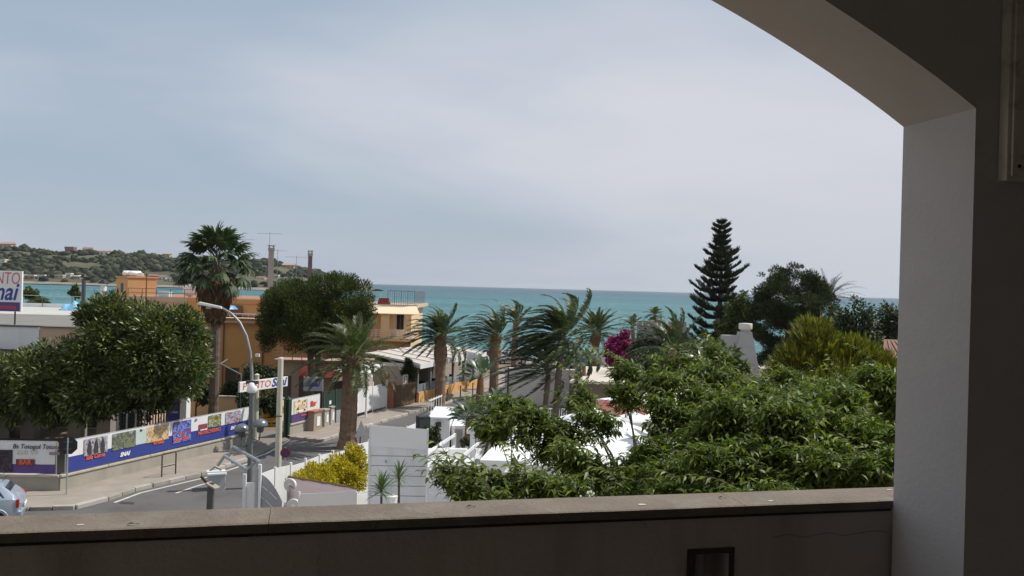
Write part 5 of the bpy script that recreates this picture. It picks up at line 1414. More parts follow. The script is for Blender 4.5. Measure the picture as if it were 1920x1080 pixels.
# large leafy trees right below the balcony
def whorl_tree(label, px, Y, lobes, nwh, per, L, m, base=0.0, r0=.16, shoots=40, group='leafy trees below the balcony', nm='leafy_tree', shell=.35, tw=True):
    b_ = P(px, 600, Y); t = thing(nm, label, 'tree', (b_.x, Y, base), 0, group)
    big = [E_(*l) for l in lobes]; ells = []
    for c_, r_ in big:                       # each lobe breaks up into smaller boughs
        for k_ in range(6):
            u_ = sph(1)[0]; s_ = random.uniform(.30, .50); ells.append((c_ + u_*np.array(r_)*.68, tuple(q_*s_ for q_ in r_)))
    vol = np.array([(e[1][0]*e[1][1]*e[1][2])**(2/3) for e in ells]); cnt = np.maximum(3, nwh*vol/vol.sum()).astype(int)
    parts = []; C = []
    for (c, r), k in zip(ells, cnt):
        u = sph(k); u[:, 2] = np.where((u[:, 2] < -.1) & (RNG.random(k) < .5), -u[:, 2], u[:, 2])
        q = (RNG.random(k)*(1-shell**3)+shell**3)**(1/3); C.append(np.array(c)+u*q[:, None]*np.array(r))
    C = np.concatenate(C); n = len(C)
    ax = unit(RNG.normal(0,.8,(n,3)) + np.array([-.25,0,.7]))
    for j in range(per):
        a = 2.399*j + RNG.uniform(0,3,n); e = RNG.uniform(-.7,.7,n)
        d = np.stack([np.cos(a)*np.cos(e), np.sin(a)*np.cos(e), np.sin(e)-.42], 1) + ax*.35 + np.array([-.18,0,0]) + RNG.normal(0,.12,(n,3))
        pos = C + ax*RNG.uniform(-.26,.16,n)[:, None]
        parts.append(scatter(LEAF_T, LEAF_F, pos, d, np.array([0,0,1.])+RNG.normal(0,.35,(n,3)), L*RNG.uniform(.5,1.5,n), RNG.uniform(.5,.85,n)))
    # long leafy shoots standing out of the crown, bent by the wind
    sb = MB(); top_i = [e for e in ells]; loc0 = np.array(t.location, np.float32)
    for k in range(shoots):
        c, r = random.choice(top_i); u = unit(np.array([random.gauss(-.2,.7), random.gauss(-.3,.6), random.uniform(.3,1.2)])); p = np.array(c)+u*np.array(r)*.8
        d = unit(u*.6+np.array([-.35,0,.75])); ln = random.uniform(.35,.85); q = [p.copy()]
        for s_ in range(6): d = unit(d+np.array([-.10,0,-.13])); p = p+d*ln/6; q.append(p.copy())
        q = np.array(q); sb.tube([tuple(x_-loc0) for x_ in q[::2]], [.009,.007,.005,.002], 4, cap=False)
        nn = 16; uu = np.linspace(.1,1,nn); ii = np.minimum((uu*6).astype(int),5); ff = (uu*6-ii)[:,None]; pp = q[ii]*(1-ff)+q[ii+1]*ff; dd = unit(q[ii+1]-q[ii])
        sv = unit(np.cross(dd, [0,0,1.])+.01)*np.where(np.arange(nn)%2, 1, -1)[:,None]
        parts.append(scatter(LEAF_T, LEAF_F, pp, dd*.6+sv*.8+np.array([-.1,0,-.35])+RNG.normal(0,.25,(nn,3)), np.array([0,0,1.])+RNG.normal(0,.3,(nn,3)), L*RNG.uniform(.9,1.5,nn), .6))
    tag(sb.build('shoots', TRUNK, t), kind='stuff')
    V, Fo = joinVF(parts); loc = np.array(t.location, np.float32)
    put('crown', arr_mesh('crown', V-loc, [Fo]), m, t)
    if tw:
        # twigs into every fourth whorl, from inside the crown
        tb = MB(); cen = np.array([e[0] for e in ells])
        for i in range(0, n, 4):
            k = np.argmin(((cen-C[i])**2).sum(1)); s0 = cen[k]*.55+C[i]*.45; s0[2] -= .15
            mid = (s0+C[i])/2 + RNG.normal(0,.04,3); tb.tube([tuple(s0-loc), tuple(mid-loc), tuple(C[i]-loc)], [.014,.009,.004], 4, cap=False)
        tag(tb.build('twigs', TRUNK, t), kind='stuff')
    fk = (b_.x, Y, base+ (cen[:,2].mean()-base)*.7 if tw else base+3)
    limbs(t, (b_.x, Y, base), fk, [c_ for c_, r_ in big], r0, TRUNK, rt=.22, bend=.12)
    return t
whorl_tree('big bright green leafy tree filling the view below the balcony by the pillar', 1480, 13.5,
   [(1560,800,13.5,120,80),(1440,810,13,120,85),(1330,800,13.5,100,80),(1600,890,12.5,110,70),(1450,900,12,130,70),(1300,900,12,120,70),(1620,750,15,80,55),(1500,760,15,90,50),(1390,770,15,70,50),(1650,840,13,70,60),(1660,900,11.5,60,60),(1560,915,11.5,110,50),(1400,920,11.5,110,46),(1500,850,13.5,110,60)], 6600, 9, .135, FRONTL, nm='leafy_tree')
whorl_tree('leafy green tree with open sprays hanging over the white marquee', 1210, 15.5,
   [(1265,740,16,70,45),(1330,730,17,70,45),(1255,800,15,55,50),(1170,738,16.5,45,24),(1115,800,15,42,26),(1060,805,15,34,22),(1100,872,14,34,22),(1085,752,16,30,14),(1215,860,14,48,40),(1140,900,13.5,80,26),(1230,915,13,90,42),(1175,702,17,34,18)], 2700, 8, .135, FRONTL, nm='leafy_tree')
whorl_tree('leafy tree with low drooping sprays over the white garden deck', 985, 14.5,
   [(985,795,15,60,32),(930,800,15.5,40,26),(1030,830,15,42,36),(870,892,13,55,20),(960,900,13,50,26),(1040,905,13,60,34),(900,925,12.5,60,16),(1075,860,14,40,40),(960,770,16,40,20)], 1350, 8, .145, FRONTL, nm='leafy_tree', r0=.09)
whorl_tree('leafy tree with fresh green shoots between golden conifer and marquee', 1420, 20.5,
   [(1420,735,20.5,60,30),(1480,730,21,70,28),(1360,740,20,60,30),(1330,690,23,40,40),(1550,735,20,80,26),(1640,740,19,60,30),(1270,690,22,50,24)], 2600, 8, .15, FRONTL, nm='leafy_tree')

# yellow hedge inside the white fence
hd = thing('yellow_hedge', 'bright yellow clipped hedge inside the white fence', 'hedge', (P(620, 880, 32.4).x, 32.4, 0))
crown('foliage', [E_(556,900,30.4,26,13),E_(592,892,31.6,34,18),E_(630,880,32.8,36,26),E_(662,872,33.6,28,34),E_(590,905,31,46,14),E_(640,900,32.4,45,24)], 150, 17000, .13, YELH, hd, rr=(.3,.5), shell=.4, droop=-.25, out=.9)
b = MB()
for px in (555, 590, 625, 660): p = P(px, 905, 32); b.tube([(p.x-hd.location.x,-.4,0),(p.x-hd.location.x,-.4,.9)], .03, 5)
b.build('stems', TRUNK, hd)
# ------------------------------------------------------------------ beach club: fence, screens, deck, marquees
fA, fB, fC = G(486, 886, 1.75), G(622, 846, 1.75), G(700, 824, 1.75)
fd = (fC-fA); fd.z = 0; fa = math.atan2(fd.y, fd.x); fL = fd.length + .6
wf = thing('white_fence', 'white panel fence along the road side of the beach club', 'fence', (fA.x, fA.y, 0), fa)
npn = 9
for i in range(npn):
    x0_, x1_ = fL*i/npn+.05, fL*(i+1)/npn-.05
    MB().hexa([(x0_,0,.1),(x1_,0,.1),(x1_,.03,.1),(x0_,.03,.1),(x0_,0,1.68+.05*math.sin(i*2.)),(x1_,0,1.68+.05*math.sin(i*2.+1)),(x1_,.03,1.68+.05*math.sin(i*2.+1)),(x0_,.03,1.68+.05*math.sin(i*2.))]).build('panel', WHITE, wf)
    MB().box(x0_-.09, x0_-.01, -.03, .06, 0, 1.78).build('post', WHITE, wf)
MB().box(0, fL, .032, .07, .35, .45).build('rail', WHITE, wf)
# further white panels up the street
gA, gB = G(745, 810, 1.5), G(800, 787, 1.5)
wf2 = thing('white_fence', 'short white fence stretch behind the tall white screen', 'fence', (gA.x, gA.y, 0), math.atan2(gB.y-gA.y, gB.x-gA.x))
L2 = (gB-gA).length+1
for i in range(4): MB().box(L2*i/4+.03, L2*(i+1)/4-.03, 0, .04, .05, 1.5+.04*(i % 2)).build('panel', WHITE, wf2)
for i in range(5): MB().box(L2*i/4-.028, L2*i/4+.028, -.02, .06, 0, 1.6).build('post', WHITE, wf2)
# club ground: pale decking
dk = MB().prism([(-8.6,22),(-1.0,22),(1.5,27),(9,27),(12,58),(0.5,58),(-3.2,47),(-6.6,37)], .0, .03).build('deck_ground', mat('deck_grey', (.42,.41,.40), .9, .1, .8, .1, 20)); tag(dk, kind='structure')
# tall screen of white planks with canvas top
Ys = 31.0
sl, sr = P(693, 870, Ys), P(799, 870, Ys)
ts = thing('plank_screen', 'tall white plank screen with cream canvas top facing the balcony', 'screen', (sl.x, Ys, 0), R(3))
wS = sr.x-sl.x
ztl = P(693, 797, Ys).z; zm = P(745, 838, Ys).z
MB().hexa([(0,0,zm+.01),(wS,0,zm-.10),(wS,.02,zm-.10),(0,.02,zm+.01),(0,0,ztl),(wS,0,ztl-.12),(wS,.02,ztl-.12),(0,.02,ztl)]).build('canvas_top', CLOTH, ts)
nbd = 7
for i in range(nbd):
    z0_ = zm-(i+1)*(zm-.25)/nbd; z1_ = zm-i*(zm-.25)/nbd
    MB().bbox(.022, wS-.022, .03+random.uniform(0,.006), .062, z0_+.022, z1_+(.05 if i == 0 else 0), .006).build('plank', WHITE, ts)
MB().box(.03, wS-.03, .075, .085, .2, zm+.03).build('backing', mat('backing_grey', (.16,.16,.155), .9), ts)
MB().box(-.04, .02, -.01, .09, 0, ztl+.04).build('post', WHITE, ts); MB().box(wS-.02, wS+.05, -.01, .09, 0, ztl-.10).build('post', WHITE, ts)
MB().box(.55, .62, .0, .028, zm-.6, zm-.5).build('latch', GALV, ts)
# second wall of white planks to the side of the screen
pl0, pl1 = P(800, 900, 30.6), P(985, 930, 27.5)
pw2 = thing('plank_wall', 'low white plank wall of the garden deck beside the tall screen', 'wall', (pl0.x, 30.6, 0), math.atan2(27.5-30.6, pl1.x-pl0.x))
Lp = math.hypot(pl1.x-pl0.x, 3.1); zp = P(810, 880, 30.6).z
for i in range(5): MB().box(0.06, Lp, 0, .03, .1+i*(zp-.1)/5+.012, .1+(i+1)*(zp-.1)/5).build('plank', WHITE, pw2)
for i in range(4): MB().box(Lp*i/3+.061, Lp*i/3+.13, .031, .09, 0, zp+.03).build('post', WHITE, pw2)
# raised deck with railings behind
Yd = 33.5
dz = P(840, 880, Yd).z
rd_ = thing('raised_deck', 'white raised lounge deck with timber railings behind the plank screen', 'deck', (P(840,880,Yd).x, Yd, 0))
xD0, xD1 = P(802, 870, Yd).x, P(905, 870, Yd).x
bw(MB().box(xD0, xD1, 32.2, 38.5, 0, dz-.15), 'base', WHITE, rd_)
for i in range(12): bw(MB().box(xD0+(xD1-xD0)*i/12+.01, xD0+(xD1-xD0)*(i+1)/12-.01, 32.1, 38.6, dz-.149, dz-.10), 'deck_board', mat('pale_board', (.56,.55,.53), .8, .08, 2), rd_)
def railing(root, a, b_, h, n, m=WHITE, posts=3):
    a, b_ = Vector(a), Vector(b_)
    for i in range(posts):
        p = a.lerp(b_, i/(posts-1)); bw(MB().box(p.x-.05, p.x+.05, p.y-.05, p.y+.05, p.z, p.z+h), 'railing_post', m, root)
    for k in range(n):
        z_ = h*(k+1)/n-.06; bw(MB().beam(a+Vector((0,-.06,z_)), b_+Vector((0,-.06,z_)), .04, .13), 'railing_board', m, root)
railing(rd_, (xD0+.05, 32.3, dz-.1), (xD0+.1+.75, 36.5, dz-.1), 1.0, 2)
railing(rd_, (P(868,885,32.3).x, 32.3, dz-.1), (P(905,872,36).x, 36.0, dz-.1), .95, 2)
q_ = P(885, 850, 34.8)
lt = thing('deck_post', 'white square post with capital standing on the raised deck', 'post', (q_.x, 34.8, dz-.10))
zq = P(885, 812, 34.8).z-dz+.1
MB().box(-.09,.09,-.09,.09,0,zq).build('shaft', WHITE, lt); MB().bbox(-.24,.24,-.2,.2,zq+.001,zq+.26,.05).build('capital', WHITE2, lt)
q_ = P(838, 872, 33.4)
sf = thing('lounge_sofa', 'white cushioned outdoor sofa on the raised deck', 'sofa', (q_.x, 33.6, dz-.10), R(8))
MB().bbox(-.95,.95,-.4,.4,0,.30,.05).build('base', WHITE, sf); MB().bbox(-.9,.9,-.38,.25,.301,.46,.07).build('seat_cushion', CLOTH, sf)
for i in range(2): MB().hexa([(-.88+.9*i,.15,.461),(-.05+.9*i,.15,.461),(-.05+.9*i,.36,.461),(-.88+.9*i,.36,.461),(-.84+.9*i,.28,.85),(-.09+.9*i,.28,.85),(-.09+.9*i,.42,.83),(-.84+.9*i,.42,.83)]).build('back_cushion', CLOTH, sf, bevel=.05)
q_ = P(868, 850, 35.8); ct = thing('deck_table', 'low white square coffee table with plant on the deck', 'table', (q_.x, 35.6, dz-.10))
MB().box(-.55,.55,-.4,.4,.38,.44).build('tabletop', WHITE2, ct)
for a in (-.5,.5):
    for c in (-.35,.35): MB().box(a-.03,a+.03,c-.03,c+.03,0,.379).build('leg', WHITE2, ct)
# white service block of the club
Yb = 42.0
sv = thing('service_block', 'white rendered service block with flat roof and narrow door', 'building', (P(840,830,Yb).x, Yb, 0), 0)
x0_, x1_, x2_ = P(806,800,Yb).x, P(843,800,Yb).x, P(880,800,Yb).x
zt_ = P(825, 786, Yb).z
bw(MB().box(x0_, x1_, Yb, Yb+3.6, 0, zt_), 'wall', WHITE, sv); bw(MB().box(x0_-.08, x1_+.08, Yb-.08, Yb+3.7, zt_+.001, zt_+.10), 'roof_slab', WHITE, sv)
bw(MB().box(x1_+.081, x2_, Yb+.3, Yb+3.2, 0, zt_-.35), 'side_wall', WHITE, sv); bw(MB().box(x1_+.25, x1_+.62, Yb+.22, Yb+.29, .1, zt_-.5), 'door', mat('grey_door', (.30,.27,.25), .7, .1, 3), sv)
bw(MB().box(x1_+.18, x1_+.249, Yb+.2, Yb+.29, .05, zt_-.42), 'door_frame', WHITE2, sv); bw(MB().box(x0_+.3, x0_+.55, Yb-.2, Yb-.081, zt_-.32, zt_-.12), 'wall_light', BLACKM, sv)
q_ = P(797, 800, 41); sp_ = thing('speaker_box', 'black cloth covered speaker on the corner of the fence', 'speaker', (q_.x, 40.0, 0), R(20))
zsp = P(797, 797, 40).z
MB().tube([(0,0,0),(0,0,zsp-.2)], .05, 8).build('stand', STEELD, sp_); MB().bbox(-.3,.3,-.25,.25,zsp-.199,zsp+.42,.05).build('cabinet', BLACKM, sp_); MB().box(-.24,.24,-.262,-.251,zsp-.12,zsp+.32).build('grille', STEELD, sp_)
tree('box_shrub', 'clipped dark green shrub between the plank screen and the service block', 811, 38.0, [(811,810,38,11,20),(812,826,38,12,16)], 36, 3600, .13, DARKL, .05, .3, cat='shrub', rr=(.35,.55), shell=.3)
# counters and slim poles of the bar
q_ = P(930, 850, 40); br_ = thing('bar_counter', 'pale bar counter with dark shelves under the trees', 'counter', (q_.x, 40, 0))
bw(MB().box(P(895,850,40).x, P(965,850,40).x, 40, 41, 0, P(930,826,40).z), 'body', BEIGE, br_); bw(MB().box(P(893,850,40).x, P(968,850,40).x, 39.85, 41.1, P(930,826,40).z+.001, P(930,826,40).z+.08), 'top', WHITE2, br_)
for px in (898, 925): bw(MB().box(P(px-9,818,40.3).x, P(px+9,818,40.3).x, 40.1, 40.5, P(px,826,40).z+.09, P(px,826,40).z+.30), 'appliance', BLACKM, br_)
q_ = P(972, 880, 38); cl_ = thing('clay_planter', 'orange clay planter box under the hanging leaves', 'planter', (q_.x, 38, 0)); MB().hexa([(-.45,-.3,.03),(.45,-.3,.03),(.45,.3,.03),(-.45,.3,.03),(-.55,-.36,.75),(.55,-.36,.75),(.55,.36,.75),(-.55,.36,.75)]).build('pot', TERRA, cl_); MB().box(-.5,.5,-.32,.32,.70,.77).build('soil', EARTH, cl_)
# marquees
def hip(root, name, m, corners, apex, thick=.03, sag=.12):
    """tensioned canvas: four eaves corners to a ridge or peak, each slope sagging a little"""
    b = MB(); n = 8
    c = [Vector(p) for p in corners]
    for i in range(4):
        a, d = c[i], c[(i+1) % 4]; ap0, ap1 = apex[i], apex[(i+1) % 4]
        V = []
        for u in range(n+1):
            for v in range(n+1):
                lo = a.lerp(d, v/n); hi = Vector(ap0).lerp(Vector(ap1), v/n); p = lo.lerp(hi, u/n); p.z -= sag*math.sin(math.pi*u/n)*(.4+.6*math.sin(math.pi*v/n)); V.append(p)
        b.add(V, [(u*(n+1)+v, u*(n+1)+v+1, (u+1)*(n+1)+v+1, (u+1)*(n+1)+v) for u in range(n) for v in range(n)])
    o = b.build(name, m, root, smooth=True)
    s_ = o.modifiers.new('cloth', 'SOLIDIFY'); s_.thickness = thick
    return o
TENT = mat('tent_canvas', (.82,.82,.81), .8, .03, 1.5, .05, 150)
def marquee(label, corners_px, Y0, Y1, ze, zr, nm='marquee'):
    xl_, xr_ = corners_px
    x0_, x1_ = P(xl_, 850, Y0).x, P(xr_, 850, Y0).x
    t = thing(nm, label, 'tent', ((x0_+x1_)/2, (Y0+Y1)/2, 0), 0, 'white tents of the beach club')
    hx, hy = (x1_-x0_)/2, (Y1-Y0)/2
    pk_ = [(0,0,zr)]*4
    cr = [(-hx,-hy,ze),(hx,-hy,ze),(hx,hy,ze),(-hx,hy,ze)]
    hip(t, 'canopy', TENT, cr, pk_)
    for i in range(4):
        a, d = Vector(cr[i]), Vector(cr[(i+1) % 4]); k = 14; V = []
        for j in range(k+1):
            p = a.lerp(d, j/k); V += [p, p-Vector((0,0,.24+.05*abs(math.sin(j*math.pi/2))))]
        o = MB().add(V, [(2*j, 2*j+1, 2*j+3, 2*j+2) for j in range(k)]).build('valance', TENT, t); s_ = o.modifiers.new('cloth', 'SOLIDIFY'); s_.thickness = .01
        MB().tube([(cr[i][0]*.985, cr[i][1]*.985, 0), (cr[i][0]*.985, cr[i][1]*.985, ze-.01)], .05, 8).build('leg', WHITE2, t)
    return t
marquee('large white peaked marquee behind the hanging leaves', (985, 1290), 27.0, 36.0, 2.9, 4.35)
marquee('second white peaked marquee further back under the trees', (1150, 1420), 38.0, 46.0, 2.8, 4.0)
t_ = thing('flat_canopy', 'small flat white canopy at the edge of the large marquee', 'tent', (P(950,860,28).x, 28, 0), 0, 'white tents of the beach club')
x0_, x1_ = P(900, 868, 27).x, P(992, 868, 27).x; zf_ = P(940, 866, 27).z
bw(MB().hexa([(x0_,27,zf_),(x1_,27,zf_),(x1_+.1,30.2,zf_+.05),(x0_+.5,30.2,zf_+.05),(x0_,27,zf_+.05),(x1_,27,zf_+.05),(x1_+.1,30.2,zf_+.1),(x0_+.5,30.2,zf_+.1)]), 'canopy', TENT, t_)
bw(MB().box(x0_, x1_, 26.97, 26.998, zf_-.42, zf_+.04), 'valance', TENT, t_)
for x in (x0_+.05, x1_-.05): bw(MB().tube([(x,27.05,0),(x,27.05,zf_-.001)], .05, 8), 'leg', WHITE2, t_)
for y in (27.4,): bw(MB().tube([(P(955,880,27.4).x,27.0,zf_-.1),(P(915,905,26).x,26.0,zf_-1.1)], .05, 6), 'brace', WHITE2, t_)
sw = thing('tent_side_wall', 'white canvas side wall hung below the marquee with faint print', 'canvas', (P(1010,890,26.5).x, 26.5, 0))
bw(MB().box(P(965,890,26.5).x, P(1080,890,26.5).x, 26.5, 26.53, .4, P(1000,872,26.5).z), 'sheet', CLOTH, sw); bw(MB().box(P(995,900,26.5).x, P(1045,905,26.5).x, 26.49, 26.499, P(1000,912,26.5).z, P(1000,888,26.5).z), 'faint_print', picmat('faint_print', ['#b9bcc0','#d2d4d6','#e2e3e4','#a4a8ae'], 5, 4), sw)
# slim round poles / trunk between the tent and the deck
q_ = P(905, 870, 36); sk = thing('slim_trunk', 'thin slanting bare trunk rising beside the deck post', 'tree', (q_.x, 36, 0))
bw(MB().tube([(P(903,885,36).x,36,0),(P(905,860,36).x,36,P(905,860,36).z),(P(925,800,36).x,36,P(925,800,36).z)], [.09,.075,.05], 7), 'trunk', TRUNK, sk, smooth=True)
crown('crown', [E_(935,785,36,26,16)], 16, 700, .3, MIDL, sk, rr=(.4,.6), shell=.2)
# long pale wall up the street with its picket railing, beige roof, red roof
lw = thing('long_pale_wall', 'long pale grey blank wall behind the leaning palms', 'wall', (P(1000,780,63).x, 63, 0))
bw(MB().box(P(946,730,63).x, P(1078,730,63).x, 63, 63.3, -.1, P(1000,694,63).z), 'wall_body', GREYW, lw); bw(MB().box(P(944,730,63).x, P(1080,730,63).x, 62.93, 63.37, P(1000,694,63).z+.001, P(1000,694,63).z+.12), 'coping', GREYW, lw)
q_ = P(1000, 775, 56); pr2 = thing('white_railing', 'low white baluster railing in front of the long pale wall', 'railing', (P(955,775,56).x, 56, 0))
Lr = P(1062,770,56).x-pr2.location.x
for i in range(26): MB().box(Lr*i/25-.025, Lr*i/25+.025, 0, .04, 0, .75).build('baluster', WHITE2, pr2)
MB().box(0, Lr, -.01, .05, .751, .83).build('handrail', WHITE2, pr2)
br2 = thing('beige_roof_kiosk', 'low kiosk with flat beige roof in front of the parked cars', 'kiosk', (P(1130,720,58).x, 58, 0))
xA, xB = P(1066, 712, 58).x, P(1215, 712, 58).x; zk = P(1130, 716, 57).z
bw(MB().hexa([(xA,57,zk-.15),(xB,57,zk-.15),(xB+.5,66,zk+.05),(xA+1.9,66,zk+.05),(xA,57,zk),(xB,57,zk),(xB+.5,66,zk+.2),(xA+1.9,66,zk+.2)]), 'roof', mat('beige_roof', (.58,.52,.44), .9, .06, 1), br2)
bw(MB().box(xA+.4, xB-.2, 57.6, 64, 0, zk-.151), 'wall', mat('kiosk_wall', (.17,.135,.11), .9, .1, 1), br2)
rr2 = thing('pink_roof_hut', 'small hut with pinkish red gable roof among the hanging leaves', 'hut', (P(1170,760,40).x, 40, 0), R(-25))
zg = P(1180, 756, 40).z
MB().box(-1.0,1.0,-1.2,1.2,0,zg-1.0).build('wall', mat('hut_orange', (.42,.25,.15), .9, .1, 2), rr2)
MB().hexa([(-1.2,-1.4,zg-1.0),(1.2,-1.4,zg-1.0),(1.2,0,zg),(-1.2,0,zg),(-1.2,-1.4,zg-.92),(1.2,-1.4,zg-.92),(1.2,0,zg+.08),(-1.2,0,zg+.08)]).build('roof_slope', mat('pink_tile', (.36,.13,.12), .9, .1, 2), rr2)
MB().hexa([(-1.2,0.002,zg),(1.2,0.002,zg),(1.2,1.4,zg-1.0),(-1.2,1.4,zg-1.0),(-1.2,0.002,zg+.08),(1.2,0.002,zg+.08),(1.2,1.4,zg-.92),(-1.2,1.4,zg-.92)]).build('roof_slope', mat('pink_tile', (.36,.13,.12), .9, .1, 2), rr2)
# stone wall with battlements, white chimney tower, brown roof
st = thing('stone_battlement', 'grey stone garden wall with battlements above the bougainvillea', 'wall', (P(1230,620,92).x, 92, 0))
STONE = mat('grey_stone', (.33,.30,.28), .95, .18, 1.2, .5, 8, stain=(.2,.18,.165), sfac=.5, sscale=.8)
xA, xB = P(1197, 610, 92).x, P(1292, 610, 92).x; zA = P(1240, 612, 92).z
bw(MB().box(xA, xB, 92, 93, -.1, zA), 'wall_body', STONE, st)
nm_ = 8
for i in range(nm_):
    w0 = xA+(xB-xA)*i/nm_
    bw(MB().box(w0, w0+(xB-xA)/nm_*.58, 92.002, 92.998, zA+.001, zA+random.uniform(.45,.7)), 'merlon', STONE, st)
ct_ = thing('chimney_tower', 'white tapering chimney tower with rounded cap above the garden', 'tower', (P(1397,640,56).x, 56, 0))
zA, zB = P(1397, 622, 56).z, P(1397, 600, 56).z; k56 = 56/F
MB().hexa([(-34*k56,-.8,zA-3.6),(28*k56,-.8,zA-3.6),(28*k56,.9,zA-3.6),(-34*k56,.9,zA-3.6),(-12*k56,-.35,zA),(10*k56,-.35,zA),(10*k56,.35,zA),(-12*k56,.35,zA)]).build('shaft', mat('tower_render', (.36,.355,.35), .9, .1, 1.2, .2, 20, stain=(.33,.32,.31), sfac=.5, sscale=.8, streak=True), ct_)
MB().box(-40*k56, 36*k56, -.8, .9, 0, zA-3.601).build('base', _M['tower_render'], ct_)
MB().lathe([(.30,zA-.1),(.31,zA+.12),(.42,zA+.16),(.44,zA+.22),(.44,zA+.50),(.42,zA+.55),(.1,zA+.57)], 18).build('cap', GREYW, ct_, smooth=True)
MB().box(-44*k56, -14*k56, -.3, .3, zA-1.2, zA-.25).build('shoulder', _M['tower_render'], ct_)
rf = thing('brown_roof_house', 'house with low brown tiled roof beside the pillar', 'house', (P(1700,660,48).x, 48, 0))
x0_ = P(1654, 665, 46.5).x
zr_ = P(1690, 676, 46.5).z
bw(MB().box(x0_+.4, x0_+8, 47, 53, 0, zr_-.1), 'wall', PEACH, rf)
for k in range(3):
    xk = x0_+1.6+k*2.3
    bw(MB().box(xk-.5, xk+.5, 46.93, 46.999, 1.0 if k != 1 else .02, 2.25), 'window' if k != 1 else 'door', GLASS if k != 1 else BROWN, rf)
    bw(MB().box(xk-.62, xk+.62, 46.86, 46.998, .9, .995), 'sill', CREAM, rf) if k != 1 else None
tree('garden_shrub', 'broad green shrub in front of the brown roofed house', 1700, 40.0, [(1690,790,40,60,34),(1760,800,40,60,34)], 60, 6000, .2, MIDL, .08, .3, cat='shrub', group='shrubs in the garden', rr=(.3,.45), shell=.4)
bw(MB().hexa([(x0_,46.5,zr_),(x0_+8.5,46.5,zr_),(x0_+8.5,50,zr_+.8),(x0_+1.6,50,zr_+.8),(x0_,46.5,zr_+.1),(x0_+8.5,46.5,zr_+.1),(x0_+8.5,50,zr_+.9),(x0_+1.6,50,zr_+.9)]), 'roof_slope', mat('brown_tile', (.21,.12,.085), .9, .15, 3), rf)
for i in range(16): bw(MB().beam((x0_+.1+i*.5,46.48,zr_+.13),(x0_+.1+i*.5+(1.6*max(0,1-i*.2) if i < 5 else 0),50,zr_+.93), .16, .07), 'tile_row', mat('brown_tile', (.21,.12,.085), .9, .15, 3), rf)
# ------------------------------------------------------------------ things just below the coping
# mauve tarpaulin tent, white sheet, round lamps
Yt = 26.5
tp_ = thing('mauve_parasol', 'big mauve grey canvas awning beside the yellow hedge', 'awning', (P(600,930,Yt).x, Yt, 0))
c1_, c2_, c3_, c4_ = P(541,896,26.0), P(663,917,27.5), P(650,990,24.5), P(543,985,24.5)
n = 10; V = []
for u in range(n+1):
    for v in range(n+1):
        p = c1_.lerp(c2_, v/n).lerp(c4_.lerp(c3_, v/n), u/n); p.z += .10*math.sin(math.pi*u/n)*math.sin(math.pi*v/n)+.012*math.sin(v*2.3+u); V.append(p)
o = bw(MB().add(V, [(u*(n+1)+v, u*(n+1)+v+1, (u+1)*(n+1)+v+1, (u+1)*(n+1)+v) for u in range(n) for v in range(n)]), 'canopy', TARPP, tp_, smooth=True); s_ = o.modifiers.new('cloth', 'SOLIDIFY'); s_.thickness = .02
for c in (c1_, c2_, c3_, c4_): bw(MB().tube([(c.x,c.y,0),(c.x,c.y,c.z)], .04, 7), 'leg', GALV, tp_)
bw(MB().beam(c1_+Vector((0,0,.04)), c2_+Vector((0,0,.04)), .06, .06), 'edge_bar', BROWN, tp_)
ws_ = thing('white_sheet', 'white canvas sheet stretched below the mauve awning', 'canvas', (P(614,935,24).x, 24, 0))
V = []
for v in range(13):
    x = P(562+106*v/12, 930, 23.5).x; zt2 = P(600, 926-8*(v/12)**2-1*(v/12), 23.5).z; V += [(x, 23.5, 1.2), (x, 23.5, (zt2+1.2)/2), (x, 23.5, zt2)]
o = bw(MB().add(V, [f for i in range(12) for f in ((3*i,3*i+3,3*i+4,3*i+1),(3*i+1,3*i+4,3*i+5,3*i+2))]), 'sheet', CLOTH, ws_); s_ = o.modifiers.new('cloth', 'SOLIDIFY'); s_.thickness = .01
for px in (561, 669): bw(MB().tube([(P(px,930,23.5).x,23.5,0),(P(px,930,23.5).x,23.5,P(px,922,23.5).z)], .03, 6), 'pole', WHITE2, ws_)
def drum(px, py, Y, rad, label, rz):
    c = P(px, py, Y); t = thing('round_floodlight', label, 'lamp', (c.x, Y, c.z), rz, 'round white lamps of the club')
    Rm = Matrix.Rotation(R(90), 3, 'X') @ Matrix.Rotation(0, 3, 'Y')
    MB().lathe([(rad*.55,-.16),(rad*.85,-.08),(rad,0),(rad*1.02,.03)], 20, (0,0,0), Rm).build('housing', WHITE2, t, smooth=True)
    MB().lathe([(rad*.93,.031),(rad*.9,.04)], 20, (0,0,0), Rm).build('lens', mat('lamp_lens', (.60,.58,.52), .25, .1, 8), t)
    MB().lathe([(rad*.3,.041),(rad*.25,.06)], 12, (0,0,0), Rm).build('bulb', WHITE, t)
    MB().tube([(0,.17,0),(0,.3,-c.z)], .03, 6).build('stand', STEELD, t)
drum(544, 909, 25.8, .20, 'round white floodlight on the corner of the mauve awning', R(-15))
drum(551, 948, 24.2, .20, 'round white floodlight just above the coping under the awning', R(-10))
q_ = P(628, 905, 33.2); ch_ = thing('white_chair', 'white moulded plastic chair back in front of the yellow hedge', 'chair', (q_.x, 33.0, .03), R(-35))
zs_ = 1.25
MB().bbox(-.3,.3,-.3,.3,.75,.82,.03).build('seat', WHITE2, ch_)
MB().hexa([(-.3,.26,.82),(.3,.26,.82),(.3,.32,.82),(-.3,.32,.82),(-.2,.38,zs_+.12),(.24,.38,zs_+.2),(.24,.43,zs_+.2),(-.2,.43,zs_+.12)]).build('backrest', WHITE2, ch_, bevel=.04)
for a in (-.26,.26):
    for c in (-.26,.26): MB().tube([(a,c,0),(a,c,.75)], .025, 6).build('leg', WHITE2, ch_)
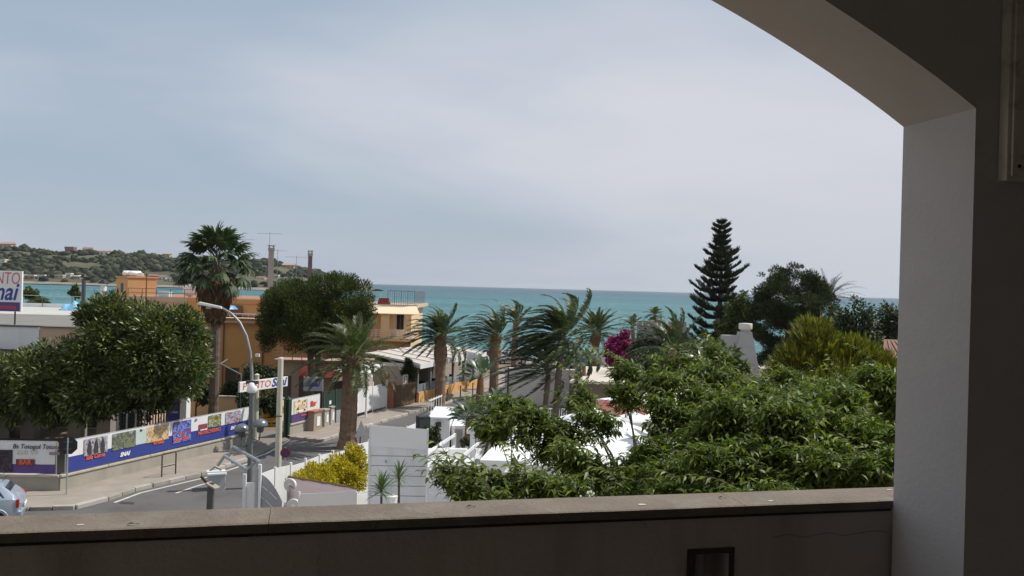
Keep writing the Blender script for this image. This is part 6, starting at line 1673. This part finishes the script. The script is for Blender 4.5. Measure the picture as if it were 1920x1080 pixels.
# grey curved gate of the club with tube frame
Yg = 27.5
gt_ = thing('curved_gate', 'grey curved sheet gate with slots behind the double lamp', 'gate', (P(510,940,Yg).x, Yg, 0))
x0_ = P(480, 930, Yg).x; x1_ = P(529, 930, Yg).x; top0 = P(485, 888, Yg).z; 
poly = [(x0_, 0.2)]; N_ = 12
prof = []
for i in range(N_+1):
    u = i/N_; x = x0_+(x1_-x0_)*u; z_ = top0 - (top0-P(528,940,Yg).z)*u**2.0; prof.append((x, z_))
V = [(x, Yg, .1) for x, z_ in prof] + [(x, Yg, z_) for x, z_ in prof] + [(x, Yg+.04, .1) for x, z_ in prof] + [(x, Yg+.04, z_) for x, z_ in prof]; k = N_+1
f_ = []
for i in range(N_): f_ += [(i, i+1, k+i+1, k+i), (2*k+i+1, 2*k+i, 3*k+i, 3*k+i+1), (k+i, k+i+1, 3*k+i+1, 3*k+i)]
f_ += [(N_, 2*k+N_, 3*k+N_, k+N_), (0, k, 3*k, 2*k)]
bw(MB().add(V, f_), 'sheet', mat('gate_grey', (.33,.34,.35), .6, .06, 2), gt_)
for i, (ax, ay, bx, by) in enumerate(((492,912,502,920),(505,922,519,936),(498,938,512,952),(488,930,495,936))):
    pa, pb2 = P(ax, ay, Yg-.02), P(bx, by, Yg-.02); bw(MB().beam(pa, pb2, .012, .02), 'slot', WHITE2, gt_)
for px, y0_ in ((459, 888), (482, 878), (487, 870)):
    bw(MB().box(P(px,930,Yg).x-.05, P(px,930,Yg).x+.05, Yg-.1, Yg-.02, 0, P(px,y0_,Yg).z), 'post', WHITE if px != 482 else GALV, gt_)
bw(MB().box(P(459,930,Yg).x-.02, P(480,930,Yg).x, Yg-.015, Yg+.02, .1, P(470,905,Yg).z), 'panel', WHITE, gt_)
# tube frame (height bar) leaning out over the road
hb = thing('tube_frame', 'galvanised tube frame slanting out over the road near the double lamp', 'frame', (P(480,900,28).x, 28, 0))
for ya, (p0, p1, p2) in ((0, ((408,873),(421,855),(462,880))), (1, ((427,858),(438,838),(488,866)))):
    Yh = 30.5+ya*1.0
    bw(MB().tube([P(*p0, Yh), P(*p1, Yh), P(*p2, 28.6)], .055, 8), 'tube', GALV, hb)
bw(MB().tube([P(462,880,28.6), P(484,864,28.6), P(484,950,28.6)], .05, 8), 'tube', GALV, hb)
bw(MB().tube([P(484,864,28.6), Vector((P(484,864,28.6).x, 28.6, 0))], .06, 8), 'leg', GALV, hb)
bw(MB().tube([P(433,862,31), P(437,868,31)], .05, 6), 'hinge', STEELD, hb)
# grey cabinet on the road edge and leaning dark post
q_ = G(405, 917); gb = thing('grey_cabinet', 'small pale grey street cabinet with light top at the road edge', 'cabinet', (q_.x, q_.y, .0), R(24))
zq = P(405, 885, q_.y).z
MB().bbox(-.34,.34,-.3,.3,0,zq-.06,.02).build('body', mat('cabinet_grey', (.40,.42,.44), .6, .07, 2), gb); MB().bbox(-.38,.38,-.34,.34,zq-.059,zq+.02,.02).build('lid', WHITE2, gb)
MB().tube([(-.25,.2,zq+.02),(-.05,.25,zq+.16),(.2,.1,zq+.05)], .03, 6).build('lock_bar', STEELD, gb)
Yp = 26.5; q_ = P(394, 950, Yp); lp_ = thing('rusty_post', 'dark weathered post with slanting arm and plate near the parapet', 'post', (q_.x, Yp, 0))
bw(MB().beam((P(392,960,Yp).x,Yp,0), (P(396,905,Yp).x,Yp,P(396,905,Yp).z), .18, .14), 'shaft', STEELD, lp_)
bw(MB().beam(P(377,893,Yp), P(394,912,Yp), .07, .07), 'arm', RUST, lp_); bw(MB().beam(P(390,905,Yp), P(408,916,Yp-.1), .26, .05), 'plate', mat('pale_rust', (.30,.26,.22), .8, .2, 6), lp_)

# ------------------------------------------------------------------ lamps, poles, road signs
Yl = 31.0; q_ = P(468, 900, Yl)
dl = thing('double_dome_lamp', 'grey lamp post with two half dome lamps and white cap', 'street lamp', (q_.x, Yl, 0))
zt_ = P(467, 735, Yl).z
MB().tube([(0,0,0),(0,0,.9),(0,0,zt_)], [.125,.10,.085], 12).build('post', mat('lamp_grey', (.15,.16,.165), .5, .08, 3, metal=.3), dl)
MB().lathe([(.22,0),(.22,.25),(.12,.45)], 12).build('foot', STEELD, dl)
MB().lathe([(.14,zt_-.02),(.19,zt_+.05),(.17,zt_+.22),(.10,zt_+.34),(.03,zt_+.37)], 14).build('cap', WHITE2, dl, smooth=True)
MB().box(-.22,.22,-.05,.05,zt_+.30,zt_+.42).build('sensor_box', STEELD, dl)
for px, py, nm_ in ((453, 806, -1), (488, 797, 1)):
    c = P(px, py, Yl-.2*nm_); c -= Vector(dl.location)
    r_ = .27
    prof = [(r_*math.cos(a), r_*.85*math.sin(a)) for a in (0,.25,.5,.75,1.0,1.25,1.5)]
    d_ = MB().lathe([(r_*.96,-.04)]+prof, 20, (c.x, c.y, c.z)).build('dome', mat('dome_grey', (.17,.18,.20), .30, .05, 4, metal=.35), dl, smooth=True)
    MB().lathe([(.10,-.26),(.13,-.20),(.13,-.05)], 12, (c.x,c.y,c.z)).build('lamp_body', STEELD, dl)
    pts = [(c.x, c.y, c.z-.24)] + [(c.x*(1-u)+0*u + nm_*.10*math.sin(u*3.1), c.y*(1-u), c.z-.30-.30*math.sin(u*math.pi*.9)) for u in (.15,.35,.55,.75,1)]
    MB().tube(pts, .022, 7).build('bracket', STEELD, dl)
Yk = 45.2; q_ = P(473, 780, Yk)
sl_ = thing('curved_street_lamp', 'tall street lamp with long curved arm reaching over the rubber tree', 'street lamp', (q_.x, Yk, .0))
pts = [(q_.x, Yk, 0)] + [tuple(P(x_, y_, Yk)) for x_, y_ in ((473,780),(472,700),(469,660),(462,630),(450,605),(434,588),(416,577))]
bw(MB().tube(pts, [.13,.10,.09,.082,.075,.07,.062,.055], 10), 'post', mat('lamp_pale_grey', (.34,.35,.35), .5, .08, 3, metal=.3), sl_, smooth=True)
hp0, hp1 = P(418, 577, Yk), P(370, 569, Yk)
bw(MB().hexa([tuple(hp1+Vector((0,-.16,-.05))), tuple(hp0+Vector((0,-.12,-.08))), tuple(hp0+Vector((0,.12,-.08))), tuple(hp1+Vector((0,.16,-.05))), tuple(hp1+Vector((.12,-.10,.10))), tuple(hp0+Vector((-.08,-.08,.07))), tuple(hp0+Vector((-.08,.08,.07))), tuple(hp1+Vector((.12,.10,.10)))]), 'head', mat('lamp_head', (.58,.57,.52), .5, .05, 3), sl_, bevel=.03)
lm = hp1.lerp(hp0, .45); bw(MB().lathe([(.16,-.05),(.14,-.14),(.05,-.18)], 12, (lm.x, lm.y, lm.z-.02)), 'lens', mat('lamp_glass', (.45,.45,.42), .2), sl_)
bw(MB().box(q_.x+.08, q_.x+.30, Yk-.06, Yk+.06, P(473,666,Yk).z-.08, P(473,666,Yk).z+.08), 'junction_box', WHITE2, sl_)
Yp = 36.0; q_ = P(523, 800, Yp); cp_ = thing('cream_pole', 'plain cream concrete pole inside the white fence', 'pole', (q_.x, Yp, 0))
zt_ = P(523, 672, Yp).z; MB().tube([(0,0,0),(0,0,zt_)], [.15,.115], 12).build('shaft', POLEC, cp_); MB().lathe([(.12,zt_+.001),(.08,zt_+.05)], 12).build('cap', POLEC, cp_); MB().box(-.14,.14,-.13,-.10,zt_*.55,zt_*.55+.05).build('band', STEELD, cp_)
def round_sign(px, py, Y, rad, label):
    c = P(px, py, Y); t = thing('no_parking_sign', label, 'road sign', (c.x, Y, 0), R(10))
    MB().tube([(0,.03,0),(0,.03,c.z+rad)], .03, 8).build('post', GALV, t)
    Rm = Matrix.Rotation(R(90), 3, 'X')
    MB().lathe([(rad,0),(rad,.012)], 24, (0,0,c.z), Rm).build('red_disc', mat('sign_red', (.33,.03,.035), .5), t); MB().lathe([(rad*.78,0),(rad*.78,.004)], 24, (0,-.0125,c.z), Rm).build('blue_disc', mat('sign_blue', (.045,.07,.22), .5), t)
    s_ = rad*.55; MB().add([(-s_-.03,-.018,c.z+s_),(-s_+.03,-.018,c.z+s_+.03),(s_+.03,-.018,c.z-s_),(s_-.03,-.018,c.z-s_-.03)], [(0,3,2,1)]).build('red_bar', _M['sign_red'], t)
round_sign(535, 849, 34.3, .20, 'round red and blue no parking sign behind the white fence')
q_ = P(676, 805, 39.6); ts_ = thing('triangle_sign', 'triangular road sign seen from behind by the thick palm', 'road sign', (q_.x, 39.6, 0), R(60))
zc_ = q_.z; MB().tube([(0,0,0),(0,0,zc_+.3)], .03, 8).build('post', STEELD, ts_)
MB().add([(-.42,-.03,zc_-.32),(.42,-.03,zc_-.32),(0,-.03,zc_+.42),(-.42,-.015,zc_-.32),(.42,-.015,zc_-.32),(0,-.015,zc_+.42)], [(0,1,2),(5,4,3),(0,3,4,1),(1,4,5,2),(2,5,3,0)]).build('plate', STEEL, ts_)
for z_ in (zc_-.2, zc_): MB().box(-.07,.07,-.014,.035,z_,z_+.04).build('clamp', STEELD, ts_)
q_ = G(125, 933); so = thing('stop_sign', 'octagonal stop sign seen from its dark back on the pavement', 'road sign', (q_.x, q_.y, .13), R(8))
zc_ = P(127, 835, q_.y).z-.13; r_ = .37
MB().tube([(0,-.03,0),(0,-.03,zc_+r_*.8)], .032, 8).build('post', GALV, so)
MB().prism([(r_*math.cos(R(22.5+45*i)), r_*math.sin(R(22.5+45*i))) for i in range(8)], 0, .015).build('plate', BLACKM, so).matrix_local = Matrix.Translation((0,.0,zc_)) @ Matrix.Rotation(R(-90), 4, 'X')
for z_ in (zc_-.16, zc_+.12): MB().box(-.16,.16,-.001,-.025,z_,z_+.035).build('clamp', STEELD, so)
# barrier hoop on the pavement
a_, b2_ = G(303, 900), G(329, 894); a_.z = b2_.z = .13; L_ = (b2_-a_).length
bh = thing('barrier_hoop', 'rusty tubular barrier hoop on the pavement edge', 'barrier', a_, math.atan2(b2_.y-a_.y, b2_.x-a_.x))
MB().tube([(0,0,0),(0,0,.92),(.05,0,.98),(L_-.05,0,.98),(L_,0,.92),(L_,0,0)], .03, 8).build('hoop', RUST, bh); MB().tube([(0,0,.42),(L_,0,.42)], .022, 8).build('cross_bar', RUST, bh)
# white hurdle at the road by the orange trunked palm
a_, b2_ = G(806, 778), G(828, 768); 
hw = thing('white_hurdle', 'white barred hurdle leaning by the orange brown palm trunk', 'barrier', (a_.x, a_.y-.4, 0), math.atan2(b2_.y-a_.y, b2_.x-a_.x)); L_ = (b2_-a_).length+.2
for z_ in (.15, .95): MB().box(0, L_, 0, .05, z_, z_+.09).build('rail', WHITE2, hw)
for i in range(6): MB().box(L_*i/5-.03, L_*i/5+.03, .051, .09, 0, 1.1).build('bar', WHITE2, hw)
# thin lamp post by the sea
q_ = P(893, 690, 100); tl = thing('promenade_lamp', 'thin pale lamp post on the seafront', 'street lamp', (q_.x, 100, 0)); zt_ = P(893, 600, 100).z
MB().tube([(0,0,0),(0,0,zt_)], [.09,.06], 8).build('post', GALV, tl); MB().lathe([(.1,zt_),(.2,zt_+.12),(.05,zt_+.25)], 10).build('head', GALV, tl)
q_ = P(1124, 690, 93); wl_ = thing('white_post', 'white post with pole beside the stiff crowned date palm', 'post', (q_.x, 90, 0))
bw(MB().box(P(1128,680,90).x-.3, P(1128,680,90).x+.3, 89.8, 90.2, 0, P(1128,668,90).z), 'base_block', WHITE, wl_); bw(MB().tube([(P(1130,680,90).x,90,P(1130,668,90).z),(P(1130,640,90).x,90,P(1130,640,90).z)], .06, 7), 'pole', GALV, wl_)
bk = P(952, 740, 60.0); bkp = thing('dark_pole', 'thin dark pole in front of the long pale wall', 'pole', (bk.x, 60, 0)); MB().tube([(0,0,0),(0,0,P(952,692,60).z)], .06, 8).build('shaft', BLACKM, bkp); MB().lathe([(.08,P(952,692,60).z),(.03,P(952,692,60).z+.12)], 8).build('finial', BLACKM, bkp)

# ------------------------------------------------------------------ small palms, paddles, dracaenas
def rosette(name, label, px, py, Y, n, L, stem_r=.045, group='spiky plants by the plank screen', m=DRAC):
    c = P(px, py, Y); t = thing(name, label, 'plant', (c.x, Y, 0), 0, group)
    MB().tube([(0,0,0),(.03,0,c.z*.5),(0,0,c.z)], [stem_r*1.3,stem_r,stem_r*.8], 7).build('stem', TRUNK, t)
    for i in range(n):
        q = i/n; az = i*2.39996; el = R(80-95*q+random.uniform(-6,6)); d = np.array([math.cos(az)*math.cos(el), math.sin(az)*math.cos(el), math.sin(el)])
        T_ = np.array([(0,.02,0),(0,-.02,0),(.4,.05,.02),(.4,-.05,.02),(.8,.028,-.05),(.8,-.028,-.05),(1,0,-.14)], np.float32); F_ = np.array([(0,1,3),(0,3,2),(2,3,5),(2,5,4),(4,5,6)])
        V, Fo = scatter(T_, F_, np.array([[0,0,c.z-.15*q]]), d[None], np.array([[0,0,1.0]])+.01, np.array([L*random.uniform(.8,1.1)]))
        put('leaf', arr_mesh('leaf', V, [Fo]), m, t)
rosette('dracaena', 'spiky dracaena with full head low before the plank screen', 715, 915, 27.6, 70, .62)
rosette('dracaena', 'spiky dracaena with open head higher before the plank screen', 748, 893, 28.4, 46, .60)
q_ = P(736, 940, 27.5); pt_ = thing('white_pot', 'small white plant pot at the foot of the plank screen', 'pot', (q_.x, 27.5, 0)); zq = P(736,930,27.5).z
MB().lathe([(.12,zq-.35),(.16,zq-.02),(.17,zq)], 14).build('pot', WHITE2, pt_); MB().box(-.25,.25,-.25,.25,0,zq-.351).build('plinth', WHITE, pt_)
def paddles(label, px, py, Y, n, L, trunk_r=.13, wind=(-.4,0,0), group='paddle leaved plants of the club', spread=(10,80), bark=BOOT):
    c = P(px, py, Y); t = thing('paddle_plant', label, 'plant', (c.x, Y, 0), 0, group)
    MB().tube([(0,0,0),(0,0,c.z*.6),(0,0,c.z+.15)], [trunk_r*1.3,trunk_r*1.2,trunk_r*.8], 8).build('trunk', bark, t)
    for i in range(n):
        az = i*2.39996; el = R(spread[1]-(spread[1]-spread[0])*i/n); d = Vector((math.cos(az)*math.cos(el)+wind[0]*.4, math.sin(az)*math.cos(el), math.sin(el))).normalized()
        p0 = Vector((0,0,c.z)); p1 = p0+d*L*.5
        b = MB().tube([p0, p0.lerp(p1,.5)+Vector((0,0,.04)), p1], [.03,.022,.016], 5, cap=False); q = np.array(b.f)
        d2 = np.array(d)+np.array([wind[0]*.5,0,-.25]); T_ = np.array([(0,0,0),(.2,.2,.06),(.2,-.2,.06),(.25,0,0),(.6,.22,.04),(.6,-.22,.04),(.65,0,-.05),(1,0,-.22)], np.float32); F_ = np.array([(0,3,1),(0,2,3),(1,3,6),(1,6,4),(3,2,5),(3,5,6),(4,6,7),(6,5,7)])
        V, Fo = scatter(T_, F_, np.array([p1[:]]), d2[None], np.array([[.1,-.3,1.0]]), np.array([L*random.uniform(.65,.85)]))
        Va, Fa = joinVF([(V, Fo), (np.array(b.v, np.float32), np.concatenate([q[:, :3], q[:, [0,2,3]]]))])
        put('paddle_leaf', arr_mesh('paddle_leaf', Va, [Fa]), STREL, t)
paddles('paddle leaved plant with stout orange trunk in front of the ochre wall', 901, 712, 57, 16, 1.5, .24)
paddles('grey green paddle plant before the bulging palm trunk', 931, 772, 44, 18, 1.05, .10)
paddles('paddle leaved palm with swollen trunk beside the service block', 880, 792, 39.5, 20, .95, .20)
paddles('broken stemmed paddle plant by the parked dark car', 1095, 690, 60, 12, 1.5, .16, (-.7,0,0))
paddles('yellowing paddle plant among the leaves behind the marquee', 1320, 715, 30, 14, 1.1, .08)
q_ = P(868, 850, 35.6); ptp = thing('potted_shrub', 'narrow dark potted shrub on the deck coffee table', 'plant', (q_.x+.15, 35.6, dz-.10+.441)); MB().lathe([(.12,0),(.16,.22)], 10).build('pot', WHITE2, ptp)
crown('foliage', [(np.array((q_.x+.15, 35.6, dz+.75)), (.2,.2,.38))], 14, 600, .11, DARKL, ptp, rr=(.4,.6), shell=.2)

# ------------------------------------------------------------------ cars
def car(loc, rz, paint, label, group=None):
    t = thing('parked_car', label, 'car', loc, rz, group)
    # local: x forward, length 3.9, width 1.65; lofted body sections (x, half width, z low, z belt, z roof, half roof width)
    S = [(-1.93,.70,.42,.80,.80,.70),(-1.86,.79,.30,.92,.93,.72),(-1.70,.825,.26,.96,1.12,.66),(-1.35,.83,.24,.97,1.40,.58),(-.9,.83,.22,.96,1.46,.57),(-.2,.83,.22,.94,1.47,.57),(.35,.83,.22,.92,1.40,.57),(.75,.83,.22,.90,1.12,.63),(1.05,.82,.24,.88,.90,.70),(1.55,.79,.26,.78,.80,.66),(1.85,.70,.34,.66,.67,.58),(1.93,.60,.42,.58,.58,.50)]
    V, f_ = [], []
    for x, hw, zl, zb, zr_, rw in S:
        V += [(x,-hw*.92,zl),(x,-hw,zl+.12),(x,-hw,(zl+zb)/2+.06),(x,-hw*.965,zb),(x,-rw,zr_-.03),(x,-rw*.8,zr_),(x,rw*.8,zr_),(x,rw,zr_-.03),(x,hw*.965,zb),(x,hw,(zl+zb)/2+.06),(x,hw,zl+.12),(x,hw*.92,zl)]
    k = 12
    for i in range(len(S)-1):
        for j in range(k): f_.append((i*k+j, i*k+(j+1) % k, (i+1)*k+(j+1) % k, (i+1)*k+j))
    f_ += [tuple(range(k)), tuple((len(S)-1)*k+j for j in range(k-1, -1, -1))]
    _b = MB().add(V, f_).build('body', paint, t, smooth=True); _m = _b.modifiers.new('round', 'BEVEL'); _m.width = .05; _m.segments = 3; _m.limit_method = 'ANGLE'; _m.angle_limit = R(28); _m.harden_normals = False
    def gl(name, pts, m=GLASS): return MB().add(pts, [tuple(range(len(pts)))]).build(name, m, t)
    for s_ in (-1, 1):
        gl('side_window', [(x, s_*(w_+.008), z_) for x, w_, z_ in ((-1.45,.755,1.03),(-.55,.775,1.00),(-.55,.605,1.38),(-1.2,.635,1.36))]); gl('side_window', [(x, s_*(w_+.008), z_) for x, w_, z_ in ((-.47,.775,1.0),(.50,.765,.98),(.22,.605,1.36),(-.47,.605,1.38))])
    gl('rear_window', [(-1.735,-.56,1.06),(-1.735,.56,1.06),(-1.43,.50,1.37),(-1.43,-.50,1.37)]); gl('windscreen', [(.80,-.60,1.08),(.80,.60,1.08),(.44,.50,1.36),(.44,-.50,1.36)])
    RL_ = mat('tail_red', (.42,.02,.02), .25)
    for s_ in (-1, 1):
        MB().box(-1.90,-1.80,s_*.77-.06,s_*.77+.06,.68,.96).build('tail_light', RL_, t, bevel=.02); MB().box(1.72,1.86,s_*.60-.14,s_*.60+.14,.58,.72).build('headlight', WHITE2, t, bevel=.03)
        MB().box(.55,.70,s_*.90-.08,s_*.90+.08,.95,1.07).build('mirror', paint, t, bevel=.03)
    MB().box(-1.99,-1.84,-.80,.80,.34,.56).build('rear_bumper', paint, t, bevel=.04); MB().box(-1.995,-1.97,-.26,.26,.60,.71).build('number_plate', WHITE2, t)
    MB().box(1.84,1.97,-.72,.72,.30,.50).build('front_bumper', paint, t, bevel=.04)
    MB().tube([(-1.25,0,1.45),(-1.42,0,1.66)], .008, 5).build('aerial', BLACKM, t)
    TY = mat('tyre', (.02,.02,.02), .9)
    for x in (-1.22, 1.22):
        for s_ in (-1, 1):
            wh_ = MB().lathe([(.20,-.09),(.285,-.085),(.30,-.05),(.30,.05),(.285,.085),(.20,.09)], 22, (x, s_*.745, .30), Matrix.Rotation(R(90), 3, 'X')).build('tyre', TY, t, smooth=False)
            MB().lathe([(.19,-.095),(.19,.095)], 14, (x, s_*.745, .30), Matrix.Rotation(R(90), 3, 'X')).build('rim', GALV, t)
            arc = [(x+.36*math.cos(a), s_*.834, .30+.36*math.sin(a)) for a in [math.pi*i/10 for i in range(11)]]
            MB().tube(arc, .03, 6).build('wheel_arch', paint, t)
    nest(t, 'tyre', ('rim',)); nest(t, 'rear_bumper', ('number_plate',)); nest(t, 'body', ('aerial',))
    return t
SILV = mat('silver_blue_paint', (.36,.42,.50), .32, .04, 1, metal=.35, coat=.5)
q_ = P(58, 945, 29.2); car0 = car((q_.x-2.5, 29.3, .004), R(202), SILV, 'silver blue hatchback parked at the corner with red tail light')
DKB = mat('dark_blue_paint', (.02,.025,.055), .3, .04, 1, coat=.5); BLKP = mat('black_paint', (.018,.018,.02), .3, .04, 1, coat=.5); SIL2 = mat('pale_silver_paint', (.5,.51,.52), .35, .04, 1, metal=.3, coat=.4)
def car_copy(px, py, Yc_, rz, paint, label):
    p = P(px, py, Yc_); c = copy_tree(car0); c.location = (p.x, Yc_, 0.0); c.rotation_euler = (0,0,rz); c['label'] = label; c['group'] = 'cars parked by the beach'
    for ch in c.children:
        if ch.name.split('.')[0] in ('body','mirror','rear_bumper','front_bumper','wheel_arch'):
            ch.data = ch.data.copy(); ch.data.materials.clear(); ch.data.materials.append(paint)
for a in ((1086,694,92,R(95),DKB,'dark blue car parked behind the beige roofed kiosk'),(1090,684,98,R(92),BLKP,'black car parked behind the dark blue car'),(1104,672,101,R(10),SIL2,'pale silver car parked at the beach by the stiff date palm'),(1072,670,101.5,R(5),BLKP,'black car parked at the beach between the palms'),(920,676,98,R(20),BLKP,'black car half hidden by the bulging palm trunk'),(958,686,97,R(15),SIL2,'silver car parked at the seafront past the bulging palm trunk'),(900,690,92,R(60),SIL2,'silver car beside the thin promenade lamp post')): car_copy(*a)

# ------------------------------------------------------------------ pieces of parts
bpy.context.view_layer.update()
for r_ in [o for o in list(bpy.data.objects) if o.type == 'EMPTY' and o.parent is None]:
    n_ = r_.name.split('.')[0]
    for key, part, subs in (('banner_fence','banner_cloth',('lettering',)), ('banner_fence','printed_panel',('printed_figure','printed_saucer','printed_cup')), ('roof_billboard','panel',('lettering','purple_band')),
        ('entrance_sign','panel',('lettering',)), ('box_sign','case',('lettering','edge_trim')), ('white_pillar','hanging_banner',('lettering',)), ('curved_street_lamp','head',('lens',)), ('double_dome_lamp','dome',('lamp_body',)),
        ('satellite_dish','feed_arm',('receiver',)), ('meter_cabinet','door',('keyhole_plate','keyhole_slot','rivet','vent_slot')), ('cream_house','window',('window_frame',)), ('cream_house','awning',('awning_arm',)),
        ('mustard_building','window',('window_frame',)), ('beach_restaurant','plinth_wall',('wall_motif',)), ('beach_restaurant','end_wall',('emblem_disc','emblem_hub','emblem_tail')), ('tv_antenna','boom',('element',)),
        ('no_parking_sign','red_disc',('blue_disc','red_bar')), ('round_floodlight','housing',('lens','bulb')), ('service_block','door',('door_frame',)), ('utility_pillar','body',('door',)), ('picket_railing','picket',('picket_tip',)), ('curved_gate','sheet',('slot',)), ('apartment_building','coping_slab',('lime_spot',)), ('apartment_building','parapet',('niche_frame','niche_pipe','crack'))):
        if n_ == key: nest(r_, part, subs)
# ------------------------------------------------------------------ sea air between us and the far shore
HZ = bpy.data.materials.new('haze'); HZ.use_nodes = True
t = HZ.node_tree; t.nodes.clear()
o_ = t.nodes.new('ShaderNodeOutputMaterial'); v_ = t.nodes.new('ShaderNodeVolumePrincipled')
v_.inputs['Color'].default_value = (.86, .92, 1.0, 1); v_.inputs['Density'].default_value = 0.00005; v_.inputs['Anisotropy'].default_value = .25
t.links.new(v_.outputs[0], o_.inputs['Volume'])
hzb = MB().box(-15100, 15100, -200, 15100, -4.5, 62).build('haze', HZ); tag(hzb, 'thin pale sea haze hanging over the bay and street', 'haze', kind='stuff')
